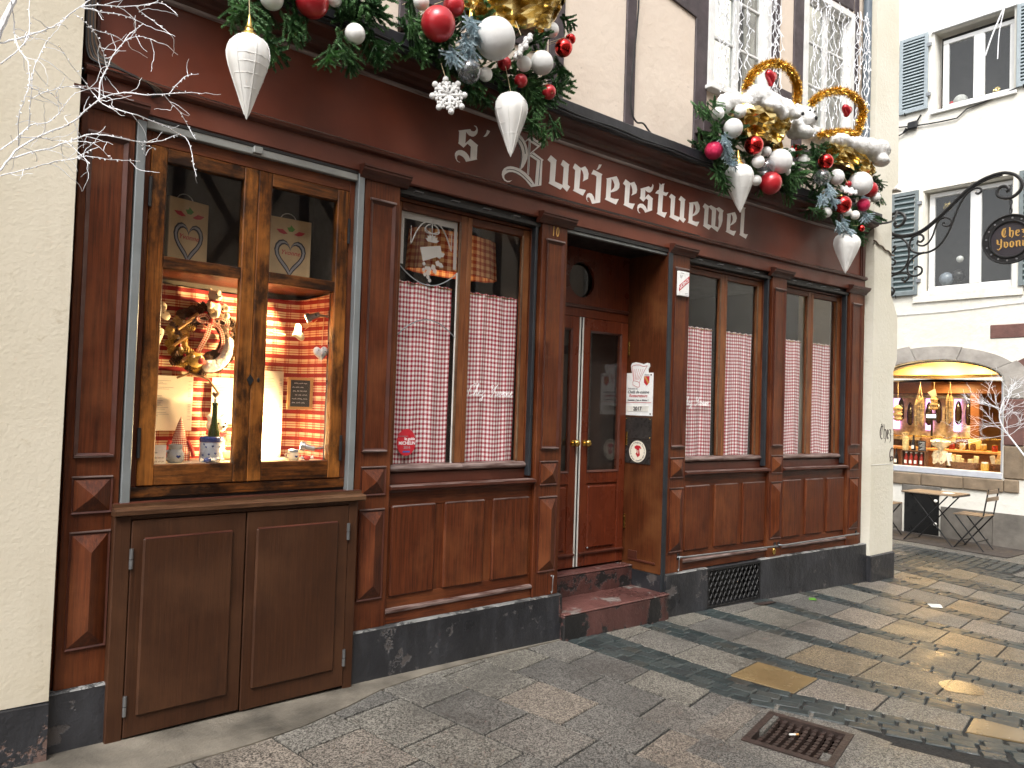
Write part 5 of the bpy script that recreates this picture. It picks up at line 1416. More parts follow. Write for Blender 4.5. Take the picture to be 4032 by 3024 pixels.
for nm, P, wd in (('loop', [(0, .105), (-.035, .135), (-.075, .12), (-.06, .10), (0, .10)], .022), ('loop', [(0, .105), (.04, .13), (.09, .11), (.075, .075), (0, .10)], .03), ('tail', [(0, .10), (-.02, .03), (-.055, -.05), (-.065, -.095)], .026), ('tail', [(.005, .10), (.05, .06), (.07, -.02), (.055, -.075)], .022)):
    sp = spline([(wc.x + .022 + a, wc.y - .075 - .012 * math.sin(i * 1.3), wc.z + c) for i, (a, c) in enumerate(P)], 5)
    k = len(sp)
    b = MB()
    b.grid(lambda u, v: ((lambda p, d: (p.x + d.z * (v - .5) * wd, p.y + .004 * math.sin(u * 9), p.z - d.x * (v - .5) * wd))(sp[min(k - 1, int(u * (k - 1)))], (sp[min(k - 1, int(u * (k - 1)) + 1)] - sp[max(0, int(u * (k - 1)) - 1)]).normalized()), (u * .25, v * wd)), k - 1, 2)
    b.build(nm, 'gingham_small', bw, smooth=True)
MB().ball(wc + Vector((.022, -.082, .104)), (.016, .012, .014), 10, 8).build('knot', 'ribbon', bw, smooth=True)

def teddy(base, s, label, mat='plush', group=None, scarf=False, look=0.0):
    t = thing('teddy_bear', base, label, 'teddy bear', group)
    B0 = Vector(base)
    P = lambda x, y, z: B0 + Vector((x * math.cos(look) - y * math.sin(look), x * math.sin(look) + y * math.cos(look), z)) * s
    blob('body', [(P(0, 0, .30), (.20 * s, .17 * s, .26 * s)), (P(0, -.02, .66), (.20 * s, .18 * s, .17 * s)), (P(0, -.17, .61), (.09 * s, .08 * s, .07 * s)), (P(-.15, 0, .82), (.065 * s, .05 * s, .065 * s)), (P(.15, 0, .82), (.065 * s, .05 * s, .065 * s)),
                  (P(-.24, -.12, .40), (.12 * s, .10 * s, .085 * s)), (P(.24, -.12, .40), (.12 * s, .10 * s, .085 * s)), (P(-.30, -.20, .32), (.085 * s, .085 * s, .085 * s)), (P(.30, -.20, .32), (.085 * s, .085 * s, .085 * s)),
                  (P(-.16, -.20, .08), (.10 * s, .17 * s, .09 * s)), (P(.16, -.20, .08), (.10 * s, .17 * s, .09 * s)), (P(-.18, -.34, .10), (.10 * s, .07 * s, .11 * s)), (P(.18, -.34, .10), (.10 * s, .07 * s, .11 * s))], mat, t, voxel=.034 * s, fuzz=.012 * s)
    MB().ball(P(0, -.252, .64), (.035 * s, .02 * s, .026 * s), 10, 8).build('nose', 'black', t, smooth=True)
    for e in (-1, 1): MB().ball(P(e * .075, -.185, .70), .022 * s, 8, 6).build('eye', 'black', t, smooth=True)
    if scarf:
        b = MB(); b.tube([P(.17 * math.cos(a), -.03 + .16 * math.sin(a), .50 + .015 * math.cos(2 * a)) for a in [i * math.pi / 8 for i in range(17)]], .04 * s, 7).build('scarf', 'berry_red', t, smooth=True)
    return t
teddy((1.515, Y(1.5, .40), 2.150), .20, 'small cream teddy bear sitting on top of the wreath', scarf=True, look=.35)
teddy((1.555, Y(1.55, .40), 1.338), .30, 'cream teddy bear with red scarf sitting behind the wine bottle', scarf=True, look=.3)
# curved plush goose
gs = thing('plush_goose', (1.55, Y(1.55, .38), 1.85), 'white plush crescent figure hung at the lower edge of the wreath', 'soft toy')
blob('body', [((1.600, Y(1.6, .375), 2.02 - .0), (.030, .025, .034))] + [((1.600 - .105 * (1 - math.cos(a)) + .0, Y(1.6, .375), 2.00 - .125 * math.sin(a)), (.030 + .008 * math.sin(a), .028, .030 + .008 * math.sin(a))) for a in [i * .23 for i in range(8)]], 'plush_white', gs, voxel=.009, fuzz=.002)
MB().tube([(1.56, Y(1.56, .38), 1.875), (1.55, Y(1.56, .42), 2.0)], .0025, 5).build('cord', 'string', gs)
# owl
ow = thing('owl_ornament', (1.415, Y(1.41, .37), 1.87), 'yellow knitted owl hung on the lower left of the wreath', 'ornament')
MB().ball((1.415, Y(1.41, .375), 1.905), (.050, .028, .042), 14, 10).build('body', 'cone_gold', ow, smooth=True)
MB().ball((1.440, Y(1.41, .352), 1.900), (.022, .010, .020), 10, 8).build('belly', 'ribbon', ow, smooth=True)
for dx in (-.02, .02): MB().ball((1.415 + dx, Y(1.41, .350), 1.925), .008, 8, 6).build('eye', 'paper', ow, smooth=True)
# hearts
def hung_heart(c, w_, h_, mat, label, tilt, cord):
    h = thing('fabric_heart', c - Vector((0, 0, h_ / 2)), label, 'heart')
    heart_solid('cushion', c, w_, h_, .035, mat, h, tilt)
    for dx, dz in ((-.22, .15), (.2, .1), (0, -.12), (.05, .28)):
        MB().ball(c + Vector((dx * w_, -.019, dz * h_)), .0035, 6, 4).build('dot', 'black', h)
    MB().tube(cord, .0018, 5).build('cord', 'string', h)
hung_heart(Vector((2.085, Y(2.08, .155), 1.985)), .098, .105, 'plush_white', 'white dotted fabric heart hanging beside the right sash', .1, [(2.09, Y(2.08, .155), 2.03), (2.10, Y(2.1, .16), 2.20)])
hung_heart(Vector((1.992, Y(2, .28), 2.105)), .110, .085, 'cloth_cream', 'cream dotted heart lying sideways on the twine garland', -1.2, [(2.03, Y(2, .27), 2.13), (2.085, Y(2.08, .22), 2.19)])
hung_heart(Vector((1.232, Y(1.23, .40), 2.165)), .11, .085, 'cloth_cream', 'cream dotted heart at the upper left of the plaid cloth', -1.2, [(1.27, Y(1.27, .40), 2.14), (1.34, Y(1.3, .42), 2.12)])
hung_heart(Vector((1.200, Y(1.2, .40), 2.025)), .11, .10, 'cloth_cream', 'cream quilted heart left of the wreath', .5, [(1.2, Y(1.2, .41), 2.06), (1.2, Y(1.2, .46), 2.17)])
gl_ = thing('twine_garland', (1.9, Y(1.9, .3), 2.08), 'twine garland with knotted sticks across the plaid cloth', 'garland')
MB().tube([(1.72, Y(1.7, .44), 2.19), (1.78, Y(1.78, .42), 2.155), (1.857, Y(1.86, .40), 2.110), (1.935, Y(1.94, .34), 2.092)], .0028, 5).build('twine', 'string', gl_)
for a in (.6, -.2): MB().tube([(1.857 - .04 * math.cos(a), Y(1.86, .395), 2.105 - .04 * math.sin(a)), (1.857 + .04 * math.cos(a), Y(1.86, .395), 2.105 + .04 * math.sin(a))], .004, 6).build('stick', 'light_wood', gl_)
MB().tube([(1.33, Y(1.33, .42), 1.80), (1.40, Y(1.4, .41), 1.83), (1.50, Y(1.5, .40), 1.80), (1.56, Y(1.56, .39), 1.72)], .006, 6).build('stick', 'twig', gl_)
# wine bottle in its stoneware cooler
co = thing('wine_cooler', (1.478, Y(1.478, .24), 1.338), 'grey stoneware wine cooler with blue hearts and rim', 'cooler')
cc = (1.478, Y(1.478, .24), 1.338)
MB().lathe([(.056, 0), (.060, .01), (.061, .105), (.058, .110), (.058, .112)], cc, 28).build('body', 'stoneware', co, smooth=True)
MB().lathe([(.061, .111), (.064, .118), (.064, .135), (.058, .142), (.046, .140), (.046, .10)], cc, 28).build('rim', 'cobalt', co, smooth=True)
for i, (a, z) in enumerate(((-2.3, .085), (-1.75, .09), (-2.05, .045), (-1.5, .05), (-1.1, .085), (-2.6, .04), (-2.5, .10))):
    c_ = Vector((cc[0] + .0612 * math.cos(a), cc[1] + .0612 * math.sin(a), cc[2] + z))
    heart_solid('painted_heart', c_, .015, .015, .003, 'cobalt', co)
bo = thing('wine_bottle', (cc[0] + .012, cc[1], 1.38), 'green wine bottle with a heart stopper standing in the cooler', 'bottle')
MB().lathe([(.034, 0), (.034, .10), (.030, .13), (.018, .17), (.0145, .20), (.0135, .27), (.016, .272), (.016, .285), (.0135, .288)], (cc[0] + .012, cc[1], 1.38), 24).build('glass', 'bottle_green', bo, smooth=True)
MB().tube([(cc[0] + .012, cc[1], 1.665), (cc[0] + .012, cc[1], 1.69)], .007, 8).build('stopper', 'lamp_metal', bo)
heart_solid('heart_stopper', Vector((cc[0] + .012, cc[1], 1.712)), .040, .040, .012, 'pine_cone', bo)
# mugs
def mug(c, r_, h_, label, body, rim):
    m = thing('stoneware_mug', c, label, 'mug')
    MB().lathe([(r_ * .8, 0), (r_ * 1.05, h_ * .15), (r_ * 1.08, h_ * .5), (r_ * .82, h_ * .72), (r_ * .80, h_ * .76)], c, 24).build('body', body, m, smooth=True)
    MB().lathe([(r_ * .81, h_ * .755), (r_ * .86, h_ * .78), (r_ * .86, h_), (r_ * .78, h_), (r_ * .75, h_ * .8)], c, 24).build('rim', rim, m, smooth=True)
    MB().tube([(c[0] - r_ * .95, c[1] - .01, c[2] + h_ * .2), (c[0] - r_ * 1.6, c[1] - .015, c[2] + h_ * .3), (c[0] - r_ * 1.7, c[1] - .015, c[2] + h_ * .55), (c[0] - r_ * .9, c[1] - .01, c[2] + h_ * .68)], r_ * .16, 8).build('handle', body, m, smooth=True)
    heart_solid('painted_heart', Vector((c[0] + .004, c[1] - r_ * 1.08, c[2] + h_ * .36)), r_ * .6, r_ * .5, .004, 'cobalt', m)
mug((1.286, Y(1.286, .24), 1.338), .041, .098, 'blue grey stoneware mug with a handle before the pointed gingham figure', 'stoneware', 'stoneware')
mug((1.968, Y(1.968, .23), 1.338), .034, .062, 'small cream mug with blue rim below the tall menu sheet', 'cloth_cream', 'stoneware')
# gingham santa cone
sa_ = thing('gingham_figure', (1.335, Y(1.335, .36), 1.338), 'pointed red gingham cloth figure behind the blue grey mug', 'figure')
def sf(u, v):
    a = 2 * math.pi * u
    r_ = .062 * (1 - v) ** .8 + .012 * math.sin(math.pi * min(1, v * 2)) * (1 - v) + .001
    return (1.335 + r_ * math.cos(a) + .01 * v, Y(1.335, .36) + r_ * .7 * math.sin(a), 1.338 + .245 * v), (u * .3, v * .25)
MB().grid(sf, 24, 14).build('body', 'gingham_small', sa_, smooth=True)
for s in (-1, 1): MB().tube([(1.335 + s * .045, Y(1.335, .35), 1.45), (1.335 + s * .07, Y(1.335, .34), 1.40), (1.335 + s * .075, Y(1.335, .33), 1.36)], [.012, .012, .010], 8).build('arm', 'ribbon', sa_, smooth=True)
pc = thing('price_card', (1.165, Y(1.165, .16), 1.338), 'white handwritten price card standing in the left corner of the display', 'card')
F(MB().box(1.115, 1.215, .160, .162, 1.338, 1.440), 'card', 'enamel', pc)
for i, (z, n_) in enumerate(((1.418, 2), (1.398, 3), (1.372, 5), (1.352, 5))):
    b = MB()
    for k in range(n_): b.tube([(1.125 + k * .017 + j * .0022, Y(1.17, .1585), z + (.004 if j % 2 else -.003)) for j in range(6)], .0009, 4)
    b.build('print', 'print_dark', pc)
for i, (x, mt) in enumerate(((1.437, 'cobalt'), (1.488, 'lamp_metal'), (2.03, 'ribbon'))):
    cd = thing('wrapped_sweet', (x, Y(x, .17), 1.338), 'wrapped %s sweet lying on the display floor' % ('blue', 'silver', 'red and white')[i], 'sweet')
    MB().ball((x, Y(x, .17), 1.353), (.022, .016, .015), 12, 8).build('sweet', mt, cd, smooth=True)
    for s in (-1, 1): MB().tube([(x + s * .02, Y(x, .17), 1.353), (x + s * .036, Y(x, .17), 1.356)], [.003, .012], 8).build('twist', 'label_white', cd)
# spot lamps on a rail, both burning
rail_ = F(MB().box(2.148, 2.172, .16, .20, 1.345, 2.36, .003), 'lamp_rail', 'lamp_metal', dw)
def spot(c, d, label, watt, spread):
    c, d = Vector(c), Vector(d).normalized()
    s = thing('spot_lamp', c, label, 'lamp')
    MB().tube([c - d * .045, c - d * .043, c - d * .005, c, c + d * .012, c + d * .014, c + d * .040], [.012, .016, .018, .019, .019, .029, .029], 18).build('head', 'lamp_metal', s, smooth=True)
    MB().tube([c + d * .0405, c + d * .0415], .024, 16).build('lens', 'bulb_warm', s)
    MB().tube([c - d * .03, (2.13, c.y - .0, c.z - d.z * .03), (2.155, c.y, c.z)], .007, 8).build('arm', 'lamp_metal', s)
    ld = bpy.data.lights.new('spot_light', 'SPOT')
    ld.energy = watt
    ld.color = (1.0, .68, .32)
    ld.spot_size = R(spread)
    ld.spot_blend = .6
    ld.shadow_soft_size = .03
    lo = link('spot_light', ld, c + d * .05, s, d.to_track_quat('-Z', 'Y').to_euler())
spot((2.045, Y(2.045, .20), 2.205), (-.80, .45, -.38), 'grey spot lamp at the top right of the display aimed at the wreath', 48, 120)
spot((2.045, Y(2.045, .20), 1.415), (-.80, .50, .20), 'grey spot lamp at the foot of the display aimed at the menus', 40, 125)

# ---------------------------------------------------------------- upper storey of timber and plaster
UY = .02
ZT = 7.2
WINS = [(1.02, 1.98), (2.72, 3.72), (5.69, 6.60), (7.21, 8.10)]    # openings
WZ0, WZ1 = 4.66, 6.10
def outl(x0, x1, z0, z1): return [(x0, z0), (x1, z0), (x1, z1), (x0, z1)]
xe = [.66, 1.02, 1.5, 1.98, 2.35, 2.72, 3.22, 3.72, 4.2, 4.66, 5.2, 5.69, 6.15, 6.6, 6.9, 7.21, 7.65, 8.1, 8.46]
for a, c in zip(xe, xe[1:]):
    inwin = any(p - .01 <= a and c <= q + .01 for p, q in WINS)
    b = MB()
    if inwin: b.box(a, c, UY + .012, UY + .16, 3.95, WZ0).box(a, c, UY + .012, UY + .16, WZ1, ZT)
    else: b.box(a, c, UY + .012, UY + .16, 3.95, ZT)
    F(b, 'plaster_wall', 'render_pale')
def tb(x0, x1, z0, z1, y=-.004): F(MB().box(x0, x1, UY + y, UY + .06, z0, z1, .006), 'timber', 'timber')
for x0, x1 in ((.68, .86), (2.02, 2.14), (2.47, 2.62), (3.78, 3.93), (4.617, 4.735), (5.508, 5.682), (6.665, 6.794), (7.035, 7.205), (8.16, 8.24)):
    tb(x0, x1, 3.955, ZT)
for a, c in WINS:
    tb(a - .03, c + .03, 4.30, 4.44, -.006)
    tb(a - .03, c + .03, 6.16, 6.32, -.006)
tb(6.79, 7.04, 4.80, 4.95, -.006)
# rail beam in the middle field, slightly tilted brace
F(MB().prism([(4.73, 5.33), (5.51, 5.215), (5.51, 5.42), (4.73, 5.52)], UY - .007, UY + .06), 'timber', 'timber')
F(MB().prism([(3.93, 5.40), (4.62, 5.40), (4.62, 5.55), (3.93, 5.55)], UY - .007, UY + .06), 'timber', 'timber')
F(MB().box(5.52, 5.72, UY - .10, UY + .02, 4.17, 4.30, .008), 'bracket_block', 'timber')
F(MB().box(.66, 8.46, UY - .02, UY + .06, ZT - .3, ZT, .006), 'timber', 'timber')
def upper_window(a, c, warm=False):
    wz = F(MB().frame(a - .012, c + .012, WZ0 - .012, WZ1 + .012, .060, UY - .03, UY + .05, .004), 'upper_window', 'casing_white')
    x0, x1, z0, z1 = a + .05, c - .05, WZ0 + .05, WZ1 - .05
    m = (x0 + x1) / 2
    for l_, r1 in ((x0, m - .002), (m + .002, x1)):
        F(MB().frame(l_, r1, z0, z1, .042, UY + .03, UY + .07, .006), 'sash', 'casing_white', wz)
        for k in (1, 2):
            zz = z0 + (z1 - z0) * k / 3
            F(MB().box(l_ + .042, r1 - .042, UY + .036, UY + .066, zz - .012, zz + .012, .004), 'glazing_bar', 'casing_white', wz)
        for k in range(3):
            za, zb = z0 + (z1 - z0) * k / 3, z0 + (z1 - z0) * (k + 1) / 3
            F(MB().box(l_ + .04, r1 - .04, UY + .048, UY + .052, za + (.04 if k == 0 else .010), zb - (.04 if k == 2 else .010)), 'pane', 'glass_far', wz)
    F(MB().box(a - .04, c + .04, UY - .07, UY + .04, WZ0 - .05, WZ0 - .013, .006), 'sill', 'casing_white', wz)
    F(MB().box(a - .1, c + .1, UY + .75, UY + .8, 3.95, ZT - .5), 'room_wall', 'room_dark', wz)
    return wz
UW = [upper_window(a, c) for a, c in WINS]
for (a, c), wd in zip(WINS, UW):
    # parted net curtains
    for s, (x0, x1) in enumerate(((a + .07, a + .20), (c - .24, c - .07))):
        def fn(u, v, x0=x0, x1=x1):
            x = x0 + (x1 - x0) * u
            return (x, UY + .12 + .02 * math.sin(x * 70), WZ0 + .06 + (WZ1 - WZ0 - .12) * v), (u, v)
        F(MB().grid(fn, 30, 6), 'net_curtain', 'net', wd, True)
# icicle light strings
def lights(x0, x1, z0, z1, y, label, seed, nst):
    rr = random.Random(seed)
    t = thing('icicle_lights', ((x0 + x1) / 2, Y(x0, y), z0), label, 'light string', 'white icicle light strings in the upper windows')
    for k in range(nst):
        x = x0 + (x1 - x0) * (k + rr.uniform(-.3, .3)) / max(1, nst - 1)
        z = z1 - rr.uniform(0, .1)
        yy = y + rr.uniform(-.03, .03)
        p = [(x, yy, z)]
        zend = z0 + rr.uniform(0, .25)
        while z > zend:
            z -= rr.uniform(.035, .075)
            p.append((x + rr.uniform(-.035, .035), yy + rr.uniform(-.02, .02), z))
        F(MB().tube(p, .0038, 4), 'strand', 'birch_white', t)
        for q in p[1::3]:
            F(MB().tube([q, (q[0] + rr.uniform(-.02, .02), q[1] - .01, q[2] - .022)], .0055, 4), 'bulb', 'birch_white', t)
lights(5.72, 5.93, 4.55, 6.1, -.06, 'white tangled icicle lights down the left side of the bear basket window', 3, 7)
lights(6.05, 6.30, 4.75, 6.1, .00, 'white icicle light net between the sashes of the bear basket window', 4, 5)
lights(6.42, 6.66, 4.60, 6.1, -.08, 'white tangled icicle lights down the right side of the bear basket window', 5, 8)
lights(7.22, 7.50, 4.60, 6.1, -.06, 'white tangled icicle lights on the left of the window by the downpipe', 6, 7)
lights(7.62, 7.86, 4.70, 6.1, -.04, 'white icicle lights down the middle of the window by the downpipe', 7, 5)
lights(7.96, 8.22, 4.60, 6.1, -.10, 'white tangled icicle lights hanging next to the downpipe', 8, 8)
# downpipe
tag(F(MB().tube([(8.32, -.03, 4.0), (8.32, -.03, 7.2)], .045, 12), 'downpipe', 'downpipe', None, True), 'blue grey rainwater downpipe beside the cream corner pier', 'pipe')
# cables on the flashing
for i, (dy, z, sag) in enumerate(((-.168, 3.86, .012), (-.172, 3.838, .010))):
    k = 40
    tag(F(MB().tube([(.70 + 7.5 * j / k, dy, z + sag * math.sin(j * 1.7 + i) * .6) for j in range(k + 1)], .0085, 6), 'cable', 'cable', None, True), 'black cable clipped along the lead flashing, %s of the pair' % ('upper', 'lower')[i], 'cable', 'cables above the sign board')
pts = spline([(4.72, -.012, 6.5), (4.715, -.015, 5.2), (4.70, -.02, 4.9), (4.665, -.02, 4.55), (4.640, -.02, 4.30), (4.650, -.03, 4.12), (4.70, -.04, 4.045), (4.78, -.04, 4.055), (4.83, -.06, 4.00), (4.84, -.12, 3.93)], 5)
tag(F(MB().tube([tuple(p) for p in pts], .0075, 6), 'cable', 'cable', None, True), 'black cable looping down the timber post between the plaster panels', 'cable')
# bundle of brown cables in the left corner
cb = thing('cable_bundle', (.9, Y(.9, -.05), 3.24), 'bundle of old brown cables bent round the left end of the sign board', 'cable')
for i in range(6):
    o = i * .010
    pts = spline([(.712 + o * .7, -.03 - o * .2, 3.95), (.712 + o * .7, -.03, 3.45), (.722 + o, -.035, 3.30 + o * .4), (.76 + o, -.045, 3.262 + o * .5), (.86 + o, -.05, 3.258 - o * .2), (.98 + o, -.05, 3.235 - o * .2), (1.03 + o * .6, -.04, 3.20), (1.02, -.012, 3.18)], 5)
    F(MB().tube([tuple(p) for p in pts], .0055, 5), 'cable', 'cable_brown' if i % 2 else 'cable', cb, True)

# ---------------------------------------------------------------- cream corner pier
pier = thing('corner_pier', (8.8, Y(8.8, 0), 0), 'cream rendered corner pier with a dark base at the end of the restaurant', 'wall')
PB = bend(8.55) - .055
poly = [(8.50, .185), (9.06, .175), (9.05, 1.2), (9.01, 2.24), (9.10, 2.38), (9.09, 2.88), (8.915, 3.11), (8.90, 4.32), (9.055, 4.43), (9.00, 6.6), (9.0, 9.5), (8.47, 9.5), (8.47, 3.9), (8.50, 3.4)]
MB().prism(poly, PB, PB + .9).build('wall', 'render_corner', pier)
MB().box(8.495, 9.075, PB - .022, PB + .9, -.16, .186, .012).build('base', 'plinth', pier)
MB().box(8.94, 9.075, PB - .03, PB + .3, 4.325, 4.345, .004).build('drip_stone', 'grey_stone', pier)
MB().box(8.505, 9.045, PB - .003, PB + .05, 1.178, 1.183).build('crack_line', 'white_paint', pier)
# painted gothic word, cut off by the corner
def strokes(parent, mat, mp, P, r_):
    for q in P:
        b = MB()
        for (a0, c0, w0), (a1, c1, w1) in zip(q, q[1:]):
            d = Vector((a1 - a0, c1 - c0))
            n_ = Vector((-d.y, d.x)).normalized() if d.length else Vector((0, 1))
            b.prism([(a0 - n_.x * w0, c0 - n_.y * w0), (a1 - n_.x * w1, c1 - n_.y * w1), (a1 + n_.x * w1, c1 + n_.y * w1), (a0 + n_.x * w0, c0 + n_.y * w0)], r_ + random.uniform(0, .0005), r_ + .002, mp)
        b.build('letter', mat, parent)
mpP = lambda a, c, d: (a, PB - .003 + d, c)
strokes(pier, 'letter_dark', mpP, [[(8.755, 1.625, .003), (8.725, 1.60, .008), (8.705, 1.55, .011), (8.71, 1.50, .010), (8.735, 1.468, .006), (8.765, 1.475, .002)], [(8.745, 1.64, .003), (8.752, 1.58, .007), (8.742, 1.51, .003)], [(8.725, 1.635, .002), (8.775, 1.60, .005)]], 0)
strokes(pier, 'letter_dark', mpP, [[(8.792, 1.635, .004), (8.800, 1.60, .008), (8.800, 1.48, .008), (8.812, 1.468, .004)], [(8.80, 1.565, .003), (8.835, 1.575, .006), (8.85, 1.55, .009), (8.848, 1.48, .008), (8.825, 1.42, .002)]], 0)
strokes(pier, 'letter_dark', mpP, [[(8.905, 1.565, .003), (8.882, 1.57, .008), (8.878, 1.50, .009), (8.895, 1.470, .007), (8.920, 1.482, .002)], [(8.905, 1.57, .006), (8.912, 1.53, .006), (8.885, 1.515, .002)]], 0)
strokes(pier, 'letter_dark', mpP, [[(8.935, 1.575, .003), (8.955, 1.57, .007), (8.968, 1.55, .007), (8.945, 1.52, .005), (8.968, 1.50, .008), (8.968, 1.455, .006), (8.945, 1.425, .002)]], 0)
MB().tube([mpP(8.99 + .045 * math.cos(a) * (1 - t * .3), 1.33 - .13 * t + .045 * math.sin(a), -.001) for t, a in [(i / 24, .6 + i * .36) for i in range(25)]], .0055, 5).build('flourish', 'letter_dark', pier)

# ---------------------------------------------------------------- neighbour on the left
nb = thing('cream_house', (-1.5, .2, 0), 'cream roughcast house wall on the left with a flaking dark base', 'house')
b = MB()
NBX = .690
b.prism([(-9, .30), (NBX - .004, .30), (NBX + .004, 2.2), (NBX + .01, 9.0), (-9, 9.0)], -.055 + bend(.6), .6)
b.build('wall', 'render_cream', nb)
b = MB()
k = 24
for i in range(k + 1):
    x = -9 + (9 + NBX - .006) * i / k
    gz = ground(max(x, -6), 0) - .06
    b.v += [(x, -.078 + bend(.6) + random.uniform(-.004, .004), gz), (x, -.072 + bend(.6) + random.uniform(-.003, .003), .296 + random.uniform(-.006, .006)), (x, .5, .30), (x, .5, gz)]
for i in range(k):
    for j in range(4): b.f.append((i * 4 + j, i * 4 + (j + 1) % 4, i * 4 + 4 + (j + 1) % 4, i * 4 + 4 + j))
b.f += [(3, 2, 1, 0), tuple(k * 4 + j for j in range(4))]
b.build('base', 'plinth_left', nb)

# ---------------------------------------------------------------- Christmas garlands
def fir_mesh(seed, frost=False):
    rr = random.Random(seed)
    b = MB()
    def needles(p0, p1, ln, n_):
        d = (p1 - p0)
        dn = d.normalized()
        side = dn.orthogonal().normalized()
        upv = dn.cross(side)
        for i in range(n_):
            t = i / n_
            a = rr.uniform(0, 2 * math.pi)
            out = (side * math.cos(a) + upv * math.sin(a) * .65)
            tip = p0 + d * t + (out * .80 + dn * .55).normalized() * ln * (1.1 - .45 * t) * rr.uniform(.8, 1.1)
            base = p0 + d * t
            wv = (tip - base).cross(out + Vector((.1, .2, .3))).normalized() * .0024
            b.add([base - wv, base + wv, tip + wv * .5, tip - wv * .5], [(0, 1, 2, 3)])
    main = [Vector((0, 0, 0)), Vector((.10, .0, -.012)), Vector((.20, 0, -.045))]
    for p, q in zip(main, main[1:]):
        needles(p, q, .020, 190)
        b.tube([p, q], [.0035, .0028], 4)
    for k in range(5):
        t = .12 + k * .16
        s = -1 if k % 2 else 1
        o = Vector((.2 * t, 0, -.045 * t * t))
        e = o + Vector((.115 * (1.15 - t), s * .085 * (1.2 - t), -.015 - .02 * rr.random()))
        needles(o, e, .018, 150)
        b.tube([o, e], [.0025, .0018], 4)
    return b.build('fir_branch', 'frost' if frost else ('fir_tip' if seed % 2 else 'fir'), mesh_only=True)
FIR = [fir_mesh(k) for k in range(4)]
FROST = [fir_mesh(k + 10, True) for k in range(2)]
def aim(d, roll):
    q = Vector(d).to_track_quat('X', 'Z')
    return (q.to_matrix() @ Matrix.Rotation(roll, 3, 'X')).to_euler()
def garland(label, pts, frost, box, nfill, seed):
    rr = random.Random(seed)
    c = Vector(((box[0] + box[1]) / 2, Y((box[0] + box[1]) / 2, -.15), box[2]))
    g = thing('fir_garland', c, label, 'garland')
    for p in pts:
        for k in range(2):
            d = Vector((rr.uniform(-.5, .5), rr.uniform(-.55, .1), rr.uniform(-1.0, -.1)))
            s = rr.uniform(.75, 1.1)
            d.normalize()
            link('fir_branch', FIR[rr.randrange(4)], Vector(p) - d * .10 * s + Vector((0, .03, 0)), g, aim(d, rr.uniform(-1.2, 1.2)), (s, s, s))
    for i in range(nfill):
        x = rr.uniform(box[0], box[1]); z = rr.uniform(box[2], box[3])
        d = Vector((rr.uniform(-.8, .8), rr.uniform(-.9, -.1), rr.uniform(-.8, .5)))
        s = rr.uniform(.85, 1.25)
        link('fir_branch', FIR[rr.randrange(4)], Vector((x, Y(x, rr.uniform(-.24, -.08)), z)), g, aim(d, rr.uniform(-1.2, 1.2)), (s, s, s))
    for p in frost:
        for k in range(3):
            d = Vector((rr.uniform(-.7, .3), rr.uniform(-.6, -.1), rr.uniform(-1.0, -.2)))
            s = rr.uniform(.6, .85)
            link('frosted_branch', FROST[rr.randrange(2)], Vector(p) - d.normalized() * .08 * s, g, aim(d, rr.uniform(-1.2, 1.2)), (s, s, s))
    # the wire-bound stem that carries it, resting on the flashing
    x0, x1 = box[0], box[1]
    MB().tube([(x0 + (x1 - x0) * t, Y(x0 + (x1 - x0) * t, -.10), 3.99 + .05 * math.sin(t * 9)) for t in [i / 8 for i in range(9)]], .018, 6).build('stem', 'bark', g)
    return g
garland('hanging fir garland over the left end of the sign with one large cone ornament', [(1.311, -.303, 3.605), (1.477, -.294, 3.582), (1.61, -.288, 3.645), (1.517, -.292, 3.504), (1.379, -.299, 3.652), (1.66, -.28, 3.70), (1.828, -.278, 3.574), (1.962, -.272, 3.611), (1.90, -.27, 3.66), (2.125, -.266, 3.714), (2.225, -.262, 3.748), (2.16, -.26, 3.68), (2.072, -.268, 3.907), (1.97, -.26, 3.95)], [], (1.30, 2.15, 3.80, 4.15), 46, 1)
garland('fir garland with red baubles and gold foil above the big lettering', [(2.37, -.257, 3.937), (2.413, -.255, 3.854), (2.436, -.254, 3.784), (2.631, -.248, 3.85), (2.623, -.249, 3.711), (3.139, -.236, 3.843), (3.095, -.236, 3.751), (3.593, -.228, 4.066), (3.66, -.227, 4.419), (3.554, -.228, 3.938), (3.302, -.232, 3.831), (2.882, -.241, 3.71), (3.342, -.252, 3.728), (3.328, -.252, 3.599), (3.454, -.25, 3.548), (3.536, -.249, 3.64), (2.927, -.26, 3.65), (2.776, -.264, 3.68)], [(2.711, -.346, 4.018), (2.75, -.35, 3.98), (2.667, -.347, 3.901), (2.70, -.35, 3.86), (2.574, -.35, 3.786)], (2.40, 3.60, 3.80, 4.25), 70, 2)
garland('fir garland with a white bear in gold foil under the first tinsel hoop', [(5.279, -.231, 4.237), (5.391, -.232, 4.314), (5.377, -.232, 4.147), (5.533, -.235, 4.253), (5.176, -.229, 4.222), (5.490, -.234, 3.703), (5.52, -.236, 3.66), (5.454, -.234, 3.787), (5.47, -.234, 3.74), (5.883, -.243, 3.855), (6.48, -.262, 3.891), (6.605, -.267, 3.917)], [(5.394, -.293, 3.999), (5.41, -.293, 3.95), (5.429, -.293, 3.904), (5.486, -.294, 3.820)], (5.35, 6.70, 3.88, 4.25), 62, 3)
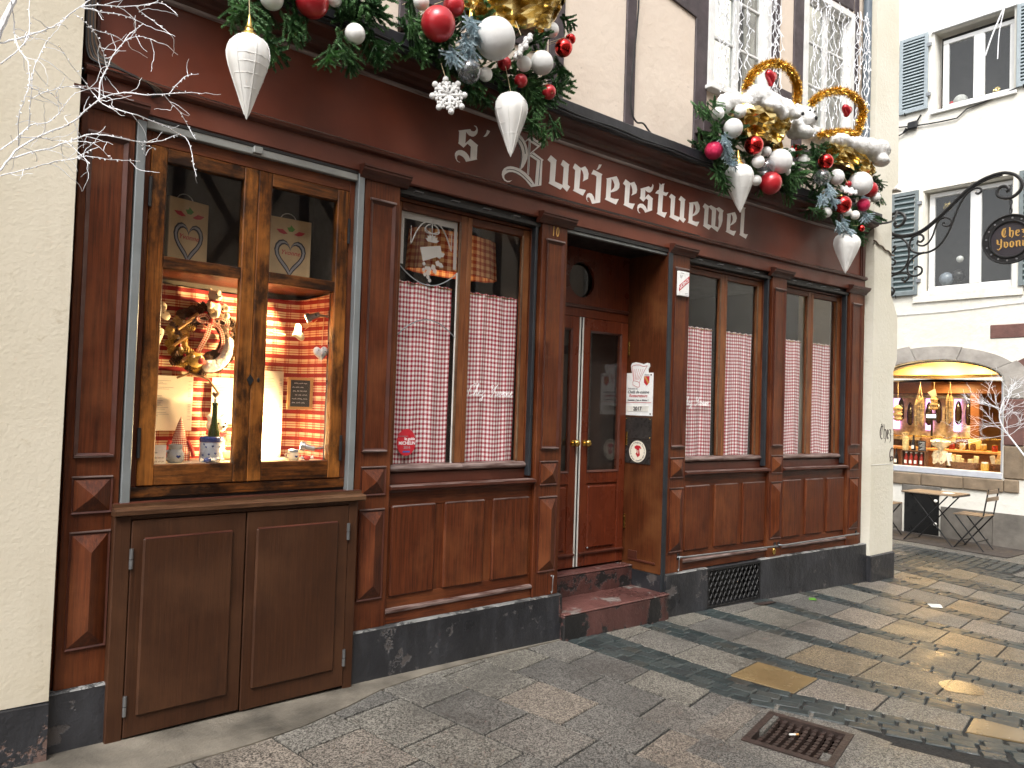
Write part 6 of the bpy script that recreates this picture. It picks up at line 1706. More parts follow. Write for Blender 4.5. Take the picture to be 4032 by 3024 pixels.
garland('fir garland with baubles under the second tinsel hoop beside the corner pier', [(6.803, -.295, 4.177), (6.885, -.299, 4.282), (7.344, -.321, 4.388), (6.496, -.283, 3.893), (6.975, -.303, 3.701), (7.758, -.344, 4.38), (8.119, -.366, 4.194), (8.10, -.367, 4.036), (7.71, -.341, 3.578), (7.595, -.334, 3.61), (7.749, -.343, 3.554), (7.66, -.34, 3.62), (6.962, -.302, 4.077), (7.72, -.34, 3.68), (7.5, -.35, 3.72)], [(6.969, -.383, 3.878), (7.043, -.386, 3.796), (6.835, -.377, 3.766), (7.245, -.396, 3.628), (7.158, -.391, 3.564), (7.303, -.399, 3.54), (7.70, -.39, 3.76)], (6.80, 8.0, 3.75, 4.25), 66, 4)

# baubles: one shared sphere and crown
SPH = MB().ball((0, 0, 0), 1.0, 36, 22)
BM_ = {}
KIND = {'rs': ('ball_red_satin', 'satin red bauble'), 'rm': ('ball_red_mirror', 'mirror red bauble'), 'w': ('ball_white', 'pearl white bauble'), 'wg': ('ball_white_glitter', 'glittered white bauble'), 'pg': ('ball_crimson', 'crimson glittered bauble'), 'cl': ('clear_ball', 'clear iridescent glass bauble')}
for kd, (mt, _) in KIND.items():
    q = MB(); q.v = SPH.v[:]; q.f = SPH.f[:]
    BM_[kd] = q.build('ball', mt, mesh_only=True, smooth='all')
CAP = MB().lathe([(.17, .97), (.17, 1.10), (.05, 1.12), (.05, 1.16)], (0, 0, 0), 12).build('crown', 'cap_gold', mesh_only=True, smooth=True)
def place_name(x):
    return 'in the garland over the left end of the sign' if x < 2.2 else 'in the garland above the big lettering' if x < 4 else 'in the garland round the first tinsel hoop' if x < 6.72 else 'in the garland by the corner pier'
PL = {'in the garland over the left end of the sign': 'left end garland', 'in the garland above the big lettering': 'lettering garland', 'in the garland round the first tinsel hoop': 'first hoop garland', 'in the garland by the corner pier': 'corner pier garland'}
rr = random.Random(9)
for kd, x, y, z, r_ in BALLS:
    size = 'large' if r_ > .095 else 'medium' if r_ > .058 else 'small'
    grp = '%s %ss %s' % (size, KIND[kd][1], place_name(x))
    near = min((q for q in BALLS if q[0] != kd), key=lambda q: (q[1] - x) ** 2 + (q[2] - y) ** 2 + (q[3] - z) ** 2)
    nsz = 'large' if near[4] > .095 else 'medium' if near[4] > .058 else 'small'
    rel = 'above' if z - near[3] > .06 else 'below' if near[3] - z > .06 else 'beside'
    t_ = thing('bauble', (x, y, z - r_), '%s %s %s a %s one, %s' % (size, KIND[kd][1], rel, nsz + ' ' + KIND[near[0]][1].rsplit(' ', 1)[0].replace('glass', '').strip(), PL[place_name(x)]), 'bauble', grp)
    d = Vector((rr.uniform(-.5, .5), rr.uniform(.1, .8), 1)).normalized()
    e = d.to_track_quat('Z', 'Y').to_euler()
    link('ball', BM_[kd], (x, y, z), t_, e, (r_, r_, r_ * rr.uniform(1.0, 1.06)))
    link('crown', CAP, (x, y, z), t_, e, (r_, r_, r_))
    MB().tube([(x + d.x * r_ * 1.1, y + d.y * r_ * 1.1, z + d.z * r_ * 1.1), (x + d.x * r_ * 1.1, y + .10, z + r_ * 1.3), (x, min(y + .22, Y(x, -.03)), z + r_ * 1.4)], .0015, 4).build('wire', 'string', t_)
# paper cone ornaments
def paper_cone(top, tip, wid, label, cap=True):
    top, tip = Vector(top), Vector(tip)
    L = (top - tip).length
    ax = (top - tip).normalized()
    s = thing('cone_ornament', tip, label, 'ornament')
    q = ax.to_track_quat('Z', 'Y').to_matrix()
    prof = [(.010, 0.0), (.11, .06), (.29, .18), (.52, .34), (.74, .49), (.90, .61), (.985, .70), (1.0, .76), (.96, .83), (.85, .895), (.64, .95), (.35, .985), (.02, 1.0)]
    n = 28
    rr = random.Random(int(wid * 1e5))
    V = []
    for k, (f, h) in enumerate(prof):
        for j in range(n):
            a = 2 * math.pi * j / n
            lump = 1 + .022 * math.sin(j * 2 * math.pi / n * 9) * (1 if .1 < h < .97 else 0) + rr.uniform(-.014, .014)
            V.append(tip + q @ Vector((wid / 2 * f * lump * math.cos(a), wid / 2 * f * lump * math.sin(a), h * L)))
    Fc = [(k * n + j, k * n + (j + 1) % n, (k + 1) * n + (j + 1) % n, (k + 1) * n + j) for k in range(len(prof) - 1) for j in range(n)]
    MB().add(V, Fc).build('body', 'cone_paper', s, smooth='all')
    # raised paper seams
    for j in range(0, n, 4):
        p = [V[k * n + j] + (V[k * n + j] - tip - ax * (V[k * n + j] - tip).dot(ax)).normalized() * .0008 for k in range(1, 12)]
        MB().tube(p, .0022, 4).build('seam', 'cone_paper', s)
    for k in (3, 4, 5, 6, 8):
        j0 = rr.randrange(n); p = [V[k * n + (j0 + j) % n] for j in range(n // 2)]
        MB().tube(p, .0018, 4).build('seam', 'cone_paper', s)
    if cap:
        b = MB()
        pr = [(.30, -.02), (.26, .03), (.16, .06), (.14, .10), (.16, .115), (.12, .13), (.08, .20), (.05, .27), (.02, .33)]
        vv = [tip + ax * (L * .985) + q @ Vector((wid * f * .72 * math.cos(2 * math.pi * j / 16), wid * f * .72 * math.sin(2 * math.pi * j / 16), h * wid * 1.55)) for f, h in pr for j in range(16)]
        b.add(vv, [(k * 16 + j, k * 16 + (j + 1) % 16, (k + 1) * 16 + (j + 1) % 16, (k + 1) * 16 + j) for k in range(len(pr) - 1) for j in range(16)])
        b.build('cap', 'cap_gold', s, smooth=True)
    e = tip + ax * L * (1.22 if cap else 1.0)
    MB().tube([e, (e.x + .01, e.y + .1, 3.96)], .002, 4).build('wire', 'string', s)
paper_cone((1.338, -.411, 3.457), (1.343, -.411, 3.042), .200, 'largest white paper cone ornament with gold cap hanging at the left end of the sign')
paper_cone((3.041, -.338, 3.689), (3.057, -.337, 3.279), .205, 'white paper cone ornament hanging in front of the big capital letter', False)
paper_cone((5.657, -.258, 3.844), (5.695, -.259, 3.430), .250, 'white paper cone ornament with bronze cap hanging over the end of the lettering')
paper_cone((7.376, -.362, 3.523), (7.358, -.362, 3.119), .250, 'white paper cone ornament hanging lowest, beside the corner pier', False)
# snowflakes
def flake(c, r_, label, ang, nrm):
    c = Vector(c)
    s = thing('snowflake_ornament', c - Vector((0, 0, r_)), label, 'snowflake')
    nrm = Vector(nrm).normalized()
    u = nrm.orthogonal().normalized(); v = nrm.cross(u)
    for k in range(8):
        a = k * math.pi / 4 + ang
        d = u * math.cos(a) + v * math.sin(a)
        e = nrm.cross(d)
        b = MB()
        b.tube([c, c + d * r_ * .9], [.012, .011], 7).ball(c + d * r_ * .92, .019, 8, 6)
        for q in (.5, .72):
            for sgn in (-1, 1): b.tube([c + d * r_ * q * .8, c + d * r_ * q + e * sgn * r_ * .17], [.010, .008], 6).ball(c + d * r_ * q + e * sgn * r_ * .18, .011, 6, 5)
        b.build('arm', 'ball_white_glitter', s, smooth='all')
    MB().tube([c + Vector((-.02, 0, r_ * .8)), c + Vector((-.02, .06, r_ + .1))], .002, 4).build('loop', 'string', s)
flake((2.57, -.33, 3.536), .108, 'white glittered snowflake hanging left of the big lettering', .2, (-.4, -1, .1))
flake((3.115, -.356, 4.00), .085, 'white glittered snowflake turned edge-on beside the largest white bauble', .3, (-1, .25, .5))
flake((7.36, -.38, 3.945), .080, 'white glittered snowflake tucked above a red bauble by the corner pier', .1, (-.3, -.6, .8))
# crumpled gold foil wrapped round a basket
def foil(name_label, c, rx_, ry_, h_, tilt, seed):
    s = thing('foil_basket', (c[0], c[1], c[2] - h_ / 2), name_label, 'basket')
    nz = lambda p, k: noise.noise(Vector(p) * k + Vector((seed, seed * 2, 0)))
    b = MB()
    nu, nv = 26, 8
    def fn(u, v):
        a = math.pi * (u * 1.5 - .25) + math.pi
        w_ = (.78 + .30 * v)
        p = Vector((c[0] + rx_ * w_ * math.cos(a), c[1] + ry_ * w_ * math.sin(a), c[2] + h_ * (v - .5) + tilt * math.cos(a) * rx_))
        d = .050 * nz(p, 11) + .050 * nz(p, 27)
        return (p.x + d * 1.1, p.y + d * 1.5, p.z + d + (.03 * nz(p, 20) if v > .9 or v < .1 else 0)), (u, v)
    b.grid(fn, nu, nv)
    b.build('foil', 'gold_foil', s)
    MB().lathe([(rx_ * .5, -h_ * .42), (rx_ * .62, h_ * .30), (rx_ * .5, h_ * .31)], (0, 0, 0), 18).xf(lambda p: Vector((c[0] + p.x, c[1] + .03 + p.y * ry_ / rx_, c[2] + p.z + tilt * p.x))).build('basket', 'wicker', s)
    return s
foil('crumpled gold foil basket above the big lettering', (3.20, -.16, 4.30), .40, .15, .24, .34, 1)
foil('crumpled gold foil basket holding the lying white bear', (6.06, -.19, 4.265), .40, .14, .25, .02, 4)
foil('crumpled gold foil basket on the garland by the corner pier', (7.55, -.27, 4.25), .44, .15, .17, -.08, 7)
# tinsel hoops with hearts
def tinsel(path, r_, label, seed, n_):
    rr = random.Random(seed)
    sp = spline(path, 8)
    s = thing('tinsel_hoop', path[0], label, 'tinsel')
    MB().tube([tuple(p) for p in sp], r_ * .25, 6).build('core', 'tinsel', s)
    b = MB()
    for i in range(n_):
        k = rr.randrange(len(sp) - 1)
        p = sp[k].lerp(sp[k + 1], rr.random())
        d = Vector((rr.gauss(0, 1), rr.gauss(0, 1), rr.gauss(0, 1))).normalized()
        e = d.orthogonal().normalized()
        e = (e * math.cos(rr.uniform(0, 6)) + d.cross(e) * math.sin(rr.uniform(0, 6))).normalized() * .0026
        t = d * r_ * rr.uniform(.6, 1.1)
        cv = Vector((rr.uniform(-.3, .3), rr.uniform(-.3, .3), rr.uniform(-.4, .2))) * r_
        b.add([p - e, p + e, p + t * .6 + e, p + t * .6 - e, p + t + cv * .6], [(0, 1, 2, 3), (3, 2, 4)])
    tag(b.build('strips', 'tinsel', s), kind='stuff')
tinsel([(5.835, -.202, 4.437), (5.837, -.202, 4.561), (5.88, -.203, 4.68), (5.988, -.206, 4.787), (6.126, -.21, 4.879), (6.298, -.216, 4.94), (6.462, -.222, 4.946), (6.57, -.226, 4.89), (6.627, -.228, 4.81), (6.631, -.228, 4.714), (6.60, -.22, 4.55)], .060, 'gold tinsel hoop arching over the lying white bear', 2, 7500)
tinsel([(6.773, -.294, 4.682), (6.897, -.299, 4.778), (7.072, -.307, 4.871), (7.302, -.319, 4.944), (7.508, -.33, 4.953), (7.649, -.337, 4.916), (7.70, -.342, 4.83), (7.669, -.339, 4.741), (7.625, -.336, 4.637), (7.56, -.334, 4.56), (7.447, -.326, 4.56), (7.302, -.319, 4.53), (7.141, -.311, 4.485), (6.932, -.301, 4.419)], .060, 'gold tinsel ring curling down to the garland by the corner pier', 3, 8500)
def red_heart(c, w_, h_, label):
    c = Vector(c)
    h = thing('red_heart', c - Vector((0, 0, h_ / 2)), label, 'heart')
    heart_solid('heart', c, w_, h_, .08, 'heart_red', h)
    MB().tube([c + Vector((0, 0, h_ * .3)), c + Vector((.01, .01, h_ * .85))], .002, 4).build('wire', 'string', h)
red_heart((6.171, -.232, 4.766), .165, .165, 'satin red heart hanging in the hoop over the lying bear')
red_heart((7.402, -.324, 4.775), .155, .135, 'shiny red heart hanging in the tinsel ring by the corner pier')
# white plush bears
bb = thing('white_plush_bear', (6.2, Y(6.2, -.25), 4.38), 'white plush bear lying in the foil basket under the first tinsel hoop', 'teddy bear')
blob('body', [((5.99, -.20, 4.52), (.19, .14, .12)), ((6.13, -.22, 4.51), (.17, .13, .115)), ((6.33, -.26, 4.50), (.115, .11, .105)), ((6.40, -.35, 4.455), (.055, .06, .05)), ((6.27, -.24, 4.61), (.04, .03, .04)), ((6.41, -.21, 4.60), (.04, .03, .04)), ((6.08, -.33, 4.43), (.15, .07, .05)), ((6.20, -.34, 4.405), (.06, .06, .055)), ((5.84, -.18, 4.44), (.09, .09, .08))], 'plush_white', bb, voxel=.022, fuzz=.012)
MB().ball((6.42, -.408, 4.452), (.02, .014, .018), 8, 6).build('nose', 'black', bb, smooth=True)
bb = thing('white_plush_bear', (6.65, Y(6.65, -.25), 4.3), 'white plush bear peering over the right side of the first foil basket', 'teddy bear')
blob('body', [((6.69, -.27, 4.525), (.115, .10, .105)), ((6.655, -.365, 4.475), (.055, .05, .05)), ((6.76, -.24, 4.47), (.08, .08, .09)), ((6.60, -.25, 4.61), (.04, .03, .04)), ((6.76, -.22, 4.62), (.04, .03, .04)), ((6.60, -.33, 4.345), (.095, .08, .062)), ((6.62, -.22, 4.40), (.10, .09, .09)), ((6.53, -.30, 4.42), (.06, .05, .06))], 'plush_white', bb, voxel=.018, fuzz=.010)
MB().ball((6.645, -.415, 4.472), (.019, .012, .022), 10, 8).build('nose', 'black', bb, smooth=True)
for dx, dz in ((-.05, .045), (.035, .055)): MB().ball((6.66 + dx, -.372, 4.50 + dz), .010, 8, 6).build('eye', 'black', bb, smooth=True)
bb = thing('white_plush_bear', (7.8, Y(7.8, -.3), 4.3), 'white plush bear stretched out of the last foil basket by the corner pier', 'teddy bear')
blob('body', [((7.60, -.36, 4.44), (.17, .11, .10)), ((7.76, -.38, 4.46), (.14, .11, .11)), ((7.92, -.42, 4.49), (.105, .10, .09)), ((7.93, -.43, 4.36), (.12, .09, .055)), ((7.26, -.34, 4.42), (.14, .10, .075)), ((7.42, -.35, 4.42), (.15, .10, .08)), ((7.99, -.46, 4.47), (.05, .05, .04))], 'plush_white', bb, voxel=.022, fuzz=.012)
bb = thing('white_plush_bear', (5.57, Y(5.57, -.2), 4.28), 'small white plush bear half hidden behind the fir at the first hoop', 'teddy bear')
blob('body', [((5.56, -.18, 4.38), (.09, .08, .075)), ((5.66, -.18, 4.40), (.09, .08, .08)), ((5.52, -.18, 4.32), (.08, .07, .07))], 'plush_white', bb, voxel=.02, fuzz=.01)

# ---------------------------------------------------------------- white birch branches, top left
bi = thing('white_birch_branches', (.2, -.85, 2.4), 'bare birch branches painted white reaching in front of the cream wall', 'branches')
rr = random.Random(21)
for w_, P in BIRCH:
    P = [Vector(p) for p in P]
    rad = w_ * .00118 * (1.0 if w_ < 10 else .9)
    n = len(P)
    b = MB()
    sp = spline(P, 3)
    b.tube([tuple(p + Vector((rr.uniform(-.002, .002), 0, rr.uniform(-.002, .002)))) for p in sp], [rad * (1 - .55 * i / len(sp)) for i in range(len(sp))], 6)
    if w_ < 10:
        for i in range(2, len(sp) - 1):
            if rr.random() < .8:        # buds
                d = Vector((rr.uniform(-1, 1), rr.uniform(-1, 1), rr.uniform(-1, 1))).normalized()
                b.tube([sp[i], sp[i] + d * .008], [.0018, .0026], 4)
            if rr.random() < .24:       # side twigs
                p = sp[i].copy(); d = Vector((rr.uniform(-.3, 1), rr.uniform(-.6, .6), rr.uniform(-.8, .8))).normalized()
                tw = [p.copy()]
                for q in range(rr.randint(3, 9)):
                    p = p + d * .018; d = (d + Vector((rr.uniform(-.4, .4), rr.uniform(-.3, .3), rr.uniform(-.4, .4)))).normalized(); tw.append(p.copy())
                b.tube(tw, [.0015 * (1 - .5 * k / len(tw)) for k in range(len(tw))], 4)
    b.build('trunk' if w_ > 10 else 'branch', 'birch_white', bi, smooth=True)

# ================================================================ far house across the side street
XF = 13.2
far = thing('far_house', (XF + 2, 0, -.2), 'white rendered old house with blue shutters and an arched shop window', 'house')
SY = lambda a, c, d: (XF + d, a, c)          # (y, z, depth) on its front
def sbx(y0, y1, z0, z1, d0, d1, name, mat, parent=far, c=.004):
    return MB().box(XF + d0, XF + d1, y0, y1, z0, z1, c).build(name, mat, parent)
arch_in = [(2.02, .92), (.085, .92), (.085, 2.33)] + [(1.05 + .965 * math.cos(R(a)), 2.33 + .33 * math.sin(R(a))) for a in range(190, 0, -10) if a <= 170][::-1] + [(2.02, 2.33)]
UWN = (1.15, 0.0, 6.75, 8.06)
LWN = (1.27, -.04, 3.80, 5.44)
holes = [arch_in, outl(UWN[1], UWN[0], UWN[2], UWN[3]), outl(LWN[1], LWN[0], LWN[2], LWN[3])]
curve_mesh([outl(-9, 6.5, -.6, 13)] + holes, .30, lambda a, c, d: (XF + .15 - d, a, c), 'render_white', 'wall', far)
# grey dado and stones
for y0, y1 in ((-9, .20), (.20, .94), (1.54, 6.5)):
    sbx(y0 + .002, y1 - .002, -.45, .325, -.030, .05, 'dado_stone', 'dado')
sbx(-.14, .06, .645, .84, -.032, .05, 'sill_stone', 'brown_stone', c=.015)
sbx(.065, .62, .635, .825, -.036, .05, 'sill_stone', 'brown_stone', c=.015)
sbx(.625, 1.25, .630, .82, -.033, .05, 'sill_stone', 'brown_stone', c=.015)
sbx(1.255, 2.3, .625, .82, -.036, .05, 'sill_stone', 'brown_stone', c=.015)
sbx(.94, 1.54, .50, .628, -.034, .05, 'hatch_lintel', 'dado', c=.01)
ht = sbx(.972, 1.508, -.15, .495, -.01, .04, 'cellar_hatch', 'black')
for yy, zz in ((1.02, .40), (1.02, .03)): MB().ball((XF - .018, yy, zz), .028, 10, 8).build('hatch_knob', 'label_white', ht, smooth=True)
sbx(.95, 1.54, -.20, -.155, -.05, .03, 'hatch_sill', 'dado', c=.01)
# arch stones
def arch_pt(t, k): 
    a = R(180 * t)
    return (1.05 + (.985 + k) * math.cos(a), 2.33 + (.345 + k * .75) * math.sin(a))
cuts = [0, .17, .40, .60, .83, 1]
for t0, t1 in zip(cuts, cuts[1:]):
    o = [arch_pt(t0 + .0015 + (t1 - t0 - .003) * i / 8, .0) for i in range(9)] + [arch_pt(t1 - .0015 - (t1 - t0 - .003) * i / 8, .30 + .04 * math.sin(9 * t0)) for i in range(9)]
    MB().prism(o, -.028, .30, SY).build('arch_stone', 'grey_stone', far)
b = MB()
inner = [arch_pt(i / 24, .0) for i in range(25)]
for p, q in zip(inner, inner[1:]):
    b.prism([p, q, (q[0] + (1.05 - q[0]) * .035, q[1] - .035), (p[0] + (1.05 - p[0]) * .035, p[1] - .035)], .05, .20, SY)
b.build('arch_reveal', 'far_gloom', far)
sbx(-.22, .07, .845, 1.345, -.025, .28, 'jamb_stone', 'brown_stone', c=.02)
sbx(-.20, .07, 1.35, 2.05, -.028, .28, 'jamb_stone', 'red_sandstone', c=.015)
sbx(-.20, .07, 2.055, 2.36, -.026, .28, 'jamb_stone', 'grey_stone', c=.015)
sbx(-.19, .275, 2.975, 3.185, -.012, .05, 'wall_stone', 'red_sandstone', c=.01)
MB().prism([(.03, 2.42), (-.06, 2.60), (-.3, 2.72), (-.3, 2.45), (-.12, 2.37)], -.02, .05, SY).build('wall_stone', 'red_sandstone', far)
sbx(2.035, 2.30, .845, 2.33, -.025, .28, 'jamb_stone', 'grey_stone', c=.015)
MB().tube([(XF - .012, 2.5 - i * .35, 3.40 + .012 * i + .012 * math.sin(i)) for i in range(13)], .006, 5).build('wall_cable', 'white_paint', far)
# shop front glass
sw = sbx(.085, 2.02, .835, .925, -.02, .16, 'shop_window', 'sill_metal')
sbx(.088, .13, .925, 2.34, .06, .10, 'frame', 'sill_metal', sw)
curve_mesh([arch_in], .006, lambda a, c, d: (XF + .085 - d, a, c), 'glass_clean', 'pane', sw)

def far_window(q, frame_in, name, panes):
    y0, y1, z0, z1 = q
    wd = MB().box(XF + .11, XF + .17, frame_in[1], frame_in[0], frame_in[2], frame_in[2] + .08, .006).build(name, 'white_paint', far)
    fy0, fy1, fz0, fz1 = frame_in
    MB().box(XF + .11, XF + .17, fy1, fy0, fz1 - .07, fz1, .006).build('frame', 'white_paint', wd)
    MB().box(XF + .11, XF + .17, fy0 - .085, fy0, fz0 + .08, fz1 - .07, .006).build('frame', 'white_paint', wd)
    MB().box(XF + .11, XF + .17, fy1, fy1 + .075, fz0 + .08, fz1 - .07, .006).build('frame', 'white_paint', wd)
    m = (panes[0][1] + panes[1][0]) / 2
    MB().box(XF + .10, XF + .17, m - .078, m + .078, fz0 + .08, fz1 - .07, .008).build('meeting_stile', 'white_paint', wd)
    for a, c in ((fy1 + .075, m - .078), (m + .078, fy0 - .085)):
        MB().box(XF + .135, XF + .141, a - .004, c + .004, fz0 + .076, fz1 - .066).build('pane', 'glass_far', wd)
    MB().box(XF + .6, XF + .65, y1 - .4, y0 + .4, z0 - .3, z1 + .3).build('room_wall', 'far_gloom', wd)
    return wd
uw = far_window(UWN, (1.06, .02, 6.775, 7.93), 'upper_window', ((.96, .60), (.45, .10)))
lw = far_window(LWN, (1.235, -.035, 3.80, 5.42), 'lower_window', ((1.11, .62), (.46, -.04)))
MB().frame(-.16, 1.42, 3.62, 5.60, .14, -.030, .03, .0).xf(lambda p: Vector((XF + p.y, p.x, p.z))).build('surround', 'grey_stone' if False else 'render_white', lw)
MB().box(XF - .05, XF + .06, -.05, 1.19, 6.70, 6.752, .006).build('sill', 'white_paint', uw)
MB().box(XF - .045, XF + .02, -.05, 1.19, 8.06, 8.10, .006).build('label_mould', 'white_paint', uw)
def shutter(y0, y1, z0, z1, label):
    s = thing('window_shutter', (XF - .03, (y0 + y1) / 2, z0), label, 'shutter')
    fr_ = .055
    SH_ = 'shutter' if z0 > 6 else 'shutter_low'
    for a in ((y0, y0 + fr_, z0, z1), (y1 - fr_, y1, z0, z1)): MB().box(XF - .055, XF - .015, *a, .004).build('stile', SH_, s)
    for z in (z0, (z0 + z1) / 2 - .03 if z1 - z0 > 1.5 else None, z1 - .06):
        if z is None: continue
        MB().box(XF - .053, XF - .017, y0 + fr_, y1 - fr_, z, z + .06, .004).build('rail', SH_, s)
    MB().box(XF - .022, XF - .012, y0 + .02, y1 - .02, z0 + .02, z1 - .02).build('back', 'shutter_slat', s)
    z = z0 + .075
    w_ = y1 - y0 - 2 * fr_
    b1 = MB().box(-.017, .010, -w_ / 2, w_ / 2, -.010, .006, .002).xf(lambda p: Vector((p.x, p.y, p.z + p.x * .9)))
    me = b1.build('slat', SH_, mesh_only=True)
    st_ = .0535 if z1 - z0 < 1.5 else .088
    while z < z1 - .08:
        link('slat', me, (XF - .036, (y0 + y1) / 2, z), s)
        z += st_
    for zz in (z0 + .2, z1 - .25): MB().box(XF - .06, XF - .02, y0 - .05, y0 + .02, zz, zz + .06, .003).build('hinge', 'steel', s)
    MB().tube([(XF - .03, y1 - .1, z0 - .03), (XF - .05, y1 - .1, z0 - .01), (XF - .06, y1 - .1, z0 + .02)], .008, 6).build('catch', 'iron', s)
shutter(1.235, 1.69, 6.82, 8.10, 'pale blue louvred shutter left of the upper far window')
shutter(-.50, -.045, 6.78, 8.06, 'pale blue louvred shutter right of the upper far window')
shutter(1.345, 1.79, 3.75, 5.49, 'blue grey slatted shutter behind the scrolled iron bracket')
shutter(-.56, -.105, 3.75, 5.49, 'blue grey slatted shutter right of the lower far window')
# things seen dimly behind the far panes; gloom on white balls painted as grey
for p, r_, mt, lb in (((XF + .32, .86, 6.93), .11, 'plush_white', 'grey plush toy'), ((XF + .34, 1.0, 6.90), .08, 'ball_red_satin', 'red bauble'), ((XF + .30, .33, 6.93), .06, 'gold_foil', 'crumpled gold foil'), ((XF + .30, 1.03, 4.02), .11, 'stoneware', 'white bauble greyed for gloom'), ((XF + .34, .86, 4.06), .10, 'plate_dark', 'dark bauble'), ((XF + .28, .82, 4.32), .055, 'ball_white', 'small pale bauble'), ((XF + .30, .62, 4.24), .06, 'stoneware', 'pale round bauble'), ((XF + .3, 1.02, 5.22), .06, 'gold_foil', 'gold ornament')):
    b = MB().ball(p, r_, 18, 12)
    if mt == 'gold_foil': b.xf(lambda q: q + Vector((noise.noise(q * 30), noise.noise(q * 30 + Vector((5, 0, 0))), noise.noise(q * 30 + Vector((0, 7, 0))))) * .04)
    tag(b.build('window_ornament', mt, smooth=mt != 'gold_foil'), lb + ' behind the %s far window' % ('upper' if p[2] > 6 else 'lower'), 'ornament')
# cable on the far wall
tag(MB().tube([(XF - .03, 1.9 - i * .14, 6.66 - .12 * math.sin(math.pi * min(1, i / 16)) + (.012 * i if i > 8 else 0)) for i in range(20)], .011, 6).build('cable', 'cable'), 'black cable sagging under the upper far window', 'cable')
jb = thing('cable_joint', (XF - .05, 1.5, 6.5), 'black cable joint box hanging below the pale blue shutter', 'cable')
MB().tube([(XF - .04, 1.78, 6.45), (XF - .04, 1.62, 6.50), (XF - .04, 1.55, 6.56)], [.012, .012, .035], 8).build('cable', 'cable', jb)
MB().box(XF - .08, XF - .02, 1.38, 1.54, 6.53, 6.66, .02).build('box', 'cable', jb)
MB().tube([(XF - .04, 1.40, 6.64), (XF - .04, 1.33, 6.74)], .014, 6).build('cable', 'cable', jb)

# ---------------------------------------------------------------- lit delicatessen inside the arch
sh_ = thing('shop_interior', (15, 1, .9), 'warm lit delicatessen room behind the arched window', 'shop')
MB().box(13.36, 16.6, -1.0, 4.4, .78, .83).build('floor', 'shop_wall', sh_)
MB().box(13.36, 16.6, -1.0, 4.4, 2.70, 2.74).build('ceiling', 'shop_ceiling', sh_)
MB().box(13.9, 14.05, -1.0, 4.4, 2.46, 2.70, .01).build('ceiling_step', 'shop_ceiling', sh_)
MB().box(14.1, 16.6, -1.0, 4.4, 2.40, 2.46, .01).build('lower_ceiling', 'shop_ceiling', sh_)
MB().box(16.5, 16.6, -1.0, 4.4, .83, 2.7).build('back_wall', 'shop_wall', sh_)
MB().box(13.36, 16.6, 4.3, 4.4, .83, 2.7).build('side_wall', 'shop_wall', sh_)
MB().box(13.36, 16.6, -1.0, -.9, .83, 2.7).build('side_wall', 'shop_wall', sh_)
MB().box(13.36, 13.42, -.9, .07, .83, 2.7).build('front_return', 'shop_wall', sh_)
MB().box(13.36, 13.42, 2.05, 4.3, .83, 2.7).build('front_return', 'shop_wall', sh_)
MB().box(15.0, 15.15, -.9, 4.3, 2.185, 2.40, .01).build('beam', 'shop_wood', sh_)
MB().box(15.0, 15.15, 1.02, 1.17, .83, 2.185, .01).build('post', 'shop_wood', sh_)
fr_ = thing('meat_cabinet', (15.5, 1.9, .9), 'pink lit cold cabinet at the back of the delicatessen', 'cabinet')
MB().box(15.55, 15.6, 1.17, 3.2, 1.3, 2.18).build('back', 'cello', fr_)
for y in (1.5, 2.0, 2.6): MB().box(15.50, 15.52, y, y + .12, 1.5, 2.1, .004).build('tube', 'pink_tube', fr_)
MB().box(15.2, 15.26, 1.17, 3.2, 2.10, 2.15, .004).build('rail', 'lamp_metal', fr_)
for k in range(8):
    y = 1.3 + k * .17
    MB().lathe([(.02, 0), (.055, .05), (.06, .25), (.04, .38), (.01, .44)], (15.3, y, 1.62 + .05 * math.sin(k * 3)), 10).build('ham', 'wine_glass', fr_, smooth=True)
ct = thing('shop_counter', (14.4, 1.3, .83), 'wooden shop counter with a glass top behind the hampers', 'counter')
MB().box(14.3, 14.8, .3, 4.2, .83, 1.16, .01).build('front', 'shop_wood', ct)
MB().box(14.25, 14.85, .3, 4.2, 1.16, 1.20, .005).build('shelf', 'light_wood', ct)
MB().box(14.30, 14.32, .3, 4.2, 1.39, 1.415, .003).build('rail', 'brass', ct)
MB().box(14.31, 14.316, .3, 4.2, 1.20, 1.39).build('glass', 'glass_clean', ct)
for k, (y, h_) in enumerate(((.95, .16), (1.15, .18), (1.5, .14), (1.75, .15))):
    MB().lathe([(.07, 0), (.09, .02), (.10, h_), (.09, h_ + .02), (.0, h_ + .03)], (14.6, y, 1.20), 16).build('bowl', 'wicker' if k % 2 else 'pasta', ct, smooth=True)
sc_ = thing('till_screen', (14.6, 1.66, 1.69), 'small lit till screen on the delicatessen counter', 'screen')
MB().box(14.6, 14.63, 1.57, 1.76, 1.69, 1.815, .006).build('case', 'black', sc_)
MB().box(14.596, 14.5995, 1.585, 1.745, 1.735, 1.795).build('display', 'screen', sc_)
MB().tube([(14.62, 1.66, 1.69), (14.62, 1.66, 1.20)], .02, 8).build('stand', 'black', sc_)
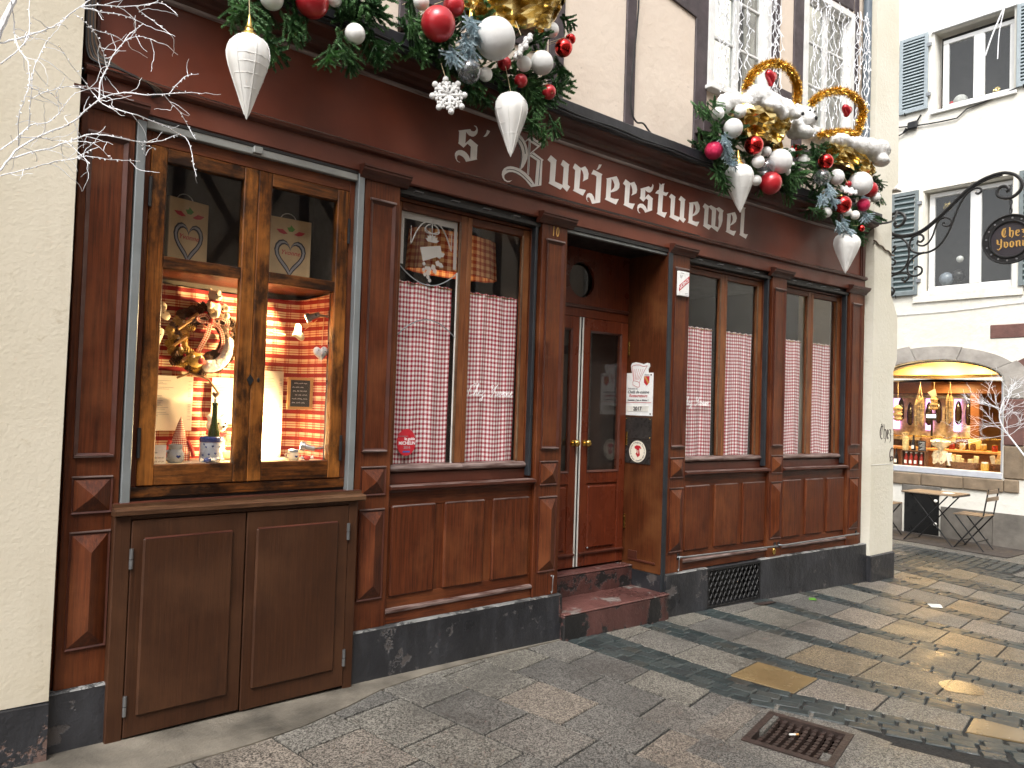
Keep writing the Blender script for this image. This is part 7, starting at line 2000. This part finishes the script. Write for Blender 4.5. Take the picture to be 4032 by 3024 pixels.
# ceiling downlights, burning
for y in (1.68, 1.17, .66):
    d = thing('downlight', (13.75, y, 2.44), 'round recessed ceiling lamp in the delicatessen', 'lamp', 'delicatessen ceiling lamps')
    MB().lathe([(.055, 0), (.07, .004), (.07, .02)], (14.3, y * 1.25, 2.378), 16).build('rim', 'white_paint', d)
    MB().lathe([(.05, 0), (.05, .01)], (14.3, y * 1.25, 2.372), 16).build('lens', 'downlight', d)
def shop_lamp(x, y, z, watt):
    ld = bpy.data.lights.new('shop_light', 'AREA')
    ld.energy = watt
    ld.size = .25
    ld.color = (1.0, .68, .29)
    link('shop_light', ld, (x, y, z), sh_)
shop_lamp(13.62, 1.55, 2.62, 17); shop_lamp(13.62, .65, 2.62, 15); shop_lamp(14.6, 1.4, 2.36, 24); shop_lamp(14.4, .3, 2.36, 12)
up_l = bpy.data.lights.new('cove_light', 'AREA'); up_l.energy = 6; up_l.size = .3; up_l.color = (1, .76, .4)
link('cove_light', up_l, (13.75, 1.1, 2.40), sh_, (math.pi, 0, 0))
# hanging rail and sausages
hr = thing('hanging_rail', (13.7, 1.1, 2.35), 'thin metal rail across the top of the arched shop window', 'rail')
MB().tube([(13.7, .1, 2.35), (13.7, 2.1, 2.35)], .008, 6).build('bar', 'steel', hr)
def sausages(y, items, ztop, label):
    s = thing('sausage_bunch', (13.7, y, items[0][2]), label, 'sausage', 'sausages hung in the shop window')
    for k, (yy, z1, z0, r_) in enumerate(items):
        n = 9
        prof = [(r_ * (.25 if i in (0, n) else .85 + .18 * math.sin(i * 2.1 + k)), (z1 - z0) * i / n) for i in range(n + 1)]
        MB().lathe(prof, (13.7 - .03 * k, yy, z0), 12).build('sausage', 'salami', s, smooth=True)
        for i in range(1, 5):
            z = z0 + (z1 - z0) * i / 5
            MB().tube([(13.7 - .03 * k + r_ * 1.02 * math.cos(a), yy + r_ * 1.02 * math.sin(a), z) for a in [j * math.pi / 5 for j in range(11)]], .003, 4).build('tie', 'string', s)
        MB().tube([(13.7 - .03 * k, yy, z1 - .01), (13.7, y, ztop - .05), (13.7, y, ztop)], .004, 4).build('string', 'string', s)
sausages(1.86, [(1.86, 1.94, 1.66, .075)], 2.35, 'netted round sausage hanging beside the corner pier')
sausages(1.49, [(1.55, 2.04, 1.57, .035), (1.49, 2.10, 1.64, .036), (1.43, 2.08, 1.59, .035)], 2.35, 'bunch of three long dry sausages with paper tags')
sausages(1.27, [(1.27, 2.09, 1.86, .062)], 2.35, 'short pear-shaped sausage hung under a paper tag')
sausages(1.02, [(1.05, 2.13, 1.61, .036), (.99, 2.11, 1.67, .034)], 2.35, 'pair of long dry sausages hanging in the middle of the arch')
# goods on the window board
wb = 0.925
for k, y in enumerate((1.64, 1.56, 1.48, 1.39)):
    j = thing('juice_bottle', (13.55, y, wb), 'red juice bottle with a white label in the wooden box', 'bottle', 'red juice bottles')
    MB().lathe([(.028, 0), (.030, .02), (.030, .14), (.014, .18), (.014, .20)], (13.55, y, wb), 12).build('glass', 'juice', j, smooth=True)
    MB().lathe([(.016, .20), (.016, .22)], (13.55, y, wb), 10).build('cap', 'label_white', j)
    MB().box(13.516, 13.5195, y - .02, y + .02, wb + .03, wb + .085).build('label', 'label_white', j)
bx_ = thing('bottle_box', (13.6, 1.5, wb), 'dark wooden box holding four red juice bottles', 'box')
MB().box(13.60, 13.62, 1.31, 1.70, wb, wb + .25, .003).build('back', 'wicker', bx_)
for y in (1.31, 1.69): MB().box(13.48, 13.60, y, y + .012, wb, wb + .25, .002).build('side', 'wicker', bx_)
MB().box(13.48, 13.60, 1.322, 1.69, wb + .238, wb + .25, .002).build('top', 'wicker', bx_)
for y, z, h_, mt, lb in ((1.80, wb, .27, 'wine_glass', 'dark wine bottle standing beside the bottle box'), (1.52, wb + .25, .26, 'wine_glass', 'dark bottle standing on the bottle box')):
    j = thing('dark_bottle', (13.54, y, z), lb, 'bottle')
    MB().lathe([(.036, 0), (.037, h_ * .55), (.015, h_ * .75), (.013, h_)], (13.54, y, z), 14).build('glass', mt, j, smooth=True)
    MB().box(13.500, 13.5035, y - .022, y + .022, z + .03, z + .09).build('label', 'label_white', j)
j = thing('pasta_packet', (13.54, 1.65, wb + .25), 'tall cellophane packet tied with raffia on the bottle box', 'packet')
MB().lathe([(.045, 0), (.05, .02), (.05, .20), (.02, .23), (.05, .28), (.06, .30)], (13.54, 1.65, wb + .25), 12).build('packet', 'pasta', j, smooth=True)
for a in range(6): MB().tube([(13.49, 1.65, wb + .48), (13.48, 1.65 + .07 * math.cos(a), wb + .50 + .05 * math.sin(a))], .004, 4).build('bow', 'string', j)
j = thing('price_slate', (13.5, 1.37, wb + .25), 'small black price slate leaning on the bottle box', 'slate')
MB().box(13.50, 13.51, 1.31, 1.43, wb + .25, wb + .42, .002).build('slate', 'slate', j)
for i in range(7): MB().box(13.497, 13.4985, 1.325, 1.405 - .02 * (i % 3), wb + .27 + i * .02, wb + .275 + i * .02).build('print', 'chalk', j)
def hamper(x, y, w_, h_, label, seed, tall):
    rr = random.Random(seed)
    g = thing('gift_hamper', (x, y, wb), label, 'hamper')
    for k in range(5):
        MB().tube([(x + .10 * math.cos(a) * (1 + .03 * k), y + w_ / 2 * math.sin(a) * (1 + .03 * k), wb + .012 + k * .022 + .004 * math.sin(a * 14)) for a in [i * math.pi / 16 for i in range(33)]], .012, 6).build('weave', 'wicker', g)
    for k in range(9):
        yy = y + rr.uniform(-.42, .42) * w_
        hh = rr.uniform(.5, 1) * h_
        b = MB().box(x - .05 + rr.uniform(-.03, .03), x + .02, yy - .035, yy + .035, wb + .04, wb + .05 + hh, .008)
        a_ = rr.uniform(-.3, .3)
        b.xf(lambda p: Vector((p.x, yy + (p.y - yy) * math.cos(a_) - (p.z - wb) * math.sin(a_), wb + (p.y - yy) * math.sin(a_) + (p.z - wb) * math.cos(a_))))
        b.build('packet', rr.choice(['pasta', 'label_white', 'cello', 'light_wood', 'pasta']), g)
    if tall:
        b = MB()
        b.lathe([(.02, 0), (.10, .05), (.12, .15), (.10, .22), (.035, .26), (.05, .28), (.13, .36), (.15, .40), (.08, .42)], (x - .02, y, wb + .02), 26)
        b.xf(lambda p: p + Vector((noise.noise(p * 22), noise.noise(p * 22 + Vector((3, 1, 0))), noise.noise(p * 22 + Vector((0, 4, 9))))) * .035)
        b.build('cellophane', 'cello', g)
        for a in range(7): MB().tube([(x - .09, y, wb + .28), (x - .15, y + .06 * math.cos(a * 2), wb + .27 + .07 * math.sin(a * 2)), (x - .14, y + .10 * math.cos(a * 2.3), wb + .18)], .004, 4).build('bow', 'string', g)
hamper(13.60, 1.10, .20, .10, 'gift hamper wrapped in cellophane with a raffia bow', 1, True)
hamper(13.60, .76, .42, .20, 'open wicker hamper full of packets and cheese', 2, False)
g = hamper(13.72, .30, .22, .24, 'wicker basket piled with packets at the right of the arch', 3, False)
j = thing('pickle_jar', (13.52, .43, wb), 'glass jar of green pickles before the hampers', 'jar')
MB().lathe([(.05, 0), (.055, .02), (.055, .10), (.045, .115)], (13.52, .43, wb), 16).build('glass', 'cone_gold', j, smooth=True)
MB().lathe([(.047, .115), (.047, .135)], (13.52, .43, wb), 16).build('lid', 'label_white', j)
for k in range(9):
    y = .42 + k * .165
    if abs(y - 1.65) < .12: continue
    j = thing('preserve_jar', (14.42, y, 1.20), 'small preserve jar in the row on the delicatessen counter shelf', 'jar', 'preserve jars on the counter')
    MB().lathe([(.040, 0), (.044, .01), (.044, .09), (.036, .10)], (14.42, y, 1.20), 12).build('glass', ('pasta', 'juice', 'cone_gold', 'wicker')[k % 4], j, smooth=True)
    MB().lathe([(.039, .10), (.039, .118)], (14.42, y, 1.20), 12).build('lid', ('label_white', 'brass')[k % 2], j)
j = thing('paper_tag', (13.66, 1.28, 2.08), 'cream paper tag pinned above the pear-shaped sausage', 'tag')
MB().prism([(1.36, 2.16), (1.24, 2.22), (1.21, 2.10), (1.30, 2.08)], .46, .464, SY).build('tag', 'paper', j)

# ---------------------------------------------------------------- bistro table and folding chairs
def gz(x, y): return ground(x, y)
def slats_y(parent, x0, x1, y0, y1, z, n, gap, name='slat', th=.018):
    w_ = (x1 - x0) / n
    for k in range(n):
        MB().box(x0 + w_ * k + gap / 2, x0 + w_ * (k + 1) - gap / 2, y0, y1, z, z + th, .003).build(name, 'bistro_wood', parent)
tbx, tby = 12.42, .72
g0 = gz(tbx, tby)
tab = thing('bistro_table', (tbx, tby, g0), 'folding bistro table with a slatted wooden top before the far house', 'table')
slats_y(tab, 12.10, 12.74, .36, 1.10, g0 + .745, 6, .012)
for s in (12.16, 12.68):
    MB().tube([(s, 1.08, gz(s, 1.08)), (s, .46, g0 + .74)], .010, 6).build('leg', 'iron', tab)
    MB().tube([(s + .01, .38, gz(s, .4)), (s + .01, .98, g0 + .74)], .010, 6).build('leg', 'iron', tab)
for y in (.40, 1.06): MB().tube([(12.13, y, gz(12.2, y) + .01), (12.72, y, gz(12.7, y) + .01)], .009, 6).build('foot_bar', 'iron', tab)
MB().box(12.1, 12.74, .36, .375, g0 + .725, g0 + .745, .002).build('edge', 'iron', tab)
def bistro_chair(cx_, cy_, face, label):
    z0 = gz(cx_, cy_)
    c = thing('folding_chair', (cx_, cy_, z0), label, 'chair')
    f = face        # direction (along y) the sitter faces
    w_ = .21
    # seat slats run across x
    for k in range(5):
        yy = cy_ + f * (-.17 + k * .085)
        MB().box(cx_ - w_, cx_ + w_, yy - .034, yy + .034, z0 + .50, z0 + .515, .003).build('slat', 'bistro_wood', c)
    for zz in (.855, .755):
        MB().box(cx_ - w_ - .01, cx_ + w_ + .01, cy_ - f * .245 - .008, cy_ - f * .245 + .008, z0 + zz - .028, z0 + zz + .028, .003).build('back_slat', 'bistro_wood', c)
    for s in (-1, 1):
        x = cx_ + s * (w_ - .01)
        MB().tube([(x, cy_ - f * .255, z0 + .90), (x, cy_ - f * .19, z0 + .50), (x, cy_ + f * .20, z0 + .005)], .010, 6).build('leg', 'iron', c)
        MB().tube([(x - s * .015, cy_ + f * .18, z0 + .49), (x - s * .015, cy_ - f * .20, z0 + .005)], .010, 6).build('leg', 'iron', c)
    for yy, zz in ((cy_ + f * .12, .12), (cy_ - f * .12, .14)): MB().tube([(cx_ - w_, yy, z0 + zz), (cx_ + w_, yy, z0 + zz)], .007, 6).build('stretcher', 'iron', c)
    return c
bistro_chair(12.42, .20, 1, 'folding bistro chair with wooden slats standing right of the table')
bistro_chair(12.42, 1.50, -1, 'folding bistro chair left of the table, partly behind the cream corner pier')
nap = tag(MB().box(12.3, 12.45, .46, .60, g0 + .763, g0 + .775, .004).build('napkin', 'label_white'), 'folded white cloth lying on the bistro table', 'cloth')
tag(MB().prism([(12.05, 1.75), (12.05, -.35), (13.1, -.35), (13.1, 1.75)], 0, .008, lambda a, c, d: (a, c, gz(a, c) + .004 + d)).build('doormat', 'mat_brown'), 'brown mat laid on the paving under the bistro table', 'mat')

# ---------------------------------------------------------------- hanging sign of wrought iron
hs = thing('hanging_sign', (9.0, -.1, 3.3), 'round black hanging sign with gold gothic name on a scrolled iron bracket', 'sign')
XS = 8.95
def iron(pts, r_, k=6):
    q = spline([(XS, a, c) for a, c in pts], k)
    n = len(q)
    MB().tube([tuple(p) for p in q], r_, 8).build('scroll', 'iron', hs, smooth=True)
def dbl(pts, r_, dx=.0): iron(pts, r_)
M_ = lambda pts: [( -.02 - (x - 60) * .001545, 3.61 + (515 - y) * .00150) for x, y in pts]
iron(M_([(145, 290), (130, 300), (145, 322), (185, 310), (205, 270), (185, 230), (140, 216), (90, 235), (62, 285), (75, 330), (120, 375), (190, 400), (280, 398), (350, 368), (420, 315), (500, 245), (580, 170), (660, 110), (750, 72), (840, 62), (910, 90), (950, 145), (945, 200), (900, 240), (850, 240), (812, 215), (808, 180), (830, 158), (862, 160), (875, 185), (860, 195)]), .0175, 5)
iron(M_([(62, 285), (75, 336), (120, 384), (190, 412), (280, 410), (355, 380), (425, 326), (505, 256), (585, 180), (665, 122), (755, 86), (838, 76)]), .010, 5)
iron(M_([(120, 480), (135, 470), (140, 490), (118, 515), (80, 515), (58, 480), (70, 435), (120, 408), (175, 415), (220, 460), (237, 530), (230, 600), (195, 660), (140, 680), (85, 665), (55, 620), (65, 578), (105, 565), (138, 585), (135, 612), (115, 612)]), .011, 5)
iron(M_([(300, 460), (320, 465), (338, 445), (325, 415), (290, 410), (255, 430), (242, 480), (265, 530), (320, 550), (390, 545), (450, 505), (500, 430), (535, 340), (565, 255), (610, 175), (660, 138), (700, 140), (710, 162), (690, 178), (676, 165)]), .012, 5)
iron(M_([(300, 450), (295, 480), (330, 497), (370, 480), (400, 430), (418, 370), (440, 325), (480, 310), (515, 330), (522, 362), (500, 378), (470, 368), (466, 350), (482, 350)]), .010, 5)
iron(M_([(290, 672), (278, 660), (300, 648), (328, 665), (325, 700), (285, 718), (245, 700), (228, 655), (245, 605), (290, 565), (345, 548)]), .011, 5)
iron(M_([(205, 722), (190, 735), (215, 748), (238, 725), (230, 695), (190, 685), (140, 690), (90, 715), (58, 760), (52, 810), (75, 845), (115, 848), (136, 820), (125, 792), (98, 792), (95, 810)]), .011, 5)
for y_, z_ in ((-.02, 4.0), (-.02, 3.42), (-.02, 3.14)): MB().box(XS - .015, XS + .015, y_ - .10, y_ - .01, z_ - .02, z_ + .02, .003).build('wall_plate', 'iron', hs)
MB().box(XS - .012, XS + .012, -.045, -.020, 3.08, 4.05, .003).build('wall_bar', 'iron', hs)
yc, zc = -1.300, 3.583
for k in range(3):
    MB().tube([(XS + (.012 if k % 2 else 0) * math.cos(a), yc + .012 * (1 if k % 2 == 0 else .3) * math.cos(a), 3.99 - k * .045 + .028 * math.sin(a) - .02) for a in [i * math.pi / 6 for i in range(13)]], .006, 6).build('chain_link', 'iron', hs)
ringp = lambda r_: [(yc + r_ * math.cos(a), zc + r_ * math.sin(a)) for a in [i * math.pi / 24 for i in range(48)]]
SXs = lambda dx: (lambda a, c, d: (XS - dx - d, a, c))
curve_mesh([ringp(.252), ringp(.190)], .03, SXs(0), 'iron', 'sign_ring', hs)
MB().tube([(XS - .018, y, z) for y, z in ringp(.250) + ringp(.250)[:1]], .010, 6).build('ring_rim', 'iron', hs)
MB().tube([(XS - .018, y, z) for y, z in ringp(.186) + ringp(.186)[:1]], .012, 6).build('ring_rim', 'iron', hs)
curve_mesh([ringp(.188)], .02, SXs(0), 'print_dark', 'sign_disc', hs)
for k in range(16):
    a = k * math.pi / 8 + .1
    MB().box(XS - .0185, XS - .014, yc + .219 * math.cos(a) - .009, yc + .219 * math.cos(a) + .009, zc + .219 * math.sin(a) - .009, zc + .219 * math.sin(a) + .009, .002).build('star', 'steel', hs)
# gold gothic letters from the sign-board alphabet style: short broken strokes
GOTH = {'C': [[(.42, .95, .03), (.22, .90, .07), (.10, .6, .09), (.12, .25, .09), (.28, .02, .06), (.48, .15, .02)], [(.30, .98, .02), (.36, .6, .05), (.30, .2, .02)]],
        'h': [[(.06, 1.0, .03), (.12, .88, .07), (.12, .1, .07), (.2, .0, .04)], [(.14, .55, .03), (.34, .62, .06), (.42, .5, .07), (.40, .1, .06), (.28, -.15, .02)]],
        'e': [[(.36, .6, .04), (.12, .56, .07), (.10, .15, .08), (.26, .0, .06), (.42, .12, .02)], [(.34, .6, .06), (.38, .42, .05), (.14, .3, .02)]],
        'z': [[(.04, .58, .03), (.34, .58, .06), (.14, .32, .04), (.36, .2, .06), (.34, -.1, .05), (.12, -.2, .02)]],
        'Y': [[(.06, .95, .03), (.14, .8, .08), (.14, .5, .08), (.3, .42, .04), (.46, .5, .03)], [(.44, .98, .03), (.48, .8, .08), (.46, .1, .07), (.24, -.15, .05), (.08, -.02, .02)]],
        'v': [[(.06, .66, .03), (.12, .5, .07), (.12, .15, .07), (.26, .0, .05), (.40, .2, .06), (.38, .5, .07), (.22, .62, .03)]],
        'o': [[(.22, .62, .04), (.10, .5, .07), (.10, .15, .07), (.24, .0, .05), (.38, .15, .07), (.38, .48, .07), (.22, .62, .03)]],
        'n': [[(.04, .6, .03), (.12, .5, .07), (.12, .1, .07), (.18, .0, .04)], [(.14, .5, .03), (.32, .62, .05), (.40, .5, .07), (.40, .12, .07), (.48, .0, .04)]]}
def goth(s, y0, z0, size, parent, mat):
    y = y0
    for ch in s:
        P = [[(y - px * size, z0 + pz * size, w_ * size) for px, pz, w_ in q] for q in GOTH[ch]]
        strokes(parent, mat, lambda a, c, d: (XS - .0135 - d, a, c), P, 0)
        y -= (.66 if ch in 'CY' else .58 if ch in 'hn' else .54) * size
goth('Chez', yc + .078, zc + .025, .100, hs, 'gold_paint')
goth('Yvonne', yc + .125, zc - .085, .100, hs, 'gold_paint')
cbl = spline([(7.95, Y(7.95, -.10), 3.92), (8.3, Y(8.3, -.12), 3.83), (8.6, -.25, 3.88), (8.9, -.18, 4.06)], 8)
tag(MB().tube([tuple(p) for p in cbl], .011, 6).build('cable', 'cable', smooth=True), 'black cable running from the last garland to the iron sign bracket', 'cable')
tag(MB().tube([(8.45 + .5 * t, PB - .012, 3.66 - .10 * t + .008 * math.sin(t * 20)) for t in [i / 14 for i in range(15)]], .009, 6).build('cable', 'cable_brown'), 'thin brown cable stapled across the cream corner pier', 'cable')

# ---------------------------------------------------------------- white branches before the far shop
rb = thing('white_branches', (11.5, -.75, 1.2), 'bare white-painted twigs spreading in front of the arched shop window', 'branches')
rr = random.Random(33)
trunk = spline([(11.5, -.95, .95), (11.5, -.72, 1.25), (11.5, -.59, 1.43), (11.5, -.46, 1.62), (11.5, -.41, 1.76), (11.5, -.43, 1.91), (11.5, -.47, 2.03)], 4)
MB().tube([tuple(p) for p in trunk], [.012 - .006 * i / len(trunk) for i in range(len(trunk))], 6).build('trunk', 'birch_white', rb, smooth=True)
def twig(p, d, ln, r_, depth, mb=None):
    top = mb is None
    mb = mb or MB()
    pts = [p.copy()]
    for k in range(5):
        d = (d + Vector((rr.uniform(-.25, .25), rr.uniform(-.3, .3), rr.uniform(-.25, .25)))).normalized()
        p = p + d * ln / 5
        pts.append(p.copy())
        if depth and k >= 1:
            twig(p.copy(), (d + Vector((rr.uniform(-.5, .5), rr.uniform(-.8, .8), rr.uniform(-.7, .7)))).normalized(), ln * rr.uniform(.4, .65), r_ * .7, depth - 1, mb)
    mb.tube(pts, [r_ * (1 - .5 * i / 5) for i in range(6)], 4)
    if top: mb.build('twig', 'birch_white', rb)
for i in range(17):
    p = trunk[rr.randrange(10, len(trunk))]
    a = rr.uniform(-.3, 3.4)
    twig(p.copy(), Vector((rr.uniform(-.4, .4), math.cos(a) * .9 + .15, abs(math.sin(a)) * .7 + rr.uniform(-.3, .2))), rr.uniform(.26, .48), .0042, 2)
rb2 = thing('white_branches', (11.8, -.7, 6.2), 'white-painted twig hanging before the upper far window', 'branches')
MB().tube([tuple(p) for p in spline([(12.2, -.35, 8.3), (12.2, -.28, 7.9), (12.2, -.12, 7.5), (12.2, -.02, 7.25), (12.2, .06, 7.0)], 4)], .011, 5).build('branch', 'birch_white', rb2)
MB().tube([tuple(p) for p in spline([(12.2, -.20, 7.7), (12.2, -.12, 7.3), (12.2, -.10, 6.9)], 4)], .007, 5).build('branch', 'birch_white', rb2)

# ================================================================ opposite side of the lane (mirrored in the panes)
op = thing('opposite_house', (4, -8.3, 0), 'half-timbered house on the opposite side of the lane', 'house')
OY = -8.2
MB().box(-12, 13.15, OY - .5, OY, -.4, 8.6).build('wall', 'render_pale', op)
MB().prism([(-12.2, 8.6), (13.3, 8.6), (13.3, 9.2), (-12.2, 9.2)], OY - 1.0, OY + .35).build('eaves', 'timber', op)
for k in range(12):
    x = -11.6 + k * 2.0
    MB().box(x, x + .18, OY, OY + .03, 3.0, 8.6).build('timber', 'timber', op)
    if k % 3 != 1:
        for s in (0, 1):
            a, c = (x + .3, x + 1.8) if s else (x + 1.8, x + .3)
            MB().prism([(a - .08, 3.4), (a + .08, 3.4), (c + .08, 5.6), (c - .08, 5.6)], OY + .002 + .012 * s, OY + .022 + .012 * s).build('timber', 'timber', op)
    else:
        wn_ = MB().box(x + .5, x + 1.55, OY, OY + .05, 3.7, 5.4).build('window', 'casing_white', op)
        for a in (x + .58, x + 1.07): MB().box(a, a + .40, OY + .05, OY + .056, 3.8, 5.3).build('pane', 'far_gloom', wn_)
for z in (3.0, 5.7): MB().box(-12, 13.1, OY, OY + .04, z, z + .2).build('timber', 'timber', op)
for x in (-8, -4, 0, 4, 8):
    dw_ = MB().box(x - .9, x + .9, OY, OY + .06, .4, 2.6).build('shop_window', 'timber', op)
    MB().box(x - .8, x + .8, OY + .06, OY + .066, .5, 2.5).build('pane', 'far_gloom', dw_)
